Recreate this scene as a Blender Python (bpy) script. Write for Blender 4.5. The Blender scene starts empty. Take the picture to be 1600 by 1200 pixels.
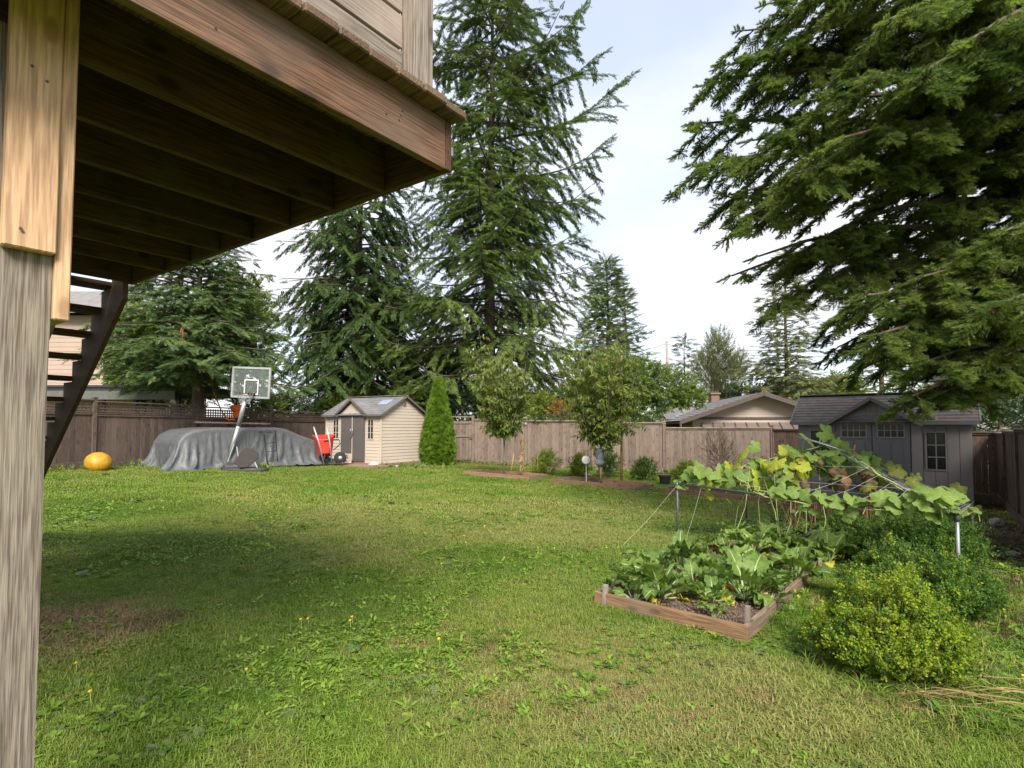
import bpy, bmesh, math, random
import numpy as np
from mathutils import Vector, Matrix, Euler, noise
R = math.radians
random.seed(7); np.random.seed(7)
SC = bpy.context.scene
COL = SC.collection

# ------------------------------------------------------------------ camera
CAM_Z = 1.5
PITCH = R(2.5)
cam_data = bpy.data.cameras.new('camera')
cam = bpy.data.objects.new('camera', cam_data)
COL.objects.link(cam)
cam.location = (0, 0, CAM_Z)
cam.rotation_euler = (R(90) + PITCH, 0, 0)
cam_data.sensor_width = 36.0
cam_data.lens = 20.03
cam_data.shift_y = 0.018
cam_data.clip_start = 0.05
cam_data.clip_end = 3000
SC.camera = cam

# ------------------------------------------------------------------ sky, sun, exposure
SUN_EL = R(40); SUN_AZ = R(172)          # azimuth clockwise from +Y : the sun stands behind the camera
world = bpy.data.worlds.new('World'); SC.world = world; world.use_nodes = True
wn = world.node_tree.nodes; wl = world.node_tree.links; wn.clear()
wo = wn.new('ShaderNodeOutputWorld'); bg = wn.new('ShaderNodeBackground')
sky = wn.new('ShaderNodeTexSky'); sky.sky_type = 'NISHITA'; sky.sun_disc = False
sky.sun_elevation = SUN_EL; sky.sun_rotation = SUN_AZ; sky.air_density = 1.0; sky.dust_density = 1.5; sky.ozone_density = 1.5
tc = wn.new('ShaderNodeTexCoord'); sep = wn.new('ShaderNodeSeparateXYZ')
wl.new(tc.outputs['Generated'], sep.inputs[0])
mz = wn.new('ShaderNodeMath'); mz.operation = 'MAXIMUM'; mz.inputs[1].default_value = 0.0; wl.new(sep.outputs['Z'], mz.inputs[0])
az_ = wn.new('ShaderNodeMath'); az_.operation = 'ADD'; az_.inputs[1].default_value = 0.16; wl.new(mz.outputs[0], az_.inputs[0])
dx = wn.new('ShaderNodeMath'); dx.operation = 'DIVIDE'; wl.new(sep.outputs['X'], dx.inputs[0]); wl.new(az_.outputs[0], dx.inputs[1])
dy = wn.new('ShaderNodeMath'); dy.operation = 'DIVIDE'; wl.new(sep.outputs['Y'], dy.inputs[0]); wl.new(az_.outputs[0], dy.inputs[1])
cb = wn.new('ShaderNodeCombineXYZ'); wl.new(dx.outputs[0], cb.inputs[0]); wl.new(dy.outputs[0], cb.inputs[1]); cb.inputs[2].default_value = 3.3
n1 = wn.new('ShaderNodeTexNoise'); n1.inputs['Scale'].default_value = 0.55; n1.inputs['Detail'].default_value = 7; n1.inputs['Roughness'].default_value = 0.55
wl.new(cb.outputs[0], n1.inputs['Vector'])
r1 = wn.new('ShaderNodeValToRGB'); r1.color_ramp.elements[0].position = 0.36; r1.color_ramp.elements[0].color = (0.5, 0.5, 0.5, 1)
r1.color_ramp.elements[1].position = 0.56; r1.color_ramp.elements[1].color = (1, 1, 1, 1)
wl.new(n1.outputs['Fac'], r1.inputs['Fac'])
n2 = wn.new('ShaderNodeTexNoise'); n2.inputs['Scale'].default_value = 1.3; n2.inputs['Detail'].default_value = 6
wl.new(cb.outputs[0], n2.inputs['Vector'])
r2 = wn.new('ShaderNodeValToRGB'); r2.color_ramp.elements[0].position = 0.3; r2.color_ramp.elements[0].color = (2.85, 2.95, 3.2, 1)
r2.color_ramp.elements[1].position = 0.62; r2.color_ramp.elements[1].color = (3.5, 3.5, 3.6, 1)
wl.new(n2.outputs['Fac'], r2.inputs['Fac'])
mx = wn.new('ShaderNodeMix'); mx.data_type = 'RGBA'
wl.new(r1.outputs['Color'], mx.inputs['Factor']); wl.new(sky.outputs[0], mx.inputs['A']); wl.new(r2.outputs['Color'], mx.inputs['B'])
wl.new(mx.outputs['Result'], bg.inputs['Color']); bg.inputs['Strength'].default_value = 0.1
wl.new(bg.outputs[0], wo.inputs['Surface'])
sun_data = bpy.data.lights.new('sun', 'SUN'); sun_data.energy = 2.3; sun_data.angle = R(24); sun_data.color = (1.0, 0.94, 0.84)
sun = bpy.data.objects.new('sun', sun_data); COL.objects.link(sun)
sdir = Vector((math.sin(SUN_AZ) * math.cos(SUN_EL), math.cos(SUN_AZ) * math.cos(SUN_EL), math.sin(SUN_EL)))
sun.rotation_euler = sdir.to_track_quat('Z', 'Y').to_euler(); sun.location = sdir * 50
SC.view_settings.view_transform = 'Standard'; SC.view_settings.look = 'None'
SC.view_settings.exposure = 1.75; SC.view_settings.gamma = 1.0; SC.view_settings.use_curve_mapping = False
SC.render.engine = 'CYCLES'
SC.cycles.use_denoising = True
SC.cycles.max_bounces = 6; SC.cycles.transparent_max_bounces = 8; SC.cycles.diffuse_bounces = 3; SC.cycles.glossy_bounces = 2

# ------------------------------------------------------------------ plan of the yard
def gz(x, y=0):                                   # the yard falls gently to the right
    return -0.035 * max(-16.0, min(14.0, x))
def ray(u, v):                                    # direction through a pixel of the 1600x1200 photograph
    a, b = (u - 800) / 890.0, -(v - 629) / 890.0
    c, s = math.cos(PITCH), math.sin(PITCH)
    return Vector((a, -s * b + c, c * b + s))
def at(u, v, Y):
    d = ray(u, v); return Vector((0, 0, CAM_Z)) + d * (Y / d.y)
def g(u, v):                                      # where that line meets the lawn
    d = ray(u, v); t = CAM_Z / max(1e-6, -(d.z + 0.035 * d.x))
    return Vector((d.x * t, d.y * t, CAM_Z + d.z * t))

# ------------------------------------------------------------------ helpers
WM = {}
def thing(name, label, cat, M=None, group=None, loc=None, rz=0.0, kind=None):
    o = bpy.data.objects.new(name, None); COL.objects.link(o); o.empty_display_size = 0.2
    if M is None: M = Matrix.Translation(loc) @ Matrix.Rotation(rz, 4, 'Z')
    o.matrix_basis = M; WM[o.name] = M.copy()
    tag(o, label, cat, group, kind); return o
def tag(o, label=None, cat=None, group=None, kind=None):
    if label: o['label'] = label
    if cat: o['category'] = cat
    if group: o['group'] = group
    if kind: o['kind'] = kind
    return o
def link(o, parent=None, M=None):
    COL.objects.link(o)
    if parent is not None:
        o.parent = parent
        o.matrix_basis = (WM[parent.name].inverted() @ M) if M is not None else Matrix.Identity(4)
        WM[o.name] = M.copy() if M is not None else WM[parent.name].copy()
    else:
        o.matrix_basis = M if M is not None else Matrix.Identity(4)
        WM[o.name] = o.matrix_basis.copy()
    return o
class MB:
    def __init__(s): s.v = []; s.f = []; s.m = []
    def add(s, vs, fs, mi=0):
        n = len(s.v); s.v.extend([tuple(p) for p in vs]); s.f.extend([tuple(n + i for i in f) for f in fs]); s.m.extend([mi] * len(fs)); return s
    def box(s, lo, hi, M=None, mi=0):
        x0, y0, z0 = lo; x1, y1, z1 = hi
        P = [(x0,y0,z0),(x1,y0,z0),(x1,y1,z0),(x0,y1,z0),(x0,y0,z1),(x1,y0,z1),(x1,y1,z1),(x0,y1,z1)]
        if M is not None: P = [M @ Vector(p) for p in P]
        return s.add(P, [(0,3,2,1),(4,5,6,7),(0,1,5,4),(1,2,6,5),(2,3,7,6),(3,0,4,7)], mi)
    def bar(s, a, b, w, t, up=(0,0,1), mi=0):
        a = Vector(a); b = Vector(b); X = (b - a); L = X.length
        if L < 1e-6: return s
        X.normalize(); Z = Vector(up); Z = Z - X * Z.dot(X)
        if Z.length < 1e-4: Z = Vector((1,0,0)) - X * X.x
        Z.normalize(); Y = Z.cross(X)
        M = Matrix(((X.x,Y.x,Z.x,a.x),(X.y,Y.y,Z.y,a.y),(X.z,Y.z,Z.z,a.z),(0,0,0,1)))
        return s.box((0,-w/2,-t/2), (L,w/2,t/2), M, mi)
    def tube(s, pts, rad, seg=8, cap=True, mi=0):
        pts = [Vector(p) for p in pts]; n = len(pts)
        if not hasattr(rad, '__len__'): rad = [rad] * n
        vs = []; fs = []; ref = None
        for i, p in enumerate(pts):
            T = (pts[min(i+1, n-1)] - pts[max(i-1, 0)])
            if T.length < 1e-9: T = Vector((0,0,1))
            T.normalize()
            if ref is None: ref = Vector((1,0,0)) if abs(T.x) < .9 else Vector((0,1,0))
            A = ref - T * ref.dot(T)
            if A.length < 1e-6: A = T.orthogonal()
            A.normalize(); ref = A; B = T.cross(A)
            for k in range(seg):
                a = 2 * math.pi * k / seg
                vs.append(p + (A * math.cos(a) + B * math.sin(a)) * rad[i])
        for i in range(n - 1):
            for k in range(seg):
                k2 = (k + 1) % seg
                fs.append((i*seg+k, i*seg+k2, (i+1)*seg+k2, (i+1)*seg+k))
        if cap:
            fs.append(tuple(range(seg - 1, -1, -1))); fs.append(tuple((n-1)*seg + k for k in range(seg)))
        return s.add(vs, fs, mi)
    def prism(s, prof, a, b, mi=0, axis=1):
        """profile of (x,z) points extruded along y from a to b"""
        n = len(prof)
        vs = [(x, a, z) for x, z in prof] + [(x, b, z) for x, z in prof]
        if axis == 0: vs = [(a, x, z) for x, z in prof] + [(b, x, z) for x, z in prof]
        fs = [tuple(range(n)), tuple(range(2*n-1, n-1, -1))] + [((i+1) % n, i, n+i, n+(i+1) % n) for i in range(n)]
        return s.add(vs, fs, mi)
    def xf(s, M): s.v = [tuple(M @ Vector(p)) for p in s.v]; return s
    def mesh(s, name, mats, smooth=False, fix=True):
        me = bpy.data.meshes.new(name); me.from_pydata(s.v, [], s.f)
        for m in (mats if isinstance(mats, (list, tuple)) else [mats]): me.materials.append(m)
        if any(s.m): me.polygons.foreach_set('material_index', s.m)
        if smooth: me.polygons.foreach_set('use_smooth', [True] * len(s.f))
        if fix:
            bm = bmesh.new(); bm.from_mesh(me); bmesh.ops.recalc_face_normals(bm, faces=bm.faces); bm.to_mesh(me); bm.free()
        me.update(); return me
    def obj(s, name, mats, parent=None, M=None, smooth=False, label=None, bevel=0, fix=True):
        o = bpy.data.objects.new(name, s.mesh(name, mats, smooth, fix)); link(o, parent, M)
        if label: o['label'] = label
        if bevel:
            b = o.modifiers.new('edge', 'BEVEL'); b.width = bevel; b.segments = 2; b.limit_method = 'ANGLE'
        return o
_bc = {}
def board_mesh(L, w, t, mat, ch=0.003):
    key = (round(L, 3), round(w, 3), round(t, 4), mat.name)
    if key in _bc: return _bc[key]
    ch = min(ch, w * .2, t * .3)
    vs = []; fs = []
    for x, c in ((0, ch), (ch, 0), (L - ch, 0), (L, ch)):
        for y, z in ((-w/2+ch, -t/2+c), (w/2-ch, -t/2+c), (w/2-c, -t/2+ch), (w/2-c, t/2-ch), (w/2-ch, t/2-c), (-w/2+ch, t/2-c), (-w/2+c, t/2-ch), (-w/2+c, -t/2+ch)):
            vs.append((x, y, z))
    for i in range(3):
        for k in range(8): fs.append((i*8+k, i*8+(k+1) % 8, (i+1)*8+(k+1) % 8, (i+1)*8+k))
    fs.append(tuple(range(8))); fs.append(tuple(24 + k for k in range(8)))
    b = MB().add(vs, fs); me = b.mesh('board', mat); _bc[key] = me; return me
def board(name, p0, p1, w, t, mat, parent=None, n=(0,0,1), label=None, ch=0.003):
    """a board of its own from p0 to p1 (local x), wide face turned to n (local z)"""
    p0 = Vector(p0); p1 = Vector(p1); X = p1 - p0; L = X.length; X.normalize()
    Z = Vector(n); Z = (Z - X * Z.dot(X)).normalized(); Y = Z.cross(X)
    M = Matrix(((X.x,Y.x,Z.x,p0.x),(X.y,Y.y,Z.y,p0.y),(X.z,Y.z,Z.z,p0.z),(0,0,0,1)))
    o = bpy.data.objects.new(name, board_mesh(L, w, t, mat, ch)); link(o, parent, M)
    if label: o['label'] = label
    return o

# ------------------------------------------------------------------ materials
def new_mat(name):
    m = bpy.data.materials.new(name); m.use_nodes = True; nt = m.node_tree; b = nt.nodes['Principled BSDF']
    return m, nt, b
def N(nt, t, **kw):
    n = nt.nodes.new(t)
    for k, v in kw.items():
        if k in n.inputs: n.inputs[k].default_value = v
        else: setattr(n, k, v)
    return n
def ramp(nt, fac, stops):
    r = nt.nodes.new('ShaderNodeValToRGB'); e = r.color_ramp.elements
    while len(e) < len(stops): e.new(0.5)
    for i, (p, c) in enumerate(stops):
        e[i].position = p; e[i].color = (c[0], c[1], c[2], 1) if hasattr(c, '__len__') else (c, c, c, 1)
    nt.links.new(fac, r.inputs['Fac']); return r.outputs['Color']
def mix(nt, fac, a, b, mode='MIX'):
    m = nt.nodes.new('ShaderNodeMix'); m.data_type = 'RGBA'; m.blend_type = mode
    for s, k in ((fac, 'Factor'), (a, 'A'), (b, 'B')):
        if isinstance(s, (int, float)): m.inputs[k].default_value = s
        elif isinstance(s, tuple): m.inputs[k].default_value = (s[0], s[1], s[2], 1)
        else: nt.links.new(s, m.inputs[k])
    return m.outputs['Result']
def coords(nt, kind='Object', scale=(1,1,1), rnd=0.0):
    t = N(nt, 'ShaderNodeTexCoord'); out = t.outputs[kind] if kind != 'World' else N(nt, 'ShaderNodeNewGeometry').outputs['Position']
    mp = N(nt, 'ShaderNodeMapping'); mp.inputs['Scale'].default_value = scale; nt.links.new(out, mp.inputs['Vector'])
    if rnd:
        oi = N(nt, 'ShaderNodeObjectInfo'); mu = N(nt, 'ShaderNodeMath', operation='MULTIPLY'); mu.inputs[1].default_value = rnd
        nt.links.new(oi.outputs['Random'], mu.inputs[0]); nt.links.new(mu.outputs[0], mp.inputs['Location'])
    return mp.outputs['Vector']
def noise_tex(nt, vec, scale=5, detail=4, rough=.55, dist=0):
    n = N(nt, 'ShaderNodeTexNoise', Scale=scale, Detail=detail, Roughness=rough, Distortion=dist)
    nt.links.new(vec, n.inputs['Vector']); return n.outputs['Fac']
def bump(nt, b, h, strength=.3, dist=.01):
    bp = N(nt, 'ShaderNodeBump', Strength=strength, Distance=dist); nt.links.new(h, bp.inputs['Height']); nt.links.new(bp.outputs[0], b.inputs['Normal'])
def plain(name, c1, c2=None, scale=8, rough=.7, bs=0.0, metal=0, spec=.4, rnd=0.0, kind='Object', sc=(1,1,1)):
    m, nt, b = new_mat(name); c2 = c2 or tuple(x * .75 for x in c1)
    v = coords(nt, kind, sc, rnd); f = noise_tex(nt, v, scale, 5)
    nt.links.new(ramp(nt, f, [(.3, c2), (.7, c1)]), b.inputs['Base Color'])
    b.inputs['Roughness'].default_value = rough; b.inputs['Metallic'].default_value = metal; b.inputs['Specular IOR Level'].default_value = spec
    if bs: bump(nt, b, noise_tex(nt, v, scale * 6, 3), bs, .004)
    return m
def wood(name, light, dark, knots=True, grain=1.0, rough=.75, bs=.35, tone=.35, stain=None, moss=None):
    """boards whose grain runs along local x"""
    m, nt, b = new_mat(name)
    v0 = coords(nt, 'Object', (1,1,1), 37.0)
    v1 = coords(nt, 'Object', (.9, 22*grain, 22*grain), 37.0)
    v2 = coords(nt, 'Object', (5, 160*grain, 160*grain), 37.0)
    big = noise_tex(nt, v1, 1.0, 5, .6, 1.6); fine = noise_tex(nt, v2, 1.0, 2, .6)
    col = ramp(nt, big, [(.28, dark), (.5, tuple((a+c)/2 for a, c in zip(light, dark))), (.72, light)])
    col = mix(nt, .6, col, ramp(nt, fine, [(.38, tuple(x*.5 for x in dark)), (.62, tuple(min(1, x*1.15) for x in light))]))
    if knots:
        vk = coords(nt, 'Object', (3.4, 7, 7), 37.0)
        vo = N(nt, 'ShaderNodeTexVoronoi', Scale=1.0); nt.links.new(vk, vo.inputs['Vector'])
        k = ramp(nt, vo.outputs['Distance'], [(.12, 1.0), (.18, 0.0)])
        col = mix(nt, k, col, tuple(x * .35 for x in dark))
        k2 = ramp(nt, vo.outputs['Distance'], [(.15, .5), (.36, 0.0)])
        col = mix(nt, k2, col, dark)
    if stain:
        s = ramp(nt, noise_tex(nt, v0, 1.7, 5, .6), [(.45, 0.0), (.7, .75)]); col = mix(nt, s, col, stain)
    if moss:
        s = ramp(nt, noise_tex(nt, v0, 3.5, 6, .65), [(.52, 0.0), (.66, .7)]); col = mix(nt, s, col, moss)
    oi = N(nt, 'ShaderNodeObjectInfo')
    tn = ramp(nt, oi.outputs['Random'], [(0, 1 - tone), (1, 1 + tone * .3)])
    col = mix(nt, 1.0, col, tn, 'MULTIPLY')
    nt.links.new(col, b.inputs['Base Color']); b.inputs['Roughness'].default_value = rough; b.inputs['Specular IOR Level'].default_value = .25
    ad = N(nt, 'ShaderNodeMath', operation='ADD'); nt.links.new(big, ad.inputs[0]); nt.links.new(fine, ad.inputs[1])
    bump(nt, b, ad.outputs[0], bs, .004)
    return m
def leafmat(name, c1, c2, c3=None, trans=.3, rough=.55, spec=.3, scale=1.2, vein=0, p3=.9, bmp=0):
    """foliage: tone varies from spray to spray and clump to clump"""
    m, nt, b = new_mat(name)
    w = coords(nt, 'World'); f = noise_tex(nt, w, scale, 3)
    oi = N(nt, 'ShaderNodeObjectInfo'); ad = N(nt, 'ShaderNodeMath', operation='MULTIPLY_ADD'); ad.inputs[1].default_value = .45
    nt.links.new(oi.outputs['Random'], ad.inputs[0]); sb = N(nt, 'ShaderNodeMath', operation='SUBTRACT'); nt.links.new(f, sb.inputs[0]); sb.inputs[1].default_value = .22
    nt.links.new(sb.outputs[0], ad.inputs[2])
    col = ramp(nt, ad.outputs[0], [(.3, c1), (.7, c2)])
    if c3:
        w2 = coords(nt, 'World', (1,1,1)); f2 = noise_tex(nt, w2, 3.1, 2)
        a2 = N(nt, 'ShaderNodeMath', operation='ADD'); nt.links.new(f2, a2.inputs[0]); nt.links.new(oi.outputs['Random'], a2.inputs[1])
        col = mix(nt, ramp(nt, a2.outputs[0], [(p3 + .25, 0.0), (p3 + .45, .9)]), col, c3)
    if vein:
        fv = noise_tex(nt, coords(nt, 'Object'), vein, 3); col = mix(nt, .35, col, ramp(nt, fv, [(.35, tuple(x*.6 for x in c1)), (.65, tuple(x*1.3 for x in c2))]))
    nt.links.new(col, b.inputs['Base Color']); b.inputs['Roughness'].default_value = rough; b.inputs['Specular IOR Level'].default_value = spec
    if bmp: bump(nt, b, noise_tex(nt, coords(nt, 'Object'), bmp, 3, .6), .9, .008)
    if trans:
        tr = N(nt, 'ShaderNodeBsdfTranslucent'); nt.links.new(mix(nt, 1.0, col, (1.25, 1.3, .7), 'MULTIPLY'), tr.inputs['Color'])
        ms = N(nt, 'ShaderNodeMixShader'); ms.inputs[0].default_value = trans
        nt.links.new(b.outputs[0], ms.inputs[1]); nt.links.new(tr.outputs[0], ms.inputs[2])
        nt.links.new(ms.outputs[0], nt.nodes['Material Output'].inputs['Surface'])
    return m

# ------------------------------------------------------------------ scattering (for grass, needles and leaves only)
_gn = {}
def gn_tree(sources):
    key = tuple(o.name for o in sources)
    if key in _gn: return _gn[key]
    nt = bpy.data.node_groups.new('scatter', 'GeometryNodeTree')
    nt.interface.new_socket('Geometry', in_out='INPUT', socket_type='NodeSocketGeometry')
    nt.interface.new_socket('Geometry', in_out='OUTPUT', socket_type='NodeSocketGeometry')
    gi = nt.nodes.new('NodeGroupInput'); go = nt.nodes.new('NodeGroupOutput')
    iop = nt.nodes.new('GeometryNodeInstanceOnPoints'); jn = nt.nodes.new('GeometryNodeJoinGeometry')
    for o in reversed(sources):
        oi = nt.nodes.new('GeometryNodeObjectInfo'); oi.inputs['Object'].default_value = o; oi.inputs['As Instance'].default_value = False
        ti = nt.nodes.new('GeometryNodeGeometryToInstance'); nt.links.new(oi.outputs['Geometry'], ti.inputs[0]); nt.links.new(ti.outputs[0], jn.inputs[0])
    def att(name, t):
        a = nt.nodes.new('GeometryNodeInputNamedAttribute'); a.data_type = t; a.inputs['Name'].default_value = name; return a.outputs['Attribute']
    nt.links.new(gi.outputs[0], iop.inputs['Points']); nt.links.new(jn.outputs[0], iop.inputs['Instance'])
    iop.inputs['Pick Instance'].default_value = True
    nt.links.new(att('idx', 'INT'), iop.inputs['Instance Index'])
    er = nt.nodes.new('FunctionNodeEulerToRotation'); nt.links.new(att('rot', 'FLOAT_VECTOR'), er.inputs[0]); nt.links.new(er.outputs[0], iop.inputs['Rotation'])
    nt.links.new(att('scl', 'FLOAT_VECTOR'), iop.inputs['Scale'])
    nt.links.new(iop.outputs[0], go.inputs[0]); _gn[key] = nt; return nt
def scatter(name, P, E, S, sources, parent=None, kind='stuff', M=None):
    """one object of many sprays: positions P, euler angles E, scale S (n or n x 3); world coordinates"""
    P = np.asarray(P, dtype=np.float32); n = len(P); E = np.asarray(E, dtype=np.float32); S = np.asarray(S, dtype=np.float32)
    if S.ndim == 1: S = np.repeat(S[:, None], 3, 1)
    me = bpy.data.meshes.new(name); 
    if parent is not None:
        off = np.array(WM[parent.name].translation, dtype=np.float32); P = P - off
    me.vertices.add(n); me.vertices.foreach_set('co', P.ravel())
    a = me.attributes.new('rot', 'FLOAT_VECTOR', 'POINT'); a.data.foreach_set('vector', E.ravel())
    a = me.attributes.new('scl', 'FLOAT_VECTOR', 'POINT'); a.data.foreach_set('vector', S.ravel())
    a = me.attributes.new('idx', 'INT', 'POINT'); a.data.foreach_set('value', np.random.randint(0, len(sources), n).astype(np.int32))
    for s in sources[:1]:
        for m in s.data.materials: me.materials.append(m)
    o = bpy.data.objects.new(name, me); link(o, parent)
    md = o.modifiers.new('scatter', 'NODES'); md.node_group = gn_tree(sources); o['kind'] = kind
    return o
def source(name, mb, mats):
    me = mb.mesh(name, mats, fix=False); return bpy.data.objects.new(name, me)      # not linked: only the scatterers use it
def dir_euler(D, roll=None):
    D = np.asarray(D); D = D / np.maximum(1e-6, np.linalg.norm(D, axis=1))[:, None]
    E = np.zeros_like(D); E[:, 2] = np.arctan2(D[:, 1], D[:, 0]); E[:, 1] = -np.arcsin(np.clip(D[:, 2], -1, 1))
    E[:, 0] = np.random.normal(0, .35, len(D)) if roll is None else roll
    return E
# ================================================================== foliage kit
M_bark = plain('bark', (.13,.095,.07), (.05,.038,.03), scale=3, rough=.95, bs=.8, kind='Object', sc=(6,6,1.2))
M_bark_l = plain('bark_pale', (.22,.18,.14), (.11,.09,.07), scale=3, rough=.95, bs=.6, sc=(9,9,2))
M_twig = plain('twig', (.14,.10,.06), (.07,.05,.03), scale=5, rough=.9)
M_doug = leafmat('needles_fir', (0.056,0.094,0.025), (0.150,0.206,0.053), (.17,.16,.05), trans=.3, spec=.12)
M_spr  = leafmat('needles_spruce_dark', (0.029,0.057,0.018), (0.086,0.132,0.037), None, trans=.25, spec=.12)
M_blue = leafmat('needles_spruce_bluish', (0.050,0.094,0.035), (0.144,0.200,0.069), (.20,.15,.05), trans=.25, p3=.95, spec=.12)
M_hem  = leafmat('needles_light', (.10,.13,.045), (.22,.245,.10), None, trans=.35, spec=.15)
M_near = leafmat('needles_near', (0.076,0.127,0.034), (0.218,0.282,0.083), (.25,.25,.09), trans=.42, scale=1.3, p3=1.0, spec=.15)
M_nearb= leafmat('needles_near_dry', (.12,.06,.03), (.22,.12,.06), None, trans=.1)
M_cedar= leafmat('cedar_scales', (0.075,0.149,0.011), (0.161,0.259,0.023), None, trans=.3, scale=3)
M_apple= leafmat('leaves_light', (0.068,0.128,0.022), (0.169,0.243,0.041), (.24,.24,.05), trans=.35, spec=.2)
M_cherry=leafmat('leaves_cherry', (0.075,0.132,0.023), (0.207,0.247,0.052), (.26,.22,.06), trans=.4, spec=.2, scale=2.2)
M_dark = leafmat('leaves_dark', (0.023,0.058,0.023), (0.058,0.111,0.039), None, trans=.2)
M_yel  = leafmat('leaves_yellow_green', (0.115,0.184,0.023), (0.241,0.299,0.040), (.30,.22,.05), trans=.35)
M_org  = leafmat('leaves_orange', (.20,.09,.02), (.34,.15,.04), None, trans=.3)
M_bx   = leafmat('box_leaves_light', (0.143,0.231,0.020), (0.286,0.363,0.028), (.46,.42,.04), trans=.4, rough=.6, spec=.15, scale=5, p3=1.12)
M_bxd  = leafmat('box_leaves_green', (0.039,0.098,0.016), (0.111,0.208,0.029), (.18,.24,.03), trans=.35, rough=.6, spec=.15, scale=5)

def quadleaf(mb, p, d, n, L, w, mi=0, bend=0.0):
    """a lens shaped leaf: 4 triangles folded at its midrib"""
    p = Vector(p); d = Vector(d).normalized(); n = Vector(n); s = d.cross(n)
    if s.length < 1e-5: s = d.orthogonal()
    s.normalize(); n = s.cross(d)
    a = p; m1 = p + d * L * .38 - n * bend * L; tip = p + d * L - n * bend * L * 2.2
    mb.add([a, m1 + s * w * .5 + n * w * .12, tip, m1 - s * w * .5 + n * w * .12, m1], [(0,1,4), (1,2,4), (2,3,4), (3,0,4)], mi)
def ovalleaf(mb, p, d, n, L, w, mi=0, bend=0.0):
    p = Vector(p); d = Vector(d).normalized(); n = Vector(n); s = d.cross(n)
    if s.length < 1e-5: s = d.orthogonal()
    s.normalize(); n = s.cross(d); P = [p]
    for t, q in ((.35,.55),(.6,1),(.85,.8)):
        c = p + d*L*t - n*bend*L*t*t*2 + n*w*.10*q
        P += [c + s*w*.5*q, c - s*w*.5*q]
    P += [p + d*L - n*bend*L*2, p + d*L*.6 - n*bend*L*.7]
    mb.add(P, [(0,1,3,8),(0,8,4,2),(8,3,5,7),(8,7,6,4)], mi)
rs = random.Random(11)
def rv(a=1.0): return Vector((rs.uniform(-a,a), rs.uniform(-a,a), rs.uniform(-a,a)))

def sprig_far(seed, pairs=14, wid=.36, thick=.046, droop=.12):
    rs.seed(seed); mb = MB()
    for i in range(pairs):
        t = (i + .6) / pairs
        for s in (-1, 1):
            L = wid * (1.05 - t * .75) * rs.uniform(.75, 1.2)
            d = Vector((.62, s * .8, rs.uniform(-.35, .18)))
            quadleaf(mb, (t * .85, 0, -droop * t * t), d, (0, 0, 1), L, thick * rs.uniform(.8, 1.3), bend=.1)
            quadleaf(mb, (t * .85 + d.x*L*.4, s*L*.3, -droop*t*t - .02), Vector((.9, s*.2, rs.uniform(-.6, .1))), (0,0,1), L*.55, thick)
    quadleaf(mb, (.7, 0, -droop * .6), (1, 0, -.05), (0,0,1), .38, thick * 1.3)
    quadleaf(mb, (.0, 0, .01), (1, 0, .05), (0,1,0), .8, thick * .8)
    return mb
def shoot_needles(mb, p, d, L, nl, nn, wn):
    p = Vector(p); d = Vector(d).normalized(); A = d.orthogonal().normalized(); B = d.cross(A)
    mb.bar(p, p + d * L, .016, .016, up=A, mi=1)
    for i in range(nn):
        t = (i + rs.random()) / nn; a = rs.uniform(0, 6.283)
        o = A * math.cos(a) + B * math.sin(a)
        if o.z < -.45: o.z *= -.4
        q = p + d * L * t; tip = q + (o * .85 + d * .75).normalized() * nl * rs.uniform(.75, 1.15)
        sd = d.cross(o).normalized() * wn
        mb.add([q - sd, q + sd, tip], [(0, 1, 2)])
def sprig_near(seed, pairs=4):
    rs.seed(seed); mb = MB()
    shoot_needles(mb, (0,0,0), (1, 0, -.05), 1.0, .19, 70, .015)
    for i in range(pairs):
        t = (i + .5) / pairs * .8
        for s in (-1, 1):
            L = (.52 - t * .3) * rs.uniform(.8, 1.15)
            shoot_needles(mb, (t, 0, -.03 * t), (rs.uniform(.5,.9), s * .68, rs.uniform(-.45, .3)), L, .17, int(54 * L / .4), .015)
    return mb
def sprig_leaves(seed, n=14, L=.3, w=.14, spread=.34, hang=.5):
    rs.seed(seed); mb = MB()
    mb.bar((0,0,0), (.9,0,0), .018, .018, mi=1)
    for i in range(n):
        t = (i + rs.random()) / n; s = -1 if i % 2 else 1
        d = Vector((.55, s * rs.uniform(.3, 1.0), rs.uniform(-hang*1.6, .35)))
        quadleaf(mb, (t * .9, s * .02, 0), d, rv(.5) + Vector((0,0,1)), L * rs.uniform(.7, 1.2), w * rs.uniform(.8, 1.2), bend=.12)
    return mb
def sprig_blob(seed, n=20, L=.20, w=.15):
    rs.seed(seed); mb = MB()
    for k in range(3):
        e = Vector((.8, rs.uniform(-.4,.4), rs.uniform(-.4,.4))); mb.bar((0,0,0), e, .012, .012, mi=1)
        for i in range(n // 3 + 1):
            t = rs.uniform(.25, 1.05); p = e * t + rv(.10); d = rv(1) + Vector((.5, 0, 0))
            quadleaf(mb, p, d, rv(1), L * rs.uniform(.7, 1.2), w * rs.uniform(.8, 1.2), bend=.05)
    return mb
def sprig_flat(seed):                               # cedar-like upright fan
    rs.seed(seed); mb = MB()
    for i in range(9):
        a = (i - 4) * .24 + rs.uniform(-.08, .08); d = Vector((math.cos(a), math.sin(a), rs.uniform(-.15, .15)))
        quadleaf(mb, (0,0,0), d, (0,0,1), rs.uniform(.7, 1.05), .13, bend=.02)
        quadleaf(mb, d * .4, Vector((math.cos(a+.5), math.sin(a+.5), .2)), (0,0,1), .4, .1)
    return mb
def srcs(maker, name, mats, k=4, **kw): return [source(name, maker(31 + 7 * i, **kw), mats) for i in range(k)]
S_doug = srcs(sprig_far, 'spray_fir', [M_doug]); S_spr = srcs(sprig_far, 'spray_spruce', [M_spr], thick=.05)
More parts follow.
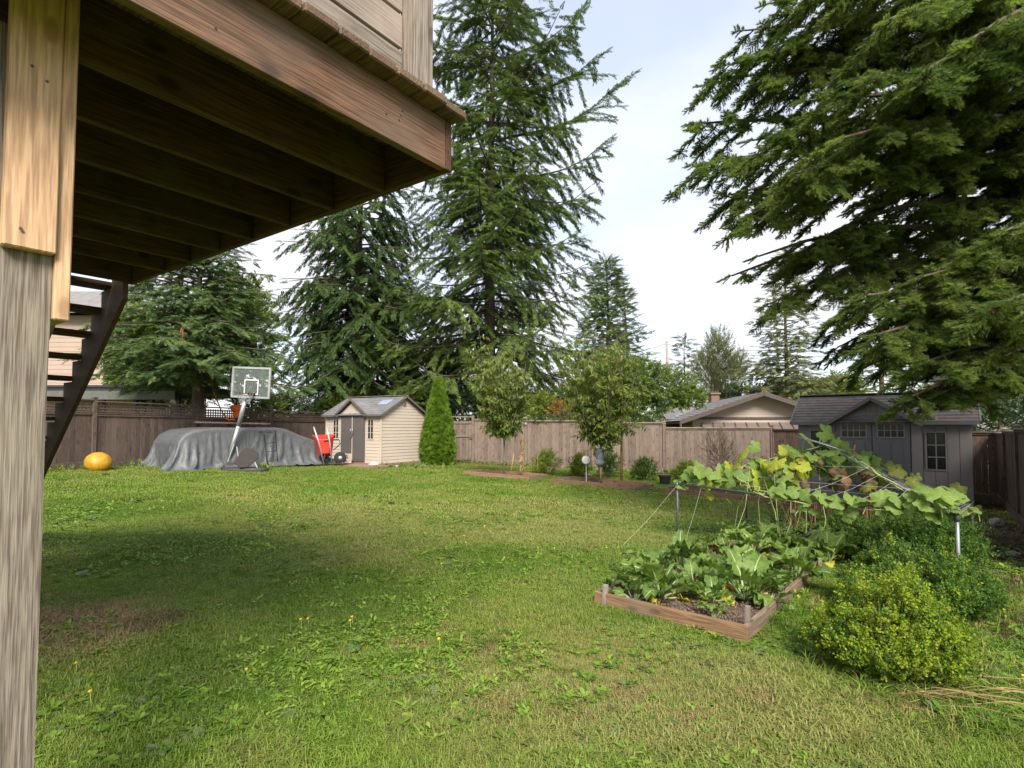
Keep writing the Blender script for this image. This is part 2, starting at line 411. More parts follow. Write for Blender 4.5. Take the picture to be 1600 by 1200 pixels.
S_blue = srcs(sprig_far, 'spray_bluish', [M_blue], thick=.05); S_hem = srcs(sprig_far, 'spray_light', [M_hem], thick=.05)
S_near = srcs(sprig_near, 'spray_near', [M_near, M_twig]); S_nearb = srcs(sprig_near, 'spray_near_dry', [M_nearb, M_twig], k=2, pairs=2)
S_apple = srcs(sprig_leaves, 'leaves_light', [M_apple, M_twig]); S_dark = srcs(sprig_leaves, 'leaves_dark', [M_dark, M_twig], L=.26)
S_yel = srcs(sprig_leaves, 'leaves_yellow', [M_yel, M_twig]); S_org = srcs(sprig_leaves, 'leaves_orange', [M_org, M_twig], k=2)
S_cherry = srcs(sprig_leaves, 'leaves_cherry', [M_cherry, M_twig], n=9, L=.42, w=.15, hang=1.1)
S_pop = srcs(sprig_leaves, 'leaves_feathery', [M_hem, M_twig], n=16, L=.18, w=.07)
S_cedar = srcs(sprig_flat, 'fan_cedar', [M_cedar])
S_bx = srcs(sprig_blob, 'leaves_box_light', [M_bx, M_twig])
S_bxd = srcs(sprig_blob, 'leaves_box_green', [M_bxd, M_twig])

def fill_branch(path, P, D, S, rng, tl, size, step, start=.18, drop=.15, twigs=None, fork=.9, jit=0.0, clump=None):
    """sprays on the twigs of one branch path (list of Vectors)"""
    seg = [0.0]
    for a, b in zip(path, path[1:]): seg.append(seg[-1] + (b - a).length)
    L = seg[-1]; s = start * L; side = 1
    while s < L:
        i = max(j for j in range(len(path) - 1) if seg[j] <= s); f = (s - seg[i]) / max(1e-6, seg[i+1] - seg[i])
        p = path[i].lerp(path[i+1], f); T = (path[i+1] - path[i]).normalized()
        h = Vector((-T.y, T.x, 0)); h = h.normalized() if h.length > 1e-4 else Vector((1,0,0))
        u = s / L; tw = tl * (0.35 + .65 * math.sin(min(1, (1 - u) * 1.6 + .12) * math.pi / 2)) * rng.uniform(.6, 1.15)
        side = -side
        d = (T * rng.uniform(.35, .9) + h * side * fork * rng.uniform(.55, 1.25) + Vector((0, 0, rng.uniform(-.25, .12) - drop))).normalized()
        if clump and noise.noise((p + d * tw * .5) * clump[0]) < clump[1] and rng.random() < .85:
            s += step * rng.uniform(.7, 1.3); continue
        q = p; pts = [p]; k = max(1, int(tw / (size * .5)))
        for j in range(k):
            d2 = (d + Vector((0, 0, -drop * .6 * j / k))).normalized(); q = q + d2 * tw / k; pts.append(q)
            for sd in ((-1, 1) if size < tw * .8 else (0,)):
                dd = (d2 + Vector((-d2.y, d2.x, 0)) * sd * rng.uniform(.3, 1.1) + Vector((0, 0, rng.uniform(-.45, .45) - drop * .5)) + Vector((rng.uniform(-jit, jit), rng.uniform(-jit, jit), rng.uniform(-jit, jit)))).normalized()
                P.append(q - dd * size * .3 + Vector((0, 0, rng.uniform(-.08, .08) * size))); D.append(dd); S.append(size * rng.uniform(.75, 1.25))
        P.append(q); D.append(d); S.append(size * rng.uniform(.8, 1.2))
        if twigs is not None: twigs.tube(pts, [.008 + .004 * tw, .004], 3, False) if len(pts) == 2 else twigs.tube([pts[0], pts[len(pts)//2], pts[-1]], [.012, .008, .004], 3, False)
        s += step * rng.uniform(.7, 1.3)
    P.append(path[-1]); D.append((path[-1] - path[-2]).normalized()); S.append(size * 1.1)

def conifer(label, base, H, prof, sources, seed, z0=1.0, nb=80, rise=.1, droop=.35, tip=.2, size=.4, step=.4, tl=.3, tr=.25, drop=.15,
            clump=(.75, -.18), name='conifer_tree', bark=None, group=None, lean=(0,0), gaps=(), irregular=.3, extra=()):
    rng = random.Random(seed); base = Vector(base)
    t = thing(name, label, 'tree', loc=base, group=group)
    tp = [Vector((lean[0]*f*f + .12*math.sin(f*5+seed)*f, lean[1]*f*f, H*f)) for f in [i/14 for i in range(15)]]
    mb = MB(); mb.tube([p + (Vector((0,0,-.15)) if i == 0 else Vector()) for i, p in enumerate(tp)], [max(.02, tr*(1-.93*(i/14)) * (1.35 if i == 0 else 1)) for i in range(15)], 9)
    P = []; D = []; S = []; tw = MB(); br = MB()
    def trunk(z):
        f = max(0, min(.999, z/H)) * 14; i = int(f); return tp[i].lerp(tp[i+1], f - i)
    jobs = []
    for i in range(nb):
        f = (i + rng.random()) / nb; z = z0 + (H - z0 - .15) * (1 - (1 - f) ** 1.15)
        if any(a < z < b and rng.random() < pr for a, b, pr in gaps): continue
        L = prof(z / H) * rng.uniform(1 - irregular, 1 + irregular*.5)
        jobs.append((z, i * 2.39996 + rng.uniform(-.5, .5), L, rise, droop))
    for e in extra: jobs.append(e)
    for z, a, L, ri, dr in jobs:
        if L < .12: continue
        c = trunk(z); dh = Vector((math.cos(a), math.sin(a), 0)); w = Vector((-dh.y, dh.x, 0)) * rng.uniform(-.12, .12)
        ri_ = ri + .5 * (z / H) ** 3 * .8
        path = [c + dh * L * u + w * L * u * u + Vector((0, 0, L * (ri_ * u - dr * u ** 1.8 + tip * u ** 4))) for u in (0, .14, .3, .48, .66, .84, 1)]
        br.tube(path, [max(.008, .014 + .011 * L * (1 - u)) for u in (0, .14, .3, .48, .66, .84, 1)], 5, False)
        fill_branch([p + base for p in path], P, D, S, rng, max(tl * L, size), size, step, start=.06 if L < 1.5 else .12, drop=drop, twigs=br if (base.y < 30 and L > 1.2) else None, jit=.36, clump=clump)
    top = trunk(H * .999) + base
    for k in range(6): P.append(top - Vector((0,0,.12*k*size*2))); D.append(Vector((rng.uniform(-.5,.5), rng.uniform(-.5,.5), 1)).normalized()); S.append(size * .9)
    mb.obj('trunk', bark or M_bark, t, smooth=True)
    b = br.obj('branches', bark or M_bark, t, smooth=True, fix=False); b['kind'] = 'stuff'
    scatter('crown', P, dir_euler(P_(D)), S, sources, t)
    return t
def P_(L): return np.array([tuple(x) for x in L], dtype=np.float32)

def broadleaf(label, base, H, lobes, sources, seed, n=900, size=.35, tr=.1, name='leafy_tree', crown_z=None, group=None, bark=None, cat='tree', shell=.55, part='crown', uplift=.3, stems=1, wob=.22, shoots=0):
    """lobes: list of (dx,dy,z,rx,ry,rz)"""
    rng = random.Random(seed); base = Vector(base); t = thing(name, label, cat, loc=base, group=group)
    mb = MB(); br = MB()
    top = Vector((0, 0, H * .7))
    for k in range(stems):
        off = Vector((rng.uniform(-.1,.1), rng.uniform(-.1,.1), 0)) * (stems > 1)
        mb.tube([off + Vector((0,0,-.1)), off + Vector((tr*.3, 0, H*.2)), off*2 + Vector((-tr*.3, tr*.2, H*.45)), off*3 + top], [tr*1.2, tr, tr*.75, tr*.3], 8)
    P = []; D = []; S = []
    vol = [l[3]*l[4]*l[5] for l in lobes]; tv = sum(v ** .67 for v in vol)
    for l, v in zip(lobes, vol):
        c = Vector(l[:3]); r = Vector(l[3:6])
        st = Vector((0, 0, min(H*.65, max(.1*H, c.z - r.z*.9)))); mid = st.lerp(c, .5) + Vector((0,0,.1*r.z))
        br.tube([st, mid, c], [tr*.5, tr*.35, tr*.12], 5, False)
        nl = max(8, int(n * v ** .67 / tv))
        for j in range(5):
            d = Vector((rng.gauss(0,1), rng.gauss(0,1), rng.gauss(0,1))).normalized()
            br.tube([c, c + Vector((d.x*r.x, d.y*r.y, d.z*r.z))*.8], [tr*.12, .006], 3, False)
        for j in range(nl):
            d = Vector((rng.gauss(0,1), rng.gauss(0,1), rng.gauss(0,1))).normalized()
            q = (shell + (1 - shell) * rng.random()) if rng.random() < .75 else rng.random()
            q *= 1 + wob * noise.noise(d * 1.9 + c)
            if shoots and rng.random() < shoots and d.z > -.2: q *= rng.uniform(1.05, 1.38)
            p = c + Vector((d.x*r.x, d.y*r.y, d.z*r.z)) * q
            P.append(base + p); dd = (d + Vector((0,0,uplift)) + Vector((rng.uniform(-.6,.6), rng.uniform(-.6,.6), rng.uniform(-.5,.5)))).normalized()
            D.append(dd); S.append(size * rng.uniform(.7, 1.25))
    mb.obj('trunk' if cat == 'tree' else 'stem', bark or M_bark_l, t, smooth=True)
    b = br.obj('branches', bark or M_bark_l, t, smooth=True, fix=False); b['kind'] = 'stuff'
    scatter(part, P, dir_euler(P_(D), roll=np.random.uniform(-1.2, 1.2, len(D))), S, sources, t)
    return t
def lobes(rng, n, R3, z, r=(.3, .5)):
    out = []
    for i in range(n):
        d = Vector((rng.gauss(0,1), rng.gauss(0,1), rng.gauss(0,1))).normalized() * rng.uniform(.35, .75)
        q = rng.uniform(*r); out.append((d.x*R3[0], d.y*R3[1], z + d.z*R3[2], R3[0]*q, R3[1]*q, R3[2]*q))
    return out
# ================================================================== ground
def lawn_color(nt):
    """green turf with lush, dry and yellowish patches, the same field for the soil and the blades"""
    w = coords(nt, 'World')
    a = noise_tex(nt, w, .33, 4, .6, .4); b_ = noise_tex(nt, w, 1.4, 5, .62, .3); c = noise_tex(nt, w, 6.5, 4, .6)
    col = ramp(nt, a, [(.34, (.105,.215,.016)), (.50, (.190,.268,.036)), (.68, (.285,.300,.075))])
    col = mix(nt, ramp(nt, b_, [(.52, 0.0), (.74, .6)]), col, (.25,.215,.075))
    col = mix(nt, ramp(nt, c, [(.58, 0.0), (.78, .5)]), col, (.27,.215,.09))
    col = mix(nt, ramp(nt, b_, [(.28, .8), (.42, 0.0)]), col, (.055,.135,.006))
    def spot(col, u, v, r, c2, amt=.9, rr=1.8):
        p = g(u, v); d = N(nt, 'ShaderNodeVectorMath', operation='DISTANCE'); nt.links.new(w, d.inputs[0]); d.inputs[1].default_value = p
        nz = N(nt, 'ShaderNodeMath', operation='MULTIPLY_ADD'); nz.inputs[1].default_value = r * 1.6
        nt.links.new(noise_tex(nt, w, 2.2, 5, .65), nz.inputs[0]); nt.links.new(d.outputs['Value'], nz.inputs[2])
        f = ramp(nt, nz.outputs[0], [(min(.98, r * 1.0 / 4 + r*.8/4), amt), (min(.99, r * rr / 4 + r*.8/4), 0.0)])
        mr = N(nt, 'ShaderNodeMapRange'); mr.inputs['From Max'].default_value = 4.0; nt.links.new(nz.outputs[0], mr.inputs['Value'])
        f.node.inputs['Fac'].default_value = 0; nt.links.new(mr.outputs[0], f.node.inputs['Fac'])
        return mix(nt, f, col, c2)
    for u, v, r in ((620,812,1.5),(930,800,1.3),(520,870,.5),(860,835,.8),(1060,850,.45),(1010,1060,.6),(820,1090,.5),(1200,1110,.5)):
        col = spot(col, u, v, r, (.33,.30,.11), .45)
    for u, v, r in ((190,795,1.0),(290,860,.7),(760,880,.5),(560,940,.6),(330,1060,.4),(1120,820,.6)):
        col = spot(col, u, v, r, (.075,.165,.008), .6)
    col = spot(col, 100, 985, .42, (.36,.245,.13)); col = spot(col, 250, 975, .16, (.14,.10,.045), .7)
    for u, v, r in ((985, 872, .12), (925, 862, .1), (1010, 878, .1), (1385, 1085, .22), (770, 1110, .10), (700, 985, .08), (1180, 1100, .10), (980, 1085, .08), (640, 1010, .1), (760, 1010, .12), (890,1120,.08), (1080,1125,.07)):
        col = spot(col, u, v, r, (.30,.215,.10), .5)
    for u, v, r in ((1560, 900, .75), (1530, 830, 1.0), (1590, 985, .4), (1500, 870, .6), (1580, 790, 1.2), (1590, 860, .8)):
        col = spot(col, u, v, r, (.10,.062,.038), .95)
    return col
M_soil, nt, b = new_mat('lawn_soil')
c = lawn_color(nt); nt.links.new(mix(nt, 1.0, c, (.62,.6,.55), 'MULTIPLY'), b.inputs['Base Color']); b.inputs['Roughness'].default_value = 1; b.inputs['Specular IOR Level'].default_value = .1
bump(nt, b, noise_tex(nt, coords(nt, 'World'), 40, 4), .8, .03)
xs = sorted(set([-900,-300,-100,-50,-30] + [x * .5 for x in range(-40, 41)] + [30,50,100,300,900])); ys = sorted(set([-60,-20] + [y * .5 for y in range(-10, 60)] + [40,60,120,300,900]))
mb = MB(); vs = []
for y in ys:
    for x in xs:
        vs.append((x, y, gz(x) + (.018 * noise.noise(Vector((x*.7, y*.7, 0))) if abs(x) < 20 and y < 30 else 0)))
nx = len(xs); mb.add(vs, [(j*nx+i, j*nx+i+1, (j+1)*nx+i+1, (j+1)*nx+i) for j in range(len(ys)-1) for i in range(nx-1)])
ground = mb.obj('ground', M_soil, smooth=True); tag(ground, kind='structure')

# ================================================================== deck overhead
DC = Vector((-.31, 2.60, 0)); DA = Vector((math.sin(R(36.2)), math.cos(R(36.2)), 0)); DB = Vector((-DA.y, DA.x, 0))
DZ = 1.5 + 1.20                                       # underside of the joists
def dk(s, t, z): return DC + DA * s + DB * t + Vector((0, 0, DZ + z))
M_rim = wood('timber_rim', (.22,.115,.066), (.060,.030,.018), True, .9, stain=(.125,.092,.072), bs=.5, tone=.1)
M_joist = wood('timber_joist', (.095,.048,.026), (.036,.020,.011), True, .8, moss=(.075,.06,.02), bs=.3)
M_deck = wood('timber_decking', (.20,.13,.088), (.085,.05,.032), False, 1, stain=(.16,.10,.06), bs=.3)
M_rail = wood('timber_weathered', (.28,.235,.20), (.14,.112,.092), True, 1.2, stain=(.36,.29,.25), bs=.3, tone=.12)
M_newwd = wood('timber_new', (.60,.385,.235), (.52,.31,.175), True, .55, rough=.55, bs=.1, tone=.08)
M_post = wood('timber_rough_sawn', (.26,.215,.18), (.11,.088,.07), False, .8, stain=(.27,.23,.17), bs=.9, tone=.05)
M_stair = wood('timber_stair', (.13,.075,.045), (.055,.03,.018), False, 1, bs=.3)
M_steel = plain('galvanised', (.42,.43,.45), (.32,.33,.35), rough=.4, metal=.8)
M_nail = plain('nail_steel', (.10,.09,.08), rough=.5, metal=.5)
deck = thing('wooden_deck', 'raised timber deck with open joists seen from below, at the upper left', 'deck', loc=(DC.x - 1.8, DC.y - .6, gz(-2)))
TW = 3.62; SB = -4.6
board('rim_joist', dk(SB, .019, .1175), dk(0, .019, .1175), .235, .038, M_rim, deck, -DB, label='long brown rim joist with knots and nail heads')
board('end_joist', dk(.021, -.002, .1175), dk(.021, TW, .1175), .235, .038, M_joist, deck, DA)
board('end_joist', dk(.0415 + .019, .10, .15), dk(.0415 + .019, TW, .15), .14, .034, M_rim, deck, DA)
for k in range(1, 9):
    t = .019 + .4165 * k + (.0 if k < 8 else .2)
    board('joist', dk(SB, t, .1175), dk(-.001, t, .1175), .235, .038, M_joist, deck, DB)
for i in range(34):
    s = .063 - i * .1445
    over = -.085 + (.0 if i % 3 else .012) + random.uniform(-.006, .006)
    board('decking_board', dk(s - .07, over, .256), dk(s - .07, TW + .03, .256), .138, .038, M_deck, deck, (0,0,1), ch=.006)
board('blocking', dk(-2.3, .04, .1175), dk(-2.3, TW, .1175), .235, .038, M_joist, deck, DA)
# guard of wide horizontal boards on the long side
RZ = .277
for s in (-.155, -2.0, -3.9):
    board('guard_post', dk(s, .05, RZ), dk(s, .05, RZ + 1.05), .089, .089, M_rail, deck, -DB)
board('guard_post', dk(-.155 + .068, .06, RZ), dk(-.155 + .068, .06, RZ + 1.05), .038, .089, M_rail, deck, DA * -1)
for k in range(6):
    z = RZ + .035 + .095 + k * .165
    board('guard_board', dk(SB, .09, z), dk(-.202, .09, z), .152, .025, M_rail, deck, -DB)
board('guard_cap', dk(SB, .06, RZ + 1.07), dk(-.02, .06, RZ + 1.07), .14, .036, M_rail, deck)
for s, t in ((-.09, 1.2), (-.09, 2.4), (-.09, 3.55)):
    board('guard_post', dk(s, t, RZ), dk(s, t, RZ + 1.05), .089, .089, M_rail, deck, DA)
for z in (.1, .5, .95): board('guard_rail', dk(-.03, .15, RZ + z), dk(-.03, TW, RZ + z), .089, .034, M_rail, deck, DA)
mb = MB()                                              # nail heads, a bent nail and a metal clip at the corner
for s, z in ((-.28,.13),(-.27,.155),(-.29,.105),(-.36,.10),(-1.05,.17),(-1.06,.06),(-1.9,.16),(-1.92,.07)):
    p = dk(s, -.001, z); MB().tube([p, p - DB*.003], .0035, 7).obj('nail', M_nail, deck, Matrix.Identity(4))
mb = MB(); mb.box((-.012,-.004,-.02), (.012,.004,.02)); mb.box((-.008,-.012,-.008), (.008,-.003,.012))
mb.obj('corner_clip', M_steel, deck, Matrix.Translation(dk(.07, .03, .12)) @ Matrix.Rotation(R(-126), 4, 'Z'))
# support post with new braces
pf = at(83, 400, 1.72); pf.z = 0
FW = .165
pc = pf - DA * (FW/2) + DB * (FW/2)
gzp = gz(pc.x)
mb = MB(); nz = 40; vs = []
prof = []
for k in range(32):
    a = k / 32 * 4; sd = int(a); f = a - sd
    c_ = [(-.5,-.5),(.5,-.5),(.5,.5),(-.5,.5)]; p, q = c_[sd], c_[(sd+1) % 4]
    prof.append(((p[0]*(1-f)+q[0]*f), (p[1]*(1-f)+q[1]*f)))
ZT = DZ - gzp + .0
for j in range(nz + 1):
    z = ZT * j / nz
    for k, (x, y) in enumerate(prof):
        e = .0022 * noise.noise(Vector((x*9, y*9, z*2.2))) + .0010 * noise.noise(Vector((x*40, y*40, z*3)))
        l = 1 - (.02 if k % 8 == 0 else 0)
        vs.append((z, x*(FW+e*2)*l, y*(FW+e*2)*l))
mb.add(vs, [(j*32+k, j*32+(k+1)%32, (j+1)*32+(k+1)%32, (j+1)*32+k) for j in range(nz) for k in range(32)])
MP = Matrix(((0,DA.x,DB.x,pc.x),(0,DA.y,DB.y,pc.y),(1,0,0,gzp-.02),(0,0,0,1)))
mb.obj('support_post', M_post, deck, MP, label='thick rough-sawn grey post at the left edge')
zb1 = at(50, 392, 1.66).z; zb2 = at(100, 503, 1.75).z
c1 = pf - DA*.064 - DB*.0205
bw = .125
board('brace_board', Vector((c1.x, c1.y, zb1)), Vector((c1.x, c1.y, DZ + .2)), bw, .038, M_newwd, deck, -DB, label='new pale yellow board on the face of the post', ch=.004)
c2 = pf + DA*.0215 + DB*.05
board('brace_board', Vector((c2.x, c2.y, zb2)), Vector((c2.x, c2.y, DZ + .2)), .14, .041, M_newwd, deck, DA, label='new board on the side of the post, reaching lower', ch=.004)
mb = MB()
for u, v in ((38,360),(87,113),(55,98),(34,356)):
    p = at(u, v, 1.62); s_ = (p - c1).dot(DA); pp = c1 + DA * max(-.05, min(.05, s_)) - DB*.0192; pp.z = p.z
    MB().tube([pp, pp - DB*.002], .0042, 8).obj('screw', M_nail, deck, Matrix.Identity(4))

# stairs going down from the far corner of the deck
st = thing('deck_stairs', 'dark open-tread timber stairs going down behind the grey post', 'stairs', loc=dk(0, TW + 1.2, -DZ))
rise = .19; run = .225; ang = math.atan2(rise, run)
def sp(a, t, z): return DC + DA * a + DB * (TW + t) + Vector((0, 0, z))
ZD = DZ + .20
nst = 13
for a in (0.0, -.40, -.82):
    prof = []; L = nst * run; mbs = MB()
    pts = [(-.02, ZD - .02)]
    for i in range(nst):
        pts.append((i*run, ZD - .02 - i*rise)) if i else None
        pts.append((i*run + run - .0, ZD - .02 - i*rise)); pts.append((i*run + run, ZD - .02 - (i+1)*rise))
    pts.append((L, ZD - nst*rise - .22)); pts.append((-.02, ZD - .33))
    n = len(pts)
    P1 = [sp(a, x, z) for x, z in pts]; P2 = [sp(a - .038, x, z) for x, z in pts]
    mbs.add(P1 + P2, [tuple(range(n)), tuple(range(2*n-1, n-1, -1))] + [((i+1) % n, i, n+i, n+(i+1) % n) for i in range(n)])
    mbs.obj('stringer', M_stair if a == 0 else M_joist if a < -.5 else M_rail, st, Matrix.Identity(4))
for i in range(nst - 1):
    z = ZD - .001 - (i + 0) * rise; x = i * run
    if i == 0: continue
    for k in (0, 1):
        board('tread', sp(-.90, x + .06 + k*.125, z - .0 + .018 - .0), sp(.02, x + .06 + k*.125, z + .018), .118, .036, M_stair, st)

# ================================================================== fences
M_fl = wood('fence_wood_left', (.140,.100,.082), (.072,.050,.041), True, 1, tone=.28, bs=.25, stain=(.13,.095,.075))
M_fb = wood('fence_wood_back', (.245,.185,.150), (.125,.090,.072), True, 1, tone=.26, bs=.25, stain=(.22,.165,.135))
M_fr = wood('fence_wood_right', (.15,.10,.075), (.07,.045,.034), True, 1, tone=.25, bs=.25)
M_cap = wood('fence_cap_wood', (.36,.28,.22), (.20,.145,.11), True, 1, tone=.2, bs=.25)
Z3 = Vector((0,0,1))
def fence_run(root, a, b, spans, height, mat, capmat, lattice=0.0, kick=True, seed=0, skip=(), pw=.14, front=-1, rails=True):
    rng = random.Random(seed); a = Vector((a[0], a[1], 0)); b = Vector((b[0], b[1], 0)); d = b - a; L = d.length; d.normalize()
    n = Vector((-d.y, d.x, 0))
    if n.y * front < 0: n = -n                         # n looks to the yard
    step = L / spans
    for i in range(spans + 1):
        p = a + d * step * i; z0 = gz(p.x)
        board('post', p + Z3*(z0 - .02), p + Z3*(z0 + height + .05), .105, .105, mat, root, n)
        mb = MB(); mb.box((-.065,-.065,0), (.065,.065,.022)); mb.add([(-.05,-.05,.022),(.05,-.05,.022),(.05,.05,.022),(-.05,.05,.022),(0,0,.045)], [(0,1,4),(1,2,4),(2,3,4),(3,0,4)])
        mb.obj('post_cap', capmat, root, Matrix.Translation(p + Z3*(z0 + height + .0505)) @ Matrix.Rotation(math.atan2(d.y, d.x), 4, 'Z'))
    for i in range(spans):
        if i in skip: continue
        p0 = a + d * (step * i + .055); p1 = a + d * (step * (i+1) - .055); zm = gz((p0.x + p1.x)/2); zt = zm + height
        zp = zt - lattice                               # top of the pickets
        q = n * .0
        if kick: board('kickboard', p0 + n*.035 + Z3*(zm + .07), p1 + n*.035 + Z3*(zm + .07), .14, .03, mat, root, n)
        board('rail', p0 - n*.032 + Z3*(zm + .35), p1 - n*.032 + Z3*(zm + .35), .085, .036, mat, root, n)
        board('rail', p0 - n*.032 + Z3*(zp - .25), p1 - n*.032 + Z3*(zp - .25), .085, .036, mat, root, n)
        m = max(1, round((p1 - p0).length / pw)); w = (p1 - p0).length / m
        for k in range(m):
            c = p0 + d * w * (k + .5) + n * rng.uniform(-.004, .004)
            board('picket', c + Z3*(zm + (.1415 if kick else -.02)), c + Z3*(zp - .035), round(w - rng.choice((.001, .002, .004)), 3), .018, mat, root, n)
        if kick: board('rail', p0 + n*.031 + Z3*(zm + .165), p1 + n*.031 + Z3*(zm + .165), .045, .022, mat, root, n)
        board('rail', p0 + n*.026 + Z3*(zp - .05), p1 + n*.026 + Z3*(zp - .05), .07, .03, mat, root, n)
        board('cap_rail', p0 + Z3*(zt - .018), p1 + Z3*(zt - .018), .13, .034, capmat, root)
        if lattice:
            board('rail', p0 + Z3*(zp - .017), p1 + Z3*(zp - .017), .10, .034, mat, root)
            lb = MB(); h = lattice - .075; z0 = zp; LL = (p1 - p0).length
            cnt = int(LL / .098)
            for k in range(cnt + 1):
                c = p0 + d * (LL * k / cnt) - n * .005
                lb.bar(c + Z3*z0, c + Z3*(z0 + h), .042, .009, n)
            for k in range(3):
                c0 = p0 + n * .005 + Z3*(z0 + h * (k + .5) / 3); c1_ = p1 + n * .005 + Z3*(z0 + h * (k + .5) / 3)
                lb.bar(c0, c1_, .040, .009, n)
            o = lb.obj('lattice_panel', mat, root, Matrix.Identity(4))
C0 = (-13.32, 9.13); C1 = (-8.04, 24.5)
fl = thing('lattice_fence', 'dark brown board fence topped with square lattice behind the yellow ball', 'fence', loc=(C1[0], C1[1], gz(C1[0])))
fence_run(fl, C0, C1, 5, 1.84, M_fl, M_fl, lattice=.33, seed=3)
fb = thing('board_fence', 'sunlit brown vertical board fence with gate along the back of the yard', 'fence', loc=(2, 21.8, gz(2)))
B_ = [(-8.04, 24.5), (-2.55, 23.0), (-1.55, 22.75), (.55, 22.2), (3.05, 21.5), (5.55, 20.8), (9.0, 19.75)]
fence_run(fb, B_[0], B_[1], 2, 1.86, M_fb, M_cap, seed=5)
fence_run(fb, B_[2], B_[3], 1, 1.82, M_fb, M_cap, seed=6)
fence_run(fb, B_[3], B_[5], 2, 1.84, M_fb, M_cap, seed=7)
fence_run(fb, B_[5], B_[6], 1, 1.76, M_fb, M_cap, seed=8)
# the gate
ga = Vector((B_[1][0]+.06, B_[1][1]-.016, 0)); gb = Vector((B_[2][0]-.06, B_[2][1]+.016, 0)); gd = (gb - ga).normalized(); gn_ = Vector((gd.y, -gd.x, 0))
if gn_.y > 0: gn_ = -gn_
zg = gz(-2)
for k in range(7):
    c = ga + gd * ((gb-ga).length * (k + .5) / 7)
    board('gate_board', c + Z3*(zg + .06), c + Z3*(zg + 1.68), (gb-ga).length/7 - .005, .018, M_fb, fb, gn_)
for z in (.16, 1.08, 1.62): board('gate_rail', ga + gn_*.025 + Z3*(zg+z), gb + gn_*.025 + Z3*(zg+z), .09, .03, M_fb, fb, gn_)
board('gate_stile', ga + gn_*.026 + gd*.05 + Z3*(zg+.21), ga + gn_*.026 + gd*.05 + Z3*(zg+1.03), .09, .03, M_fb, fb, gn_)
board('gate_stile', gb + gn_*.026 - gd*.05 + Z3*(zg+.21), gb + gn_*.026 - gd*.05 + Z3*(zg+1.03), .09, .03, M_fb, fb, gn_)
board('gate_cap', ga + Z3*(zg+1.86), gb + Z3*(zg+1.84), .13, .034, M_cap, fb)
mb = MB(); mb.box((-.03,-.02,-.04), (.03,.02,.04)); mb.box((-.10,-.03,-.01), (.02,-.02,.01))
mb.obj('latch', M_nail, fb, Matrix.Translation(gb + gn_*.05 + Z3*(zg+1.0)))
mb = MB(); mb.box((-.035,-.035,-.05), (.035,.035,.05)); mb.box((-.05,-.05,.05), (.05,.05,.065))
mb.obj('post_light', plain('lamp_grey', (.30,.32,.33), rough=.5), fb, Matrix.Translation(Vector((.55,22.2,0)) + gn_*.09 + Z3*(gz(.5)+1.68)))
fr = thing('side_fence', 'shaded dark brown board fence running along the right edge of the yard', 'fence', loc=(11, 12.7, gz(11)))
D_ = [(9.0, 19.75), (12.9, 15.2), (6.2, 6.35)]
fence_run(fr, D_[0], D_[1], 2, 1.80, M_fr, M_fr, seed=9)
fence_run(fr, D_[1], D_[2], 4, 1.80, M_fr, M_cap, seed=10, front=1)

# ================================================================== sheds
M_clap = plain('shed_plastic_beige', (.46,.39,.32), (.41,.345,.28), scale=1.2, rough=.6, bs=.05)
M_door = plain('shed_door_taupe', (.10,.088,.084), (.085,.075,.072), scale=2, rough=.55)
M_dtrim = plain('shed_trim_brown', (.13,.11,.10), rough=.55)
M_shing, nt, b = new_mat('shingles_grey')
f = noise_tex(nt, coords(nt, 'Object', (7, 1.5, 7)), 1.5, 4); nt.links.new(ramp(nt, f, [(.3, (.10,.10,.105)), (.7, (.19,.185,.19))]), b.inputs['Base Color']); b.inputs['Roughness'].default_value = .85
M_shdk, nt, b = new_mat('shingles_dark')
f = noise_tex(nt, coords(nt, 'Object', (4, 4, 4)), 1.5, 5); rust = noise_tex(nt, coords(nt, 'Object', (1.3, 2.5, 1.3)), 1.4, 6, .7)
c = ramp(nt, f, [(.3, (.048,.043,.042)), (.7, (.088,.080,.076))]); c = mix(nt, ramp(nt, rust, [(.57, 0.0), (.68, .75)]), c, (.17,.06,.03))
nt.links.new(c, b.inputs['Base Color']); b.inputs['Roughness'].default_value = .85
M_glass, nt, b = new_mat('dark_glass'); b.inputs['Base Color'].default_value = (.012,.014,.014,1); b.inputs['Roughness'].default_value = .12; b.inputs['Specular IOR Level'].default_value = .3
M_grey = plain('shed_resin_grey', (.19,.17,.168), (.155,.14,.138), scale=1.5, rough=.6, bs=.05, rnd=5)
M_greyd = plain('shed_door_grey', (.105,.103,.115), (.085,.083,.093), scale=2, rough=.55, bs=.05)
M_white = plain('white_resin', (.62,.6,.56), rough=.5)
def frameM(o, xdir):
    X = Vector(xdir).normalized(); Z = Vector((0,0,1)); Y = Z.cross(X)
    return Matrix(((X.x,Y.x,Z.x,o[0]),(X.y,Y.y,Z.y,o[1]),(X.z,Y.z,Z.z,o[2]),(0,0,0,1)))
def clap(mb, x0, x1, y, z0, z1, rows, out=-1, axis='x', mi=0):
    """overlapping siding courses between z0 and z1 on the plane y (axis x) or x (axis y)"""
    h = (z1 - z0) / rows
    for r in range(rows):
        a = z0 + r*h; b2 = a + h
        if axis == 'x': vs = [(x0, y + out*.012, a), (x1, y + out*.012, a), (x1, y, b2), (x0, y, b2), (x0, y, a), (x1, y, a)]
        else: vs = [(y + out*.012, x0, a), (y + out*.012, x1, a), (y, x1, b2), (y, x0, b2), (y, x0, a), (y, x1, a)]
        mb.add(vs, [(0,1,2,3), (4,5,1,0), (0,3,4), (1,5,2)], mi)
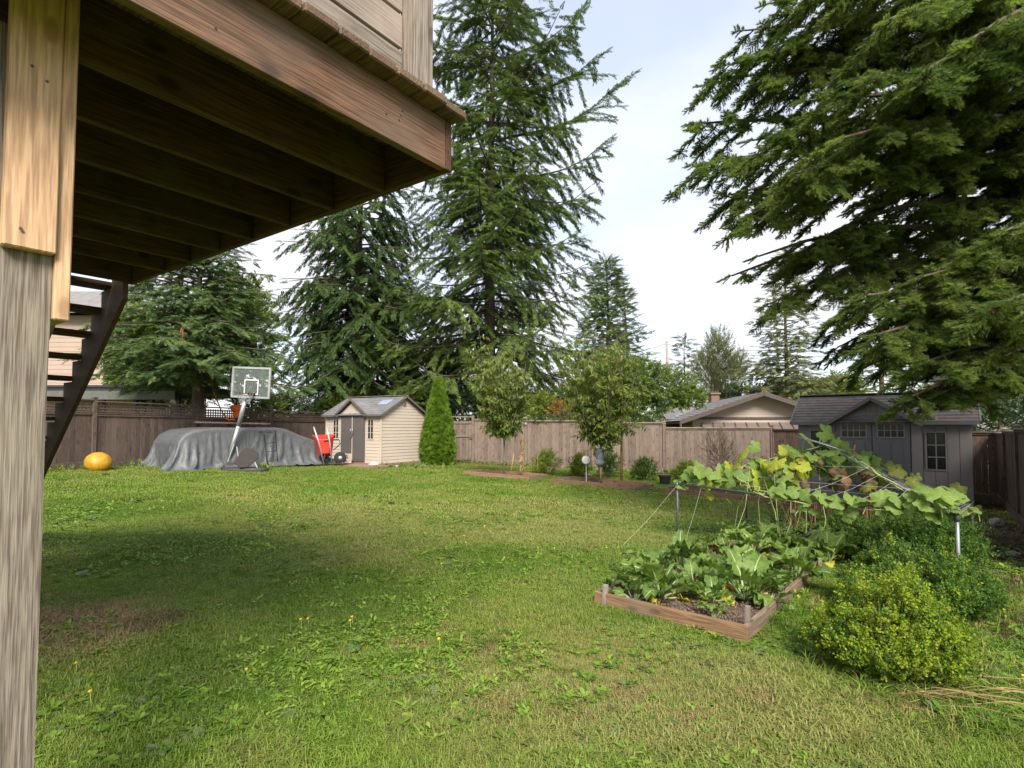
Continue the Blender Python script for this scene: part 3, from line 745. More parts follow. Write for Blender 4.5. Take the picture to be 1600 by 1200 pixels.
def clap_gable(mb, yc, hw, z0, z1, x, out, rows):
    h = (z1 - z0) / rows
    for r in range(rows):
        a = z0 + r*h; w0 = hw * (1 - r/rows); w1 = hw * (1 - (r+1)/rows)
        mb.add([(x+out*.012, yc-w0, a), (x+out*.012, yc+w0, a), (x, yc+w1, a+h), (x, yc-w1, a+h), (x, yc-w0, a), (x, yc+w0, a)], [(0,1,2,3), (4,5,1,0)])
def roof_side(mb, x0, x1, ye, ze, yr, zr, courses, th=.03):
    """courses of shingles from eave (ye,ze) to ridge (yr,zr), each lapping over the one below"""
    for c_ in range(courses):
        f0 = c_ / courses; f1 = (c_ + 1) / courses + .02
        a = (ye + (yr-ye)*f0, ze + (zr-ze)*f0); b2 = (ye + (yr-ye)*f1, ze + (zr-ze)*f1)
        mb.add([(x0, a[0], a[1]), (x1, a[0], a[1]), (x1, b2[0], b2[1]), (x0, b2[0], b2[1]),
                (x0, a[0], a[1]+th), (x1, a[0], a[1]+th), (x1, b2[0], b2[1]+.006), (x0, b2[0], b2[1]+.006)],
               [(0,3,2,1), (4,5,6,7), (0,1,5,4), (1,2,6,5), (2,3,7,6), (3,0,4,7)])
# --- beige shed (local x to the right along the door side, y into the shed)
th_ = R(30.5); SL = 2.65; SW = 2.35
c3 = Vector((-4.44, 19.3, 0)); ux = Vector((math.cos(th_), -math.sin(th_), 0)); o3 = c3 - ux * SL
MS = frameM((o3.x, o3.y, gz(-5.3) + .09), ux)
s1 = thing('garden_shed', 'small beige shed with taupe double doors and a light grey shingle roof', 'shed', MS)
EH = 1.70; RH = 2.33; ov = .12
mb = MB()
mb.box((0, .02, 0), (SL, .05, EH)); mb.box((0, SW-.05, 0), (SL, SW-.02, EH)); mb.box((.0, .05, 0), (.04, SW-.05, EH)); mb.box((SL-.04, .05, 0), (SL-.0, SW-.05, EH))
DX0, DX1 = .78, 1.92
clap(mb, 0, DX0-.02, .02, 0, EH-.06, 15, -1, 'x'); clap(mb, DX1+.02, SL, .02, 0, EH-.06, 15, -1, 'x')
clap(mb, 0, SW, SL, 0, EH-.03, 15, 1, 'y'); clap(mb, 0, SW, 0, 0, EH-.03, 15, -1, 'y')
for X_, o_ in ((SL-.002, 1), (.002, -1)): clap_gable(mb, SW/2, SW/2, EH-.03, RH-.02, X_, o_, 6)
mb.add([(SL-.02,0,EH-.03),(SL-.02,SW,EH-.03),(SL-.02,SW/2,RH-.03),(.02,0,EH-.03),(.02,SW,EH-.03),(.02,SW/2,RH-.03)], [(0,1,2),(3,5,4)])
mb.obj('wall', M_clap, s1)
mb = MB()
for x_, y_ in ((0,.0),(SL,.0),(SL,SW),(0,SW)): mb.box((x_-.03, y_-.03+.02, 0), (x_+.03, y_+.03-.0, EH-.0))
mb.obj('corner_trim', M_clap, s1, bevel=.006)
mb = MB(); roof_side(mb, -ov, SL+ov, -ov, EH-.06, SW/2, RH, 9); mb2 = MB(); roof_side(mb2, -ov, SL+ov, SW+ov, EH-.06, SW/2, RH, 9)
mb.obj('roof', M_shing, s1); mb2.obj('roof', M_shing, s1)
mb = MB(); mb.bar((-ov-.02, SW/2, RH+.035), (SL+ov+.02, SW/2, RH+.035), .16, .02); mb.obj('ridge_cap', M_shing, s1)
mb = MB()
for X_ in (-ov-.012, SL+ov+.012):
    for s_ in (0, 1):
        y0 = -ov if s_ == 0 else SW+ov
        mb.bar((X_, y0, EH-.075), (X_, SW/2, RH-.01), .024, .07, up=(0,0,1))
mb.bar((-ov, -ov-.012, EH-.07), (DX0-.05, -ov-.012, EH-.07), .024, .06); mb.bar((DX1+.05, -ov-.012, EH-.07), (SL+ov, -ov-.012, EH-.07), .024, .06)
mb.obj('roof_trim', M_dtrim, s1)
dcx = (DX0 + DX1)/2; dg = .78                           # little gable over the doors
mb = MB()
mb.add([(dcx-dg+.12, -.03, EH-.04), (dcx+dg-.12, -.03, EH-.04), (dcx, -.03, EH+.42), (dcx-dg+.12, .25, EH-.04), (dcx+dg-.12, .25, EH-.04), (dcx, .25, EH+.42)], [(0,1,2),(5,4,3),(0,3,4,1)])
mb.obj('dormer_wall', M_clap, s1)
mb = MB()
for s_ in (-1, 1):
    a = Vector((dcx + s_*dg, -.14, EH-.07)); b2 = Vector((dcx, -.14, EH+.50))
    mb.add([a, b2, b2 + Vector((0,1.0,0)), a + Vector((0,.25,0)), a + Vector((0,0,.03)), b2 + Vector((0,0,.03)), b2 + Vector((0,1.0,.03)), a + Vector((0,.25,.03))], [(0,1,2,3),(4,7,6,5),(0,4,5,1),(2,6,7,3),(0,3,7,4)])
mb.obj('dormer_roof', M_shing, s1)
mb = MB()
for s_ in (-1, 1): mb.bar((dcx + s_*(dg+.01), -.155, EH-.07), (dcx, -.155, EH+.50), .024, .07)
mb.obj('dormer_trim', M_dtrim, s1)
def arch_door(x0, x1, zb, z0, z1, y, th, n=8):
    """panel whose top rises from z0 (at x0) to z1 (at x1) as an arch"""
    mb = MB(); pts = [(x0, zb)] + [(x1, zb)] + [(x1 + (x0-x1)*i/n, z0 + (z1-z0)*math.cos(math.pi/2*i/n)) for i in range(n+1)]
    m = len(pts); mb.add([(x, y, z) for x, z in pts] + [(x, y+th, z) for x, z in pts], [tuple(range(m)), tuple(range(2*m-1, m-1, -1))] + [((i+1) % m, i, m+i, m+(i+1) % m) for i in range(m)])
    return mb
for s_ in (-1, 1):
    x0 = dcx + s_*.57; x1 = dcx + s_*.006
    d_ = arch_door(x0, x1, .05, 1.70, 1.84, -.028, .035).obj('door', M_door, s1, bevel=.004)
    d2_ = arch_door(dcx + s_*.50, dcx + s_*.07, .12, 1.58, 1.72, -.036, .008).obj('door_panel', M_door, d_)
    mb = MB(); mb.tube([(dcx+s_*.05, -.03, .98), (dcx+s_*.05, -.085, 1.0), (dcx+s_*.05, -.085, 1.16), (dcx+s_*.05, -.03, 1.18)], .013, 6)
    mb.obj('handle', M_steel, d_, smooth=True)
mb = MB(); mb.box((dcx-.03,-.10,.90), (dcx+.03,-.06,.965)); mb.tube([(dcx-.02,-.08,.96),(dcx-.02,-.08,1.0),(dcx+.02,-.08,1.0),(dcx+.02,-.08,.96)], .006, 6)
mb.obj('padlock', M_steel, s1)
mb = MB(); mb.bar((dcx, -.045, .05), (dcx, -.045, 1.82), .03, .012, up=(0,1,0)); mb.obj('door_strip', M_clap, s1)
for wx in (.50, 2.18):
    mb = MB(); x0, x1, z0, z1 = wx-.13, wx+.13, .82, 1.50
    for a, b2 in (((x0,z0),(x1,z0)),((x0,z1),(x1,z1))): mb.box((a[0]-.02, -.004, a[1]-.018), (b2[0]+.02, .012, a[1]+.018))
    for xx in (x0, x1, wx): mb.box((xx-.018, -.006, z0), (xx+.018, .010, z1))
    w_ = mb.obj('window', M_clap, s1)
    for q in ((x0+.019, wx-.019), (wx+.019, x1-.019)):
        for r_ in range(3):
            za = z0 + (z1-z0)*r_/3 + .014; zb_ = z0 + (z1-z0)*(r_+1)/3 - .014
            MB().box((q[0], -.001, za), (q[1], .006, zb_)).obj('pane', M_glass, w_)
mb = MB(); mb.tube([(SL+.02, SW/2, 2.06), (SL+.035, SW/2, 2.06)], .085, 20); o = mb.obj('vent', M_clap, s1); o['label'] = 'round beige vent under the gable peak'
mb = MB()
for k in range(5): mb.box((SL+.034, SW/2-.06, 2.0+k*.026), (SL+.044, SW/2+.06, 2.012+k*.026))
mb.obj('vent_slat', M_dtrim, s1)
mb = MB(); sl_ = (RH-EH+.06)/(SW/2+ov)
def onroof(x, y, up=.045): return (x, y, EH-.06 + (y+ov)*sl_ + up)
mb.add([onroof(1.95,.55), onroof(2.40,.55), onroof(2.40,.86), onroof(1.95,.86), onroof(1.95,.55,.03), onroof(2.40,.55,.03), onroof(2.40,.86,.03), onroof(1.95,.86,.03)], [(0,1,2,3),(4,7,6,5),(0,4,5,1),(1,5,6,2),(2,6,7,3),(3,7,4,0)])
mb.obj('skylight', plain('skylight_blue', (.30,.38,.50), rough=.15), s1)
M_pav = plain('paver_reddish', (.27,.17,.13), (.19,.12,.10), rough=.95, bs=.4, rnd=9)
pd = thing('paver_path', 'reddish paving stones in front of the beige shed doors', 'paving', MS @ Matrix.Translation((0,0,-.09)))
rng = random.Random(4)
for i in range(12):
    for j in range(3):
        MB().box((-.6 + i*.305, -.95 + j*.305, 0), (-.6 + i*.305 + .295, -.95 + j*.305 + .295, .055 + rng.uniform(-.006,.006))).obj('paver', M_pav, pd)
MB().box((-.1,-.02,-.02), (SL+.1, SW+.1, .085)).obj('slab', M_pav, pd)

# --- grey shed
ux = Vector((.8, -.6, 0)); o4 = Vector((7.50, 14.95, 0)); GL = 3.55; GD = 2.3
MG = frameM((o4.x, o4.y, -.31), ux)
s2 = thing('garden_shed', 'large charcoal grey shed with arched double doors, windows and rusty-stained roof', 'shed', MG)
EH = 1.96; RH = 2.66; ov = .14
DX0, DX1 = .86, 2.42; PW = GL / 14
def panels(x0, x1, y, z0, z1, parent, hole=None):
    n = max(1, round((x1-x0)/.25)); w = (x1-x0)/n
    for k in range(n):
        a = x0 + k*w; b2 = a + w - .008
        segs = [(z0, z1)]
        if hole and a < hole[1] and b2 > hole[0]: segs = [(z0, hole[2]), (hole[3], z1)]
        for p, q in segs:
            MB().box((a, y, p), (b2, y+.03, q)).obj('wall_panel', M_grey, parent, bevel=.004)
W1 = (.30, .72, .86, 1.72); W2 = (2.72, 3.06, .84, 1.68)
panels(0, DX0, 0, 0, EH, s2, W1); panels(DX1, GL, 0, 0, EH, s2, W2)
mb = MB(); mb.box((0.02,.031,0), (DX0,.05,W1[2])); mb.box((.02, GD-.03, 0), (GL-.02, GD, EH)); mb.box((0,.05,0), (.03,GD,EH)); mb.box((GL-.03,.05,0), (GL,GD,EH))
mb.box((0,.031,0),(W1[0],.05,EH)); mb.box((W1[1],.031,0),(W2[0],.05,EH)); mb.box((W2[1],.031,0),(GL,.05,EH)); mb.box((W1[0],.031,0),(W1[1],.05,W1[2])); mb.box((W1[0],.031,W1[3]),(W1[1],.05,EH)); mb.box((W2[0],.031,0),(W2[1],.05,W2[2])); mb.box((W2[0],.031,W2[3]),(W2[1],.05,EH))
mb.add([(GL-.01,0,EH),(GL-.01,GD,EH),(GL-.01,GD/2,RH-.02),(.01,0,EH),(.01,GD,EH),(.01,GD/2,RH-.02)], [(0,1,2),(3,5,4)])
mb.obj('wall', M_grey, s2)
for W in (W1, W2):
    x0, x1, z0, z1 = W; mb = MB(); f_ = .035
    mb.box((x0-f_,-.015,z0-f_),(x1+f_,.03,z0)); mb.box((x0-f_,-.015,z1),(x1+f_,.03,z1+f_)); mb.box((x0-f_,-.014,z0),(x0,.029,z1)); mb.box((x1,-.014,z0),(x1+f_,.029,z1))
    mb.box(((x0+x1)/2-.012,-.008,z0),((x0+x1)/2+.012,.022,z1))
    for k in (1,2): mb.box((x0,-.010,z0+(z1-z0)*k/3-.012),(x1,.02,z0+(z1-z0)*k/3+.012))
    w_ = mb.obj('window', M_grey, s2)
    for i in range(2):
        for k in range(3):
            xa = x0 + (x1-x0)*i/2; za = z0 + (z1-z0)*k/3
            MB().box((xa+.013,.004,za+.013),(xa+(x1-x0)/2-.013,.010,za+(z1-z0)/3-.013)).obj('pane', M_glass, w_)
mb = MB(); roof_side(mb, -ov, GL+ov, -ov, EH-.03, GD/2, RH, 10, .028); mb.obj('roof', M_shdk, s2)
mb = MB(); roof_side(mb, -ov, GL+ov, GD+ov, EH-.03, GD/2, RH, 6, .028); mb.obj('roof', M_shdk, s2)
for k in range(13): 
    x = -ov + (GL+2*ov)*k/13; mb = MB(); mb.bar((x+.005, GD/2, RH+.035+.004*(k%2)), (x+(GL+2*ov)/13+.02, GD/2, RH+.03), .26, .018); mb.obj('ridge_shingle', M_shdk, s2)
dcx = (DX0+DX1)/2; dg = 1.0; dh = .62
mb = MB(); mb.bar((-ov,-ov-.01,EH-.05),(DX0-.12,-ov-.01,EH-.05),.03,.08); mb.bar((DX1+.12,-ov-.01,EH-.05),(GL+ov,-ov-.01,EH-.05),.03,.08)
mb.bar((-ov-.012,-ov,EH-.04),(-ov-.012,GD/2,RH-.01),.03,.08); mb.bar((GL+ov+.012,-ov,EH-.04),(GL+ov+.012,GD/2,RH-.01),.03,.08)
mb.obj('roof_trim', M_greyd, s2)
for k in range(7):
    xa = dcx-dg+.14 + (2*dg-.28)*k/7; xb = xa + (2*dg-.28)/7 - .008
    ha = dh*(1-abs(xa-dcx)/dg)-.02; hb = dh*(1-abs(xb-dcx)/dg)-.02
    pts = [(xa, EH-.10), (xb, EH-.10), (xb, EH-.07+hb)] + ([(dcx, EH-.07+dh-.02)] if xa < dcx < xb else []) + [(xa, EH-.07+ha)]
    MB().prism(pts, -.02, .03).obj('gable_panel', M_grey, s2)
mb = MB()
for s_ in (-1, 1):
    nc = 5
    for c_ in range(nc):
        f0 = c_/nc; f1 = (c_+1)/nc + .02
        A_ = Vector((dcx + s_*dg*(1-f0), 0, EH-.09 + dh*1.04*f0)); B2 = Vector((dcx + s_*dg*(1-f1), 0, EH-.09 + dh*1.04*f1))
        Ly0 = -.18; d0 = .30 + f0*.95; d1 = .30 + min(1,f1)*.95
        vs = [A_+Vector((0,Ly0,0)), B2+Vector((0,Ly0,0)), B2+Vector((0,d1,0)), A_+Vector((0,d0,0))]
        mb.add(vs + [v + Vector((0,0,.028 if i in (0,3) else .008)) for i, v in enumerate(vs)], [(0,1,2,3),(4,7,6,5),(0,4,5,1),(1,5,6,2),(2,6,7,3),(3,7,4,0)])
mb.obj('dormer_roof', M_shdk, s2)
mb = MB()
for s_ in (-1,1): mb.bar((dcx+s_*(dg+.02), -.195, EH-.10), (dcx, -.195, EH-.09+dh*1.04), .025, .085)
mb.obj('dormer_trim', M_greyd, s2)
MB().box((DX0, .0, 0), (DX1, .03, .05)).obj('threshold', M_greyd, s2)
for s_ in (-1, 1):
    x0 = dcx + s_*.76; x1 = dcx + s_*.008
    d_ = arch_door(x0, x1, .05, 1.96, 2.12, -.03, .05).obj('door', M_greyd, s2, bevel=.004)
    xa, xb = sorted((dcx + s_*.64, dcx + s_*.13))
    mb = MB(); zt0, zt1 = 1.58, 1.90; f_ = .03
    mb.box((xa-f_,-.045,zt0-f_),(xb+f_,-.031,zt0)); mb.box((xa-f_,-.045,zt1),(xb+f_,-.031,zt1+f_)); mb.box((xa-f_,-.044,zt0),(xa,-.031,zt1)); mb.box((xb,-.044,zt0),(xb+f_,-.031,zt1))
    for k in (1,2,3): mb.box((xa+(xb-xa)*k/4-.009,-.042,zt0),(xa+(xb-xa)*k/4+.009,-.033,zt1))
    mb.box((xa,-.043,(zt0+zt1)/2-.009),(xb,-.034,(zt0+zt1)/2+.009))
    mb.obj('window_frame', M_grey, d_)
    MB().box((xa,-.036,zt0),(xb,-.0305,zt1)).obj('pane', M_glass, d_)
    for k in (0,1):
        a = xa + (xb-xa)*k/2 + .01; b2 = xa + (xb-xa)*(k+1)/2 - .01
        MB().box((a,-.042,.20),(b2,-.0302,1.46)).obj('door_panel', M_greyd, d_, bevel=.008)
    mb = MB(); mb.tube([(dcx+s_*.07,-.03,.92),(dcx+s_*.07,-.09,.94),(dcx+s_*.07,-.09,1.12),(dcx+s_*.07,-.03,1.14)], .014, 6); mb.obj('handle', M_nail, d_, smooth=True)
mb = MB(); mb.box((dcx-.03,-.10,.86),(dcx+.03,-.07,.93)); mb.tube([(dcx-.02,-.085,.93),(dcx-.02,-.085,.98),(dcx+.02,-.085,.98),(dcx+.02,-.085,.93)], .006, 6); mb.obj('padlock', M_nail, s2)
# red sack and box seen behind the small window
rb = MB(); rb.box((W1[0]+.02,.07,.3),(W1[1]-.02,.25,1.35)); o = rb.obj('red_box', plain('red_plastic', (.45,.03,.03), rough=.5), None, MG); tag(o, 'red and white box standing behind the small window of the charcoal shed', 'box')

# ================================================================== neighbours
M_stucco = plain('siding_beige', (.38,.315,.26), (.33,.27,.225), scale=1, rough=.8)
M_brn = plain('fascia_brown', (.075,.052,.045), rough=.6)
M_rfg, nt, b = new_mat('roof_grey')
f = noise_tex(nt, coords(nt, 'World', (1,1,6)), 3, 5, .7); nt.links.new(ramp(nt, f, [(.35, (.12,.11,.115)), (.65, (.24,.225,.225))]), b.inputs['Base Color']); b.inputs['Roughness'].default_value = .9
M_metal = plain('metal_roof_brown', (.17,.135,.125), (.14,.11,.105), rough=.4, scale=2)
M_brick = plain('brick_orange', (.20,.12,.085), (.14,.08,.06), rough=.9, scale=12)
M_dk = plain('dark_fascia', (.03,.03,.035), rough=.5)
def gable_house(name, label, M, L, W, eave, ridge, ov=.5, rows=9, wallmat=None, roofmat=None, trim=None):
    """gable end faces local -y; ridge runs along y; x across"""
    h = thing(name, label, 'house', M); wallmat = wallmat or M_stucco
    mb = MB(); mb.box((0,0.02,0), (W,L,eave)); clap(mb, 0, W, .02, .2, eave, 16, -1, 'x')
    hh = (ridge-eave)/rows
    for r in range(rows):
        w0 = W/2*(1-r/rows); w1 = W/2*(1-(r+1)/rows); a = eave + r*hh
        mb.add([(W/2-w0,-.012,a),(W/2+w0,-.012,a),(W/2+w1,0,a+hh),(W/2-w1,0,a+hh),(W/2-w0,0,a),(W/2+w0,0,a)], [(0,1,2,3),(4,5,1,0)])
    mb.add([(0,.02,eave),(W,.02,eave),(W/2,.02,ridge),(0,L,eave),(W,L,eave),(W/2,L,ridge)], [(0,1,2),(3,5,4)])
    mb.obj('wall', wallmat, h)
    sl = (ridge-eave)/(W/2)
    for s_ in (0,1):
        mb = MB(); n = 12
        for c_ in range(n):
            f0 = c_/n; f1 = (c_+1)/n+.01; X0 = -ov + (W/2+ov)*f0; X1 = -ov + (W/2+ov)*f1; z0 = eave - ov*sl + (X0+ov)*sl; z1 = eave - ov*sl + (X1+ov)*sl
            if s_: X0, X1 = W-X0, W-X1
            mb.add([(X0,-ov,z0+.05),(X1,-ov,z1+.05),(X1,L+ov,z1+.05),(X0,L+ov,z0+.05),(X0,-ov,z0+.09),(X1,-ov,z1+.065),(X1,L+ov,z1+.065),(X0,L+ov,z0+.09)], [(0,1,2,3),(4,7,6,5),(0,4,5,1),(1,5,6,2),(2,6,7,3),(3,7,4,0)])
        mb.obj('roof', roofmat or M_rfg, h)
    mb = MB()
    for X_ in (-ov, W+ov): mb.bar((X_,-ov-.02,eave-ov*sl+.0), (W/2,-ov-.02,ridge+.0), .04, .20)
    for X_ in (-ov, W+ov): mb.bar((X_,-ov,eave-ov*sl), (X_,L+ov,eave-ov*sl), .05, .16)
    mb.obj('fascia', trim or M_brn, h)
    return h
# beige gable house behind the back fence
Yh = 28.0
pL = at(1096, 650, Yh); pR = at(1262, 650, Yh - 1); pT = at(1192, 620, Yh); 
W_ = 6.3; ox = at(1112, 650, Yh).x - .95
MH = frameM((ox, Yh, gz(9)), (1, -.10, 0))
zE = at(1100, 652, Yh).z - gz(9); zR = at(1190, 617, Yh).z - gz(9)
hs = gable_house('neighbour_house', 'beige neighbouring house with a low brown-edged gable beyond the back fence', MH, 9, W_, zE, zR, ov=.75)
mb = MB(); mb.bar((.0,-.03,zE-.05), (W_,-.03,zE-.05), .03, .10); mb.obj('band_trim', M_brn, hs)
mb = MB(); mb.tube([(-.72,-.8,zE-.35),(-.7,-.75,zE-.65),(.2,-.25,zE-1.0),(.35,-.08,zE-1.3),(.35,-.08,.2)], .05, 8); mb.obj('downpipe', M_brn, hs, smooth=True)
for k in range(11):                                     # standing seam lean-to roof
    x0 = .45 + k*.52
    mb = MB(); mb.add([(x0,-.05,zE-.28),(x0+.50,-.05,zE-.28),(x0+.10,-2.2,zE-.98),(x0-.40,-2.2,zE-.98),(x0,-.05,zE-.31),(x0+.50,-.05,zE-.31),(x0+.10,-2.2,zE-1.01),(x0-.40,-2.2,zE-1.01)], [(0,1,2,3),(4,7,6,5),(0,4,5,1),(1,5,6,2),(2,6,7,3),(3,7,4,0)])
    mb.obj('roof_panel', M_metal, hs)
    mb = MB(); mb.bar((x0+.505,-.05,zE-.27), (x0+.105,-2.2,zE-.97), .035, .06); mb.obj('roof_seam', M_brn, hs)
mb = MB(); mb.bar((.2,-2.15,zE-1.05),(6.2,-2.15,zE-1.05),.08,.14)
for x in (.3,3.2,6.1): mb.bar((x,-2.12,0),(x,-2.12,zE-1.1),.1,.1)
mb.obj('porch_frame', M_brn, hs)
# hip-roofed grey house behind it with chimney and a dark-topped white dormer
Yg = 36.0
a = at(1042, 662, Yg-5); b2 = at(1078, 630, Yg); c4 = at(1300, 628, Yg+1)
h2 = thing('neighbour_house', 'house with a worn grey shingle roof, brick chimney and white dormer beyond the fence', 'house', loc=(b2.x, Yg, gz(14)))
zr = b2.z; ze = a.z
mb = MB()
P0 = Vector((a.x,Yg-5,ze)); P1 = Vector((c4.x+3,Yg-5,ze)); P2 = Vector((c4.x,Yg,zr)); P3 = Vector((b2.x,Yg,zr)); P4 = Vector((a.x,Yg+5,ze)); P5 = Vector((c4.x+3,Yg+5,ze))
n = 14
for c_ in range(n):
    f0, f1 = c_/n, (c_+1)/n
    q = [P0.lerp(P3,f0), P1.lerp(P2,f0), P1.lerp(P2,f1), P0.lerp(P3,f1)]; q2 = [v + Vector((0,0,.05 if i < 2 else .01)) for i, v in enumerate(q)]
    mb.add(q + q2, [(0,1,2,3),(4,5,6,7),(0,1,5,4),(0,4,7,3),(1,2,6,5)])
mb.add([P0,P3,P4,P5,P2,P1], [(0,1,2),(1,2,3,4),(4,5,3)])
mb.obj('roof', M_rfg, h2, Matrix.Identity(4))
mb = MB(); mb.box((a.x+.5,Yg-4.4,gz(14)), (c4.x+2.4,Yg+4.5,ze+.02)); mb.obj('wall', M_stucco, h2, Matrix.Identity(4))
mb = MB(); mb.bar(P0+Vector((0,-.03,-.08)),P1+Vector((0,-.03,-.08)),.05,.18); mb.obj('fascia', M_brn, h2, Matrix.Identity(4))
for u0, u1 in ((1060,1085),(1090,1104)):
    w0 = at(u0, 668, Yg-4.45); w1 = at(u1, 662, Yg-4.45); MB().box((w0.x,Yg-4.46,ze-1.5),(w1.x,Yg-4.42,ze-.4)).obj('window', M_glass, h2, Matrix.Identity(4))
p = at(1118, 614, Yg-.5); mb = MB(); mb.box((p.x-.3,Yg-.6,zr-1.2),(p.x+.2,Yg,p.z-.1)); mb.box((p.x-.36,Yg-.7,p.z-.1),(p.x+.26,Yg+.1,p.z)); mb.obj('chimney', M_brick, h2, Matrix.Identity(4))
h3 = thing('neighbour_house', 'white upper storey with flat black roof peeking over the grey roof', 'house', loc=(12.9, 41, gz(14)))
a = at(1076, 634, 41); b2 = at(1106, 617, 41)
mb = MB(); mb.box((a.x, 41, gz(14)), (b2.x+.2, 44, b2.z+.1)); mb.obj('wall', plain('render_white', (.75,.74,.72), rough=.8), h3, Matrix.Identity(4))
mb = MB(); mb.add([(a.x-1.4,40.5,b2.z-.5),(a.x-.1,40.5,b2.z+.22),(b2.x+.8,40.5,b2.z+.22),(b2.x+1.2,40.5,b2.z-.1),(a.x-1.4,46,b2.z-.5),(a.x-.1,46,b2.z+.5),(b2.x+.8,46,b2.z+.5),(b2.x+1.2,46,b2.z-.1)], [(0,1,5,4),(1,2,6,5),(2,3,7,6)])
mb.box((a.x-.2,40.45,b2.z+.02),(b2.x+.6,46,b2.z+.24)); mb.obj('roof', M_dk, h3, Matrix.Identity(4))
MB().box((a.x+.45,40.96,a.z+.0),(b2.x-.25,41.02,a.z+.30)).obj('window', M_glass, h3, Matrix.Identity(4))
a = at(1040, 634, 43); mb = MB(); mb.box((a.x,43,gz(14)),(a.x+2.2,46,a.z+.1)); o = mb.obj('wall', M_dk, h3, Matrix.Identity(4))
# grey hip roof further right
h4 = thing('neighbour_house', 'grey hip roof rising just left of the charcoal shed ridge', 'house', loc=(19, 40, gz(14)))
a = at(1222, 632, 38); b2 = at(1270, 611, 42); c4 = at(1330, 632, 38)
mb = MB(); mb.add([(a.x,38,a.z),(c4.x,38,a.z),(b2.x,42,b2.z),(a.x,46,a.z),(c4.x,46,a.z)], [(0,1,2),(1,4,2),(4,3,2),(3,0,2)]); mb.obj('roof', M_rfg, h4, Matrix.Identity(4))
mb = MB(); mb.box((a.x+.4,38.4,gz(14)),(c4.x-.4,45.6,a.z-.01)); mb.obj('wall', M_stucco, h4, Matrix.Identity(4))
# pale house at the far right behind the fir
h5 = thing('neighbour_house', 'pale house wall showing through branches right of the charcoal shed', 'house', loc=(24, 27, gz(14)))
a = at(1525, 665, 27); b2 = at(1700, 590, 27)
mb = MB(); mb.box((a.x,27,gz(14)),(b2.x,29.6,b2.z)); clap(mb, a.x, b2.x, 27, 0, b2.z, 22, -1, 'x'); mb.obj('wall', plain('siding_pale', (.30,.27,.26), rough=.8), h5, Matrix.Identity(4))
mb = MB(); mb.add([(a.x-.6,26.4,b2.z),(b2.x+.6,26.4,b2.z),(b2.x+.6,28.3,b2.z+.7),(a.x-.6,28.3,b2.z+.7),(a.x-.6,30.2,b2.z),(b2.x+.6,30.2,b2.z)], [(0,1,2,3),(3,2,5,4),(0,3,4),(1,5,2)]); mb.obj('roof', M_rfg, h5, Matrix.Identity(4))
# left neighbour with covered patio
h6 = thing('neighbour_house', 'pinkish beige sided house with dark patio roof behind the lattice fence', 'house', loc=(-19, 23, gz(-16)))
M_pink = plain('siding_pinkish', (.36,.27,.215), (.33,.245,.195), rough=.8, scale=1)
a = at(60, 600, 24); b2 = at(167, 515, 24)
zt = b2.z + .6
mb = MB(); mb.box((a.x-8,24,gz(-16)),(b2.x,32,zt)); clap(mb, a.x-8, b2.x, 24, .5, zt, 30, -1, 'x'); mb.obj('wall', M_pink, h6, Matrix.Identity(4))
mb = MB(); mb.box((b2.x-.06,23.94,0),(b2.x+.08,24.08,zt)); mb.obj('corner_trim', M_dk, h6, Matrix.Identity(4))
mb = MB(); mb.add([(a.x-8.5,23.4,zt),(b2.x+.6,23.4,zt),(b2.x-2,28,zt+2),(a.x-8.5,28,zt+2),(b2.x+.6,32.6,zt),(a.x-8.5,32.6,zt)], [(0,1,2,3),(1,4,2),(3,2,4,5)]); mb.obj('roof', M_rfg, h6, Matrix.Identity(4))
p0 = at(70, 601, 20.5); p1 = at(302, 609, 20.5)
mb = MB(); mb.box((p0.x-3,20.5,p1.z-.08),(p1.x,25.5,p1.z+.08)); mb.box((p0.x-3,20.45,p1.z+.081),(p1.x+.05,25.6,p1.z+.16)); mb.obj('patio_roof', M_dk, h6, Matrix.Identity(4))
mb = MB(); mb.box((p0.x-3,20.40,p1.z-.36),(p1.x-.6,20.46,p1.z-.05)); mb.obj('patio_fascia', plain('fascia_grey', (.11,.115,.105), rough=.6), h6, Matrix.Identity(4))
for u in (210, 235, 277):
    q = at(u, 640, 20.6); mb = MB(); mb.box((q.x-.06,20.6,gz(-14)),(q.x+.06,20.72,p1.z-.09)); mb.obj('patio_post', M_dk, h6, Matrix.Identity(4))
q0 = at(166, 640, 22.4); q1 = at(210, 640, 22.4); mb = MB(); mb.box((q0.x,22.4,0),(q1.x,22.6,p1.z-.1)); mb.obj('patio_wall', plain('wall_ochre', (.42,.31,.20), rough=.8), h6, Matrix.Identity(4))
# utility poles
M_pole = plain('pole_grey', (.30,.27,.24), (.22,.20,.18), rough=.9)
def upole(label, u, vt, Y, arm, r=.14):
    p = at(u, vt, Y); t = thing('utility_pole', label, 'utility pole', loc=(p.x, Y, gz(p.x)))
    h = p.z - gz(p.x); mb = MB(); mb.tube([(0,0,-.1),(0,0,h)], [r*1.2, r*.8], 10); mb.obj('pole', M_pole, t, smooth=True)
    if arm:
        mb = MB(); mb.bar((-arm*.35,0,h-.35),(arm,0,h-.35),.09,.11); mb.obj('crossarm', M_pole, t)
        mb = MB()
        for x in (-arm*.3, arm*.4, arm*.9): mb.tube([(x,0,h-.3),(x,0,h-.08)], [.05,.03], 8)
        mb.obj('insulator', plain('porcelain', (.35,.33,.32), rough=.3), t)
    return p, h
M_wire = plain('wire_black', (.05,.05,.05), rough=.6)
p, h = upole('grey utility pole with a crossarm seen past the basketball backboard', 417, 597, 42, 1.25, .11)
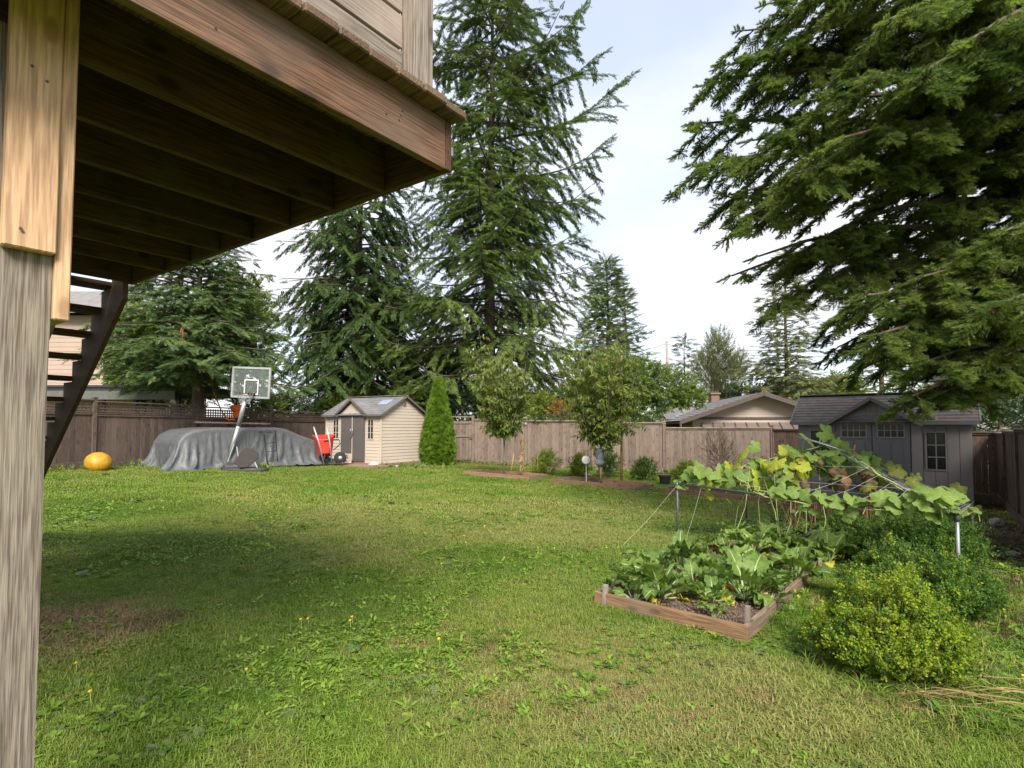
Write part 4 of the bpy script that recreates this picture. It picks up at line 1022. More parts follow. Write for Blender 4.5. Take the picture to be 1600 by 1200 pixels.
for k, (du, v1, v2) in enumerate(((0,600,612),(0,611,622),(0,622,636),(0,630,644))):
    a = at(417, v1, 42); b2 = at(660, v2+4, 60); mb = MB(); pts = [a.lerp(b2, i/10) + Vector((0,0,-1.2*math.sin(math.pi*i/10))) for i in range(11)]; mb.tube(pts, .022, 4)
    tag(mb.obj('power_line', M_wire), ('topmost','second','third','lowest')[k] + ' of the thin power lines running right from the pole behind the backboard', 'power line', 'power lines')
p, h = upole('plain grey utility pole standing above the neighbouring roofs', 1042, 533, 55, 0, .16)
a = at(1042, 537, 55); 
for k, (u, v) in enumerate(((905, 545), (1140, 538))):
    b2 = at(u, v, 62); mb = MB(); mb.tube([a.lerp(b2, i/8) + Vector((0,0,-.8*math.sin(math.pi*i/8))) for i in range(9)], .02, 4)
    tag(mb.obj('power_line', M_wire), 'thin wire leaving the plain utility pole to the ' + ('left' if k == 0 else 'right'), 'power line', 'power lines')
# ================================================================== trees
def gp(x, y): return (x, y, gz(x))
def prof_fir(R0, tipw=.15, belly=.25):
    return lambda f: R0 * (min(1, .55 + f/belly*.45) if f < belly else max(0.03, ((1 - f)/(1 - belly)) ** .8))
# left spruce leaning over the fence
conifer('bluish green spruce with drooping boughs over the left fence, behind the backboard', gp(-10.7, 19.4), 8.6,
        lambda f: 3.7 * (.75 + .6*f if f < .35 else .96 * max(.03, (1 - f)/.65) ** .62), S_blue, 21, z0=2.7, nb=130, rise=.20, droop=.36, tip=.10, size=.33, step=.20, tl=.34, tr=.24, drop=.22, name='spruce_tree', irregular=.25,
        extra=[(3.4, .0, 3.2, .12, .3), (3.7, -.9, 3.8, .10, .32), (3.9, -1.3, 4.0, .1, .3), (4.6, -.8, 3.5, .1, .35), (3.6,-1.8,3.6,.1,.3)])
# big dark spruce behind the beige shed
conifer('broad dark green spruce standing directly behind the beige shed', gp(-7.5, 27.6), 16.2,
        lambda f: (4.5 if f > .22 else 2.9 + f*6) * max(.04, 1 - f) ** .38, S_spr, 22, z0=1.4, nb=230, rise=.16, droop=.46, tip=.12, size=.38, step=.21, tl=.42, tr=.38, drop=.5, name='spruce_tree', irregular=.38, gaps=((12.3, 13.2, .8),))
# tall open Douglas fir
conifer('tallest fir with a bare brown trunk showing between open upswept boughs', gp(-1.05, 27.0), 25.5,
        lambda f: 4.9 * max(.04, 1 - f) ** .36, S_doug, 23, z0=3.2, nb=230, rise=-.04, droop=.24, tip=.28, size=.36, step=.185, tl=.44, tr=.34, drop=.38, clump=(.62, -.24), name='fir_tree', irregular=.6, gaps=((3.0, 5.2, .35), (15.2, 15.8, .6), (17.8, 18.6, .8)),
        extra=[(19.2,.05,4.3,.3,.1), (18.0,-.2,4.4,.3,.1), (17.2,.1,5.2,.25,.1), (13.3,.0,5.4,.1,.1), (15.3,.1,5.9,.2,.1), (11.8,-.1,4.8,.0,.1), (18.5,3.2,3.4,.2,.1), (14,3.0,3.8,.1,.1), (16.5,3.3,3.4,.15,.1), (17.5,-.6,4,.3,.1), (9.0,.1,4.7,.0,.2), (6.0,.1,5.6,-.1,.3), (5.0,-.2,5.0,-.2,.4), (7.6,3.3,4.8,0,.3), (4.6,3.0,4.6,-.1,.4)])
conifer('dense pointed dark green conifer right of the tallest fir', gp(5.4, 32), 11.3, lambda f: 2.9 * max(.03, (1 - f)) ** .68, S_doug, 24, z0=.8, nb=260, rise=.1, droop=.28, tip=.2, size=.50, step=.24, tl=.38, tr=.2, name='conifer_tree', irregular=.35)
conifer('darker conifer half hidden just right of the dense pointed one', gp(7.3, 36), 10.6, lambda f: 2.6 * max(.03, (1 - f)) ** .7, S_spr, 25, z0=1, nb=90, rise=.0, droop=.15, tip=.2, size=.46, step=.28, tl=.34, tr=.2, name='conifer_tree', irregular=.4)
conifer('small far dark conifer beside the plain utility pole', gp(18.3, 60), 11.6, lambda f: 3.2 * max(.03, (1 - f)) ** .8, S_spr, 26, z0=1, nb=60, size=.8, step=.6, tl=.35, tr=.2, name='conifer_tree')
conifer('pale green feathery conifer rising left of the overhanging fir', gp(19.4, 40), 14.5, lambda f: 4.5 * max(.03, (1 - f)) ** .75, S_hem, 27, z0=1, nb=190, rise=.12, droop=.2, tip=.1, size=.55, step=.34, tl=.32, tr=.22, name='conifer_tree', irregular=.3)
conifer('pale conifer whose top shows in a gap under the overhanging fir', gp(29.3, 45), 18.5, lambda f: 4.3 * max(.03, (1 - f)) ** .7, S_hem, 28, z0=1, nb=90, size=.7, step=.55, tl=.3, tr=.25, name='conifer_tree')
conifer('tiny far spruce low in the sky gap left of the beige shed', gp(-23.4, 60), 5.8, lambda f: 1.9 * max(.03, (1 - f)) ** .8, S_spr, 29, z0=.5, nb=40, size=.7, step=.45, tl=.35, tr=.15, name='conifer_tree')
rg = random.Random(5)
broadleaf('tall feathery light tree left of the pale conifer beyond the grey roof', gp(18.2, 50), 11.5, [(0,0,8.6,1.3,1.3,2.2),(-1.1,0,7,1.2,1.2,1.9),(1.0,0,6.8,1.2,1.2,1.8),(0,0,4.6,2.1,1.8,2.2),(1.9,0,7.4,.6,.6,1.4)], S_pop, 31, n=2600, size=.66, tr=.16, uplift=1.1, shell=.3)
broadleaf('round dark green tree just beyond the beige gable roof', gp(19.5, 44), 6.6, lobes(rg, 9, (3.6,2.5,2.2), 3.6), S_dark, 32, n=1900, size=.6)
broadleaf('mid green bushy tree above the ridge of the charcoal shed', gp(25, 44), 7.4, lobes(rg, 9, (3.8,2.5,2.6), 4.0), S_apple, 33, n=1700, size=.6)
broadleaf('light green bushy tree low behind the overhanging boughs', gp(24.5, 33), 5.6, lobes(rg, 10, (4.4,2.2,2.1), 3.4), S_apple, 34, n=2000, size=.5)
broadleaf('dark bushy tree behind the pale house at the right', gp(33.5, 39), 8.5, lobes(rg, 9, (5,2.5,3.4), 4.6), S_dark, 35, n=1700, size=.7)
conifer('dark conifer behind the right neighbour seen between hanging boughs', gp(37, 45), 15, lambda f: 4.6 * max(.03, (1 - f)) ** .7, S_doug, 36, z0=1, nb=80, size=.75, step=.55, tl=.3, tr=.25, name='conifer_tree')
broadleaf('dark shrub screening the pale house wall at the far right', gp(17.6, 20.5), 4.2, [(0,0,2.0,1.5,.9,1.3),(-.9,0,2.9,.9,.7,.8),(1.5,0,2.6,1.3,.9,1.3)], S_dark, 37, n=1500, size=.34, name='dark_shrub', cat='shrub')
# leafy trees over the back fence
broadleaf('spreading light green fruit tree beyond the fence left of the grey roofs', gp(5.2, 24.4), 4.7, [(-1.2,0,3.2,1.3,1.0,1.0),(.2,0,3.7,1.3,1.0,.95),(1.5,-.2,3.3,1.2,.9,.85),(2.3,-.2,3.0,.7,.7,.4),(-.3,0,2.4,1.6,1.0,.7)], S_apple, 41, n=2700, size=.32)
broadleaf('bright bush with orange and yellow leaves over the fence top', gp(1.35, 24.3), 2.9, [(-.6,0,2.2,.8,.6,.55),(.4,0,2.1,.8,.6,.5),(-.1,0,2.6,.6,.5,.4)], S_yel, 42, n=700, size=.26, name='flowering_shrub', cat='shrub')
broadleaf('orange-red leaved shrub over the fence between the two cherry trees', gp(2.35, 23.6), 2.8, [(0,0,2.15,.75,.5,.5),(-.4,0,2.4,.3,.3,.3)], S_org, 43, n=190, size=.24, name='red_shrub', cat='shrub')
broadleaf('mixed green shrub filling in behind the orange-leaved one', gp(2.3, 25.4), 3.4, [(0,0,2.3,1.3,.6,.8),(1.0,0,2.6,.9,.6,.7),(-1.2,0,2.8,.8,.6,.6)], S_apple, 44, n=1100, size=.3, name='green_shrub', cat='shrub')
broadleaf('dark leafy shrub behind the first cherry tree and fence gate', gp(-2.2, 25.6), 3.9, [(0,0,2.3,1.4,.8,1.1),(1.3,0,2.1,1.0,.7,.8),(-1.2,0,2.6,1.0,.7,1.1),(2.4,0,2.3,1,.7,.7)], S_dark, 45, n=1900, size=.32, name='dark_shrub', cat='shrub')
broadleaf('mid green tree between the dark spruce and the tallest fir', gp(-4.3, 29.5), 6.6, [(0,0,4.2,1.7,1.2,1.8),(-.9,0,2.9,1.6,1.2,1.4),(1.0,0,3.1,1.3,1.1,1.4)], S_dark, 46, n=2300, size=.38)
broadleaf('yellowish holly-like shrub right above the beige shed roof', gp(-3.8, 25.0), 3.4, [(0,0,2.6,.8,.6,.6),(-.9,0,2.5,.7,.5,.5)], S_apple, 47, n=600, size=.3, name='yellowish_shrub', cat='shrub')
broadleaf('low bright green bush left of the beige shed roof', gp(-8.0, 26.0), 2.9, [(0,0,2.2,.6,.7,.5),(.9,0,2.4,.9,.7,.6)], S_yel, 48, n=800, size=.28, name='bright_shrub', cat='shrub')
broadleaf('bright green bush over the lattice behind the basketball pole', gp(-11.2, 24.5), 3.2, [(0,0,2.2,.9,.7,.7),(.8,0,1.9,.6,.5,.5)], S_yel, 49, n=700, size=.28, name='bright_shrub', cat='shrub')
broadleaf('sparse dark shrub beside the bright bush over the lattice', gp(-10.2, 25.5), 3.0, [(0,0,2.0,.9,.6,.7)], S_dark, 50, n=330, size=.26, name='dark_shrub', cat='shrub')
broadleaf('yellow-green leafy tree between the spruce and the pinkish house', gp(-15.6, 24.2), 6.8, [(0,0,3.6,1.6,1.3,2.0),(1.7,0,3.1,1.5,1.2,1.5),(-.3,0,5.2,1.3,1.1,1.1)], S_yel, 51, n=2000, size=.36)
broadleaf('olive leafy tree behind the bluish spruce top', gp(-13.5, 28), 9.5, [(-.3,0,6.8,1.7,1.6,2.1),(.6,0,5.6,1.3,1.4,2.0),(-1.5,0,5.2,1.8,1.4,2)], S_apple, 52, n=2800, size=.42)
broadleaf('ivy spilling over the fence cap beside the gate', gp(1.8, 22.0), 2.0, [(-.55,.12,1.88,.5,.16,.12),(.3,-.1,1.92,.5,.16,.14),(1.1,-.3,1.9,.4,.14,.1)], S_dark, 53, n=420, size=.15, tr=.02, name='ivy_plant', cat='ivy', part='leaves')

# ---- the overhanging fir at the right
T0 = Vector((10.6, 9.2, gz(10.6)))
nf = thing('overhanging_fir', 'huge near fir whose boughs hang in from the upper right corner', 'tree', loc=T0)
mb = MB(); mb.tube([(0,0,-.3),(.0,0,.3),(.02,.05,4),(.08,0,9),(0,0,15)], [.52,.40,.34,.24,.08], 14); mb.obj('trunk', M_bark, nf, smooth=True)
rg = random.Random(77); P = []; D = []; S = []; br = MB(); tw = MB(); Pd = []; Dd = []; Sd = []; P2 = []; D2 = []; S2 = []
def near_branch(z0, tip, sag=.7, tl=1.05, size=.21, step=.12, start=.15, drop=.35, dark=False, arch=.6, fork=.9):
    if not dark and tip.z > 2.9: z0 = 1.5 + (tip.z - 1.5) * (9.2 / tip.y) * rg.uniform(.80, 1.02)
    a = T0 + Vector((0,0,z0)); tip = tip + Vector((0,0,sag)); tip = tip.lerp(a, .25/(tip-a).length); d = tip - a; mid = a.lerp(tip, .5) + Vector((0,0,arch))
    path = []
    for i in range(12):
        u = i/11; path.append((a*(1-u)**2 + mid*2*u*(1-u) + tip*u*u) + Vector((0,0,-sag*u**3)) + Vector((noise.noise(Vector((z0,u*2,0)))*.35,noise.noise(Vector((z0,u*2,5)))*.35,0))*u)
    L = d.length
    br.tube(path, [max(.008, .012 + .012*L*(1-i/11)) for i in range(12)], 7, False)
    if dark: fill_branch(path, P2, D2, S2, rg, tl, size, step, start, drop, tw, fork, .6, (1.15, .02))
    else: fill_branch(path, P, D, S, rg, tl, size, step, start, drop, tw, fork, .75, (1.25, -.12))
# tip pixel, distance, start height
for u, v, Y, z0, kw in (
    (1078,128,8.6,7.2,{}), (1110,95,7.6,8.2,{}), (1072,190,8.2,6.6,{}), (1135,40,8.0,9.0,{}), (1180,0,7.2,9.6,{}), (1250,-30,6.6,9.8,{}), (1340,-60,6.0,10,{}),
    (1066,252,7.6,5.9,{}), (1118,300,7.4,5.6,{}), (1160,215,6.6,6.6,{}), (1230,150,6.0,7.2,{}), (1230,270,6.2,6.0,{}), (1300,120,5.6,7.6,{}), (1160,395,7.2,4.9,dict(sag=1.1)), (1115,430,7.6,4.8,dict(sag=1.3,tl=.9)), (1170,470,7.4,4.6,dict(sag=1.5,tl=.8)), (1150,330,7.0,5,dict(sag=1.2)), (1220,380,7.0,5,dict(sag=1.3)), (1160,120,7.4,7,{}), (1200,60,7.4,7,{}),
    (1290,210,5.6,6.3,{}), (1400,110,5.0,7.4,{}), (1500,60,5.0,8.0,{}), (1370,30,5.5,8.6,{}), (1480,-20,5.6,9,{}), (1560,140,5.6,7,dict(dark=True)),
    (1370,240,9.2,6.0,dict(dark=True,drop=1.0,tl=.8)),  
    (1500,110,8.8,7.5,dict(dark=True,drop=.7)), (1570,60,9,8.5,dict(dark=True,drop=.6)), (1560,250,10.5,5.2,dict(dark=True,drop=1.0)),(1350,60,9.5,8.6,dict(dark=True,drop=.8)),
    # shaded boughs crossing the middle, their shade painted as darker needles
    (1285,425,9.6,3.9,dict(dark=True,sag=.3)), (1272,500,10.2,3.6,dict(dark=True,sag=.9)), (1278,545,10.5,3.6,dict(dark=True,sag=.7,tl=.8)), (1300,400,9.2,4.2,dict(dark=True,sag=.4)), (1325,490,10.4,3.8,dict(dark=True,sag=.5,tl=.9)), (1295,590,10.9,3.3,dict(dark=True,sag=.5,tl=.7)),
    (1550,360,10,4.2,dict(dark=True)), (1380,470,10.3,3.6,dict(dark=True)),
    # bright near boughs lower right
    (1400,500,6.8,3.2,dict(sag=.3)), (1440,470,6.4,3.4,dict(sag=.3)), (1480,440,6.4,3.6,dict(sag=.3)), (1530,420,6.2,3.7,dict(sag=.3)), (1390,560,7.0,2.8,dict(sag=.3,tl=.8)), (1440,540,7.2,2.9,dict(sag=.3,tl=.8)), (1500,560,6.6,2.7,dict(sag=.3,tl=.8)), (1580,420,6.4,3.6,dict(sag=.3)), (1355,480,7.4,3.3,dict(sag=.3)),
    (1318,462,6.6,3.3,dict(sag=.2,tl=1.0)), (1345,520,6.2,3.0,dict(sag=.3,tl=1.0)), (1345,545,6.6,3.0,dict(sag=.3,tl=.7)), (1420,430,6.2,3.6,dict(sag=.2)), (1500,380,6.0,3.9,dict(sag=.2)), (1560,345,5.8,4.2,dict(sag=.2)),
    (1460,560,5.8,2.7,dict(sag=.3,tl=.9)), (1440,615,6.0,2.3,dict(sag=.4,tl=.5,start=.5)), (1392,634,6.3,2.1,dict(sag=.4,tl=.34,start=.66)), (1540,470,5.6,3.2,dict(sag=.3)), (1570,560,5.7,2.7,dict(sag=.3,tl=.7)), (1470,500,6.0,3.1,dict(sag=.3,tl=1.0)), (1590,520,5.6,2.9,dict(sag=.3)),(1585,585,6.2,2.6,dict(sag=.3,tl=.8)),(1555,610,6.8,2.4,dict(sag=.3,tl=.6)),(1490,610,6.0,2.3,dict(sag=.3,tl=.4,start=.5)),
    ):
    near_branch(z0, at(u, v, Y), **kw)
for i in range(90):                                     # dry brown sprays
    j = rg.randrange(len(P)); Pd.append(P[j] + Vector((0,0,.02))); Dd.append(D[j]); Sd.append(S[j]*.8)
mb = br; o = mb.obj('branches', M_bark, nf, Matrix.Identity(4), smooth=True, fix=False); o['kind'] = 'stuff'
o = tw.obj('twigs', M_twig, nf, Matrix.Identity(4), smooth=True, fix=False); o['kind'] = 'stuff'
scatter('crown', P, dir_euler(P_(D)), S, S_near, nf)
S_near_shaded = srcs(sprig_near, 'spray_near_dark', [leafmat('needles_near_shaded', (.048,.078,.028), (.125,.175,.055), None, trans=.4, spec=.15), M_twig])  # darker copy of the near needles: shade of these boughs put into the colour
scatter('crown_shaded', P2, dir_euler(P_(D2)), S2, S_near_shaded, nf)
scatter('dry_needles', Pd, dir_euler(P_(Dd)), Sd, S_nearb, nf)
print('NEAR FIR SPRAYS', len(P), len(P2))

# ---- arborvitae
p = g(685, 727); rg = random.Random(9)
t = thing('arborvitae', 'clipped bright green cone-shaped cedar right of the beige shed', 'shrub', loc=(-2.72, 21.0, gz(-2.72)))
P = []; D = []; S = []
for i in range(2600):
    z = 3.15 * (1 - (1 - rg.random()) ** .55) ; z = rg.random() * 3.15 if i % 2 else z
    f = z/3.15; r = .66 * (min(1, .72 + f*1.6) if f < .2 else ((1-f)/.8) ** .75 + .0) * (1 + .10*noise.noise(Vector((math.cos(i*2.4)*2, math.sin(i*2.4)*2, z*1.6))))
    a = i * 2.39996; q = rg.uniform(.72, 1.0)
    P.append(Vector((-2.72 + math.cos(a)*r*q, 21.0 + math.sin(a)*r*q, gz(-2.72) + z))); D.append(Vector((math.cos(a)*.55, math.sin(a)*.55, 1 + rg.uniform(-.3,.3)))); S.append(rg.uniform(.12, .21))
mb = MB(); mb.tube([(0,0,-.05),(0,0,2.6)], [.07,.02], 6); mb.obj('stem', M_bark, t)
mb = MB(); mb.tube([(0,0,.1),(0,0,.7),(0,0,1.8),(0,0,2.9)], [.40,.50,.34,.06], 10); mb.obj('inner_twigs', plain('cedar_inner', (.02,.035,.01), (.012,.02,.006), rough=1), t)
scatter('foliage', P, dir_euler(P_(D), roll=np.random.uniform(-1.5,1.5,len(D))), S, S_cedar, t)

# ---- two cherry trees, leaves hanging along upright whips
def cherry(label, x, y, H, R0, zc, whips, seed, n, tr=.028, extra=()):
    rng = random.Random(seed); t = thing('cherry_tree', label, 'tree', loc=gp(x, y), group='young cherry trees in the long raised beds'); b0 = Vector(gp(x, y))
    mb = MB(); mb.tube([(0,0,-.03),(.02,0,zc*.5),(0,.02,zc)], [tr*1.2,tr,tr*.8], 8); mb.obj('trunk', M_bark_l, t, smooth=True)
    P = []; D = []; S = []; br = MB()
    jobs = []
    for k in range(whips):
        a = rng.uniform(0, 6.283); r = R0 * math.sqrt(rng.uniform(.02, 1)); h = H * rng.uniform(.72, 1.0) * (1 - .18*(r/R0))
        jobs.append((a, r, h, zc * rng.uniform(.85, 1.0)))
    for a, r, h, z0 in jobs + list(extra):
        e = Vector((math.cos(a)*r, math.sin(a)*r, h)); path = []
        for i in range(7):
            u = i/6; path.append(Vector((e.x*u**.55, e.y*u**.55, z0 + (h - z0)*u**1.15)))
        br.tube(path, [.014,.012,.010,.008,.006,.005,.003], 4, False)
        L = (h - z0); m = max(5, int(abs(n * L)))
        for j in range(m):
            u = rng.uniform(.05, 1); i = min(5, int(u*6)); p = path[i].lerp(path[i+1], u*6 - i)
            al = rng.uniform(0, 6.283); d = Vector((math.cos(al), math.sin(al), rng.uniform(-.7, .35)))
            P.append(b0 + p + d*.05); D.append(d); S.append(rng.uniform(.26, .42))
    o = br.obj('branches', M_bark_l, t, smooth=True, fix=False); o['kind'] = 'stuff'
    scatter('leaves', P, dir_euler(P_(D), roll=np.random.uniform(-.6,.6,len(D))), S, S_cherry, t)
    return t
# long narrow raised beds first
M_bedw = wood('bed_timber', (.31,.185,.10), (.15,.085,.048), True, .9, tone=.2, stain=(.20,.15,.105), bs=.5)
M_bedd = wood('bed_timber_grey', (.26,.19,.13), (.14,.10,.07), True, .9, tone=.2)
M_earth, nt, b = new_mat('garden_soil')
v = coords(nt, 'World'); f = noise_tex(nt, v, 14, 6, .7); nt.links.new(ramp(nt, f, [(.3, (.06,.04,.028)), (.55, (.12,.08,.055)), (.72, (.22,.16,.11))]), b.inputs['Base Color']); b.inputs['Roughness'].default_value = 1
bump(nt, b, noise_tex(nt, v, 55, 5, .7), 1.0, .02)
def bed(label, a, b_, width, h=.14, group=None, soil=.10, mats=(None, None), stakes=False, cross=()):
    a = Vector((a[0], a[1], 0)); b_ = Vector((b_[0], b_[1], 0)); d = (b_ - a).normalized(); n = Vector((-d.y, d.x, 0)); L = (b_ - a).length
    if n.y < 0: n = -n
    t = thing('raised_bed', label, 'raised bed', loc=(a.x, a.y, gz(a.x)), group=group)
    m1, m2 = mats[0] or M_bedw, mats[1] or M_bedd
    Q = [a, b_, b_ + n*width, a + n*width]
    def zz(p, h_): return Vector((p.x, p.y, gz(p.x) + h_))
    def plank(p, q, m, inset):
        dd = (q - p).normalized(); nn = Vector((-dd.y, dd.x, 0)); p = p + dd*inset; q = q - dd*inset
        board('plank', zz(p, h/2 - .02), zz(q, h/2 - .02), h + .04, .038, m, t, nn)
    plank(Q[0], Q[1], m1, -.019); plank(Q[1], Q[2], m2, .0195); plank(Q[2], Q[3], m1, -.019); plank(Q[3], Q[0], m2, .0195)
    for f in cross:
        p = Q[0].lerp(Q[3], f); q = Q[1].lerp(Q[2], f); plank(p, q, m1, .02)
    mb = MB(); nx_, ny_ = 26, 14; vs = []
    for j in range(ny_+1):
        for i in range(nx_+1):
            p = Q[0].lerp(Q[1], i/nx_).lerp(Q[3].lerp(Q[2], i/nx_), j/ny_); e = .0 if i in (0,nx_) or j in (0,ny_) else 1
            vs.append(zz(p, soil + .03*noise.noise(p*4) + e*.02*noise.noise(p*13)))
    mb.add(vs, [(j*(nx_+1)+i, j*(nx_+1)+i+1, (j+1)*(nx_+1)+i+1, (j+1)*(nx_+1)+i) for j in range(ny_) for i in range(nx_)])
    mb.obj('soil', M_earth, t, Matrix.Identity(4), smooth=True)
    return t, Q, d, n
def gxy(u, v): p = g(u, v); return (p.x, p.y)
a1, b1 = gxy(725, 743), gxy(826, 752); bed('long raised bed with the left cherry tree and thin canes', a1, b1, 1.15, group='long raised beds along the back fence', soil=.055)
a2, b2_ = gxy(862, 756), gxy(993, 769); bed('long raised bed with the taller cherry tree and its grey bag', a2, b2_, 1.2, group='long raised beds along the back fence', soil=.055)
a3, b3 = gxy(1037, 772), gxy(1203, 788); bed('empty raised bed behind the left leg of the trellis frame', a3, b3, 1.15, group='long raised beds along the back fence', soil=.055)
a4, b4 = gxy(1225, 797), gxy(1385, 812); bed('raised bed in front of the charcoal shed behind the squash leaves', a4, b4, 1.1, group='long raised beds along the back fence', soil=.055)
q = g(787, 747); cherry('left cherry tree with drooping olive leaves on two slim stems', q.x, q.y, 4.5, 1.0, 1.45, 22, 61, 15, extra=[(3.14,.85,3.9,1.3),(3.0,.75,4.4,1.3),(0,.7,2.3,1.6),(.4,.5,1.7,1.9)])
q2 = g(939, 760); cherry('right taller cherry tree tied to a bare pole, leaves hanging low', q2.x, q2.y, 4.7, 1.1, 1.25, 24, 62, 13, extra=[(3.3,1.0,4.0,1.5),(3.0,1.05,3.7,1.6),(0,1.0,1.75,1.5),(.5,1.0,1.9,1.6),(5.9,.9,1.8,1.6),(3.1,.3,.9,1.5),(.2,.25,.95,1.5)])
M_cane = plain('cane', (.42,.26,.13), (.30,.18,.09), rough=.7)
def stake(label, u0, v0, u1, v1, Y=None, r=.012, name='garden_stake', mat=None, zb=.05):
    p = g(u0, v0); Y = Y or p.y; p = at(u0, v0, Y); p.z = gz(p.x) + zb; q = at(u1, v1, Y); mb = MB(); mb.tube([p, p.lerp(q,.5)+Vector((.004,0,0)), q], [r, r*.95, r*.8], 7)
    o = mb.obj(name, mat or M_cane, smooth=True); tag(o, label, 'stake', 'canes and stakes in the raised beds'); return o
stake('bare brown pole rising above the taller cherry tree', 971, 757, 971, 546, g(939,758).y+.1, .035)
stake('light wooden stake under the grey bag', 939, 760, 937, 700, None, .028)
stake('thin cane leaning right, second from left in the left long bed', 797, 747, 803, 708)
stake('upright cane beside the shaggy straw wrap in the left long bed', 815, 747, 816, 690)
stake('lone pale cane at the right end of the left long bed', 840, 744, 840, 710, None, .010)
stake('thin cane left of the white reflector disc', 897, 741, 895, 716, g(897,741).y, .010)
mb = MB(); q = at(816, 700, g(815,747).y)               # straw wrap
rg = random.Random(3)
for i in range(60):
    z = rg.uniform(-.55, .35); mb.bar(q + Vector((rg.uniform(-.05,.05), rg.uniform(-.05,.05), z)), q + Vector((rg.uniform(-.10,.10), rg.uniform(-.08,.08), z - rg.uniform(.1,.25))), .02, .004)
tag(mb.obj('dry_vine', plain('straw', (.36,.25,.12), (.20,.13,.06), rough=.9)), 'shaggy brown dried vine wrapped round a cane in the left long bed', 'dry vine')
# grey bag tied at the stake, and the white disc
q = at(937, 714, g(939,760).y - .05); mb = MB(); vs = []; 
for j in range(11):
    z = .23 - .46*j/10; w = .125*(.55 + .5*math.sin(math.pi*min(1,(j+1.5)/9))) if j < 8 else .13 - .02*(j-8)
    for k in range(14):
        a = 2*math.pi*k/14; r = 1 + .14*noise.noise(Vector((a*1.2, z*7, 2)))
        vs.append((math.cos(a)*w*r, math.sin(a)*w*.6*r, z))
mb.add(vs, [(j*14+k, j*14+(k+1)%14, (j+1)*14+(k+1)%14, (j+1)*14+k) for j in range(10) for k in range(14)] + [tuple(range(14)), tuple(140+k for k in range(13,-1,-1))])
tag(mb.obj('plastic_bag', plain('bag_grey', (.20,.22,.25), (.09,.10,.12), scale=9, rough=.35), None, Matrix.Translation(q), smooth=True), 'wrinkled grey-blue plastic bag tied to the stake of the taller cherry tree', 'bag')
t = thing('reflector_disc', 'white round bird-scare disc on a thin stick', 'garden ornament', loc=g(916, 757))
zq = at(916, 719, g(916,757).y).z - gz(g(916,757).x)
mb = MB(); mb.tube([(0,0,-.05),(0,0,zq)], .009, 6); mb.obj('stick', M_white, t)
mb = MB(); mb.tube([(0,-.012,zq),(0,-.02,zq),(0,-.035,zq),(0,-.04,zq)], [.115,.13,.09,.03], 20); mb.obj('disc', plain('disc_white', (.78,.76,.74), rough=.4), t, smooth=True)
# ================================================================== things in the yard
# yellow ball
p = g(154, 737); mb = MB(); vs = []; ns = 28; rr = .31
for j in range(19):
    a = math.pi*j/18
    for k in range(ns):
        b_ = 2*math.pi*k/ns; z = -math.cos(a); z = z if z > -.8 else -.8 - (.8+z)*-.25
        rib = 1 + .012*math.sin(a*22) ; s = math.sin(a)*rib
        vs.append((s*math.cos(b_)*rr*.99, s*math.sin(b_)*rr*.99, z*rr*.88))
mb.add(vs, [(j*ns+k, j*ns+(k+1)%ns, (j+1)*ns+(k+1)%ns, (j+1)*ns+k) for j in range(18) for k in range(ns)])
M_ball = plain('ball_yellow', (.50,.28,.012), (.30,.15,.015), scale=9, rough=.55, spec=.5)
tag(mb.obj('exercise_ball', M_ball, None, Matrix.Translation((p.x-.12, p.y+.15, gz(p.x)+rr*.70)) @ Matrix.Rotation(R(8),4,'Y'), smooth=True), 'slightly sagging yellow exercise ball resting on the grass by the fence', 'ball')

# ---- tarped car
M_tarp, nt, b = new_mat('tarp_grey')
v = coords(nt, 'Object'); f = noise_tex(nt, v, 1.1, 3, .5, .3); f2 = noise_tex(nt, coords(nt,'Object',(34,34,3)), 1.5, 4, .6, .4)
c = ramp(nt, f, [(.35, (.065,.07,.075)), (.65, (.10,.105,.112))]); c = mix(nt, .35, c, ramp(nt, f2, [(.40,(.06,.064,.067)),(.66,(.20,.207,.215))]))
nt.links.new(c, b.inputs['Base Color']); b.inputs['Roughness'].default_value = .52; b.inputs['Specular IOR Level'].default_value = .4
nr = N(nt, 'ShaderNodeTexNoise', noise_type='RIDGED_MULTIFRACTAL', Scale=5.5, Detail=5, Roughness=.6, Distortion=.8); nt.links.new(coords(nt,'Object',(1,1,.6)), nr.inputs['Vector'])
nr2 = N(nt, 'ShaderNodeTexVoronoi', feature='DISTANCE_TO_EDGE', Scale=4.5); nt.links.new(coords(nt,'Object',(1,1,.7)), nr2.inputs['Vector'])
ad = N(nt, 'ShaderNodeMath', operation='ADD'); nt.links.new(nr.outputs['Fac'], ad.inputs[0]); nt.links.new(nr2.outputs['Distance'], ad.inputs[1])
bump(nt, b, ad.outputs[0], .35, .02)
A_ = Vector((-9.75, 16.05, 0)); E_ = Vector((-7.0, 19.75, 0)); cd = (E_-A_); CL = cd.length; cd.normalize()
MC = frameM((A_.x, A_.y, gz(-8.0) + .0), cd)
car = thing('tarped_car', 'car-shaped heap under a crumpled silver-grey tarpaulin beside the lattice fence', 'covered car', MC)
def hcar(u):                                           # roof height along the covered car
    pts = [(0,.80),(.03,1.02),(.09,1.16),(.22,1.22),(.42,1.21),(.62,1.22),(.70,1.17),(.80,.98),(.90,.84),(.97,.74),(1,.60)]
    return np.interp(u, [p[0] for p in pts], [p[1] for p in pts])
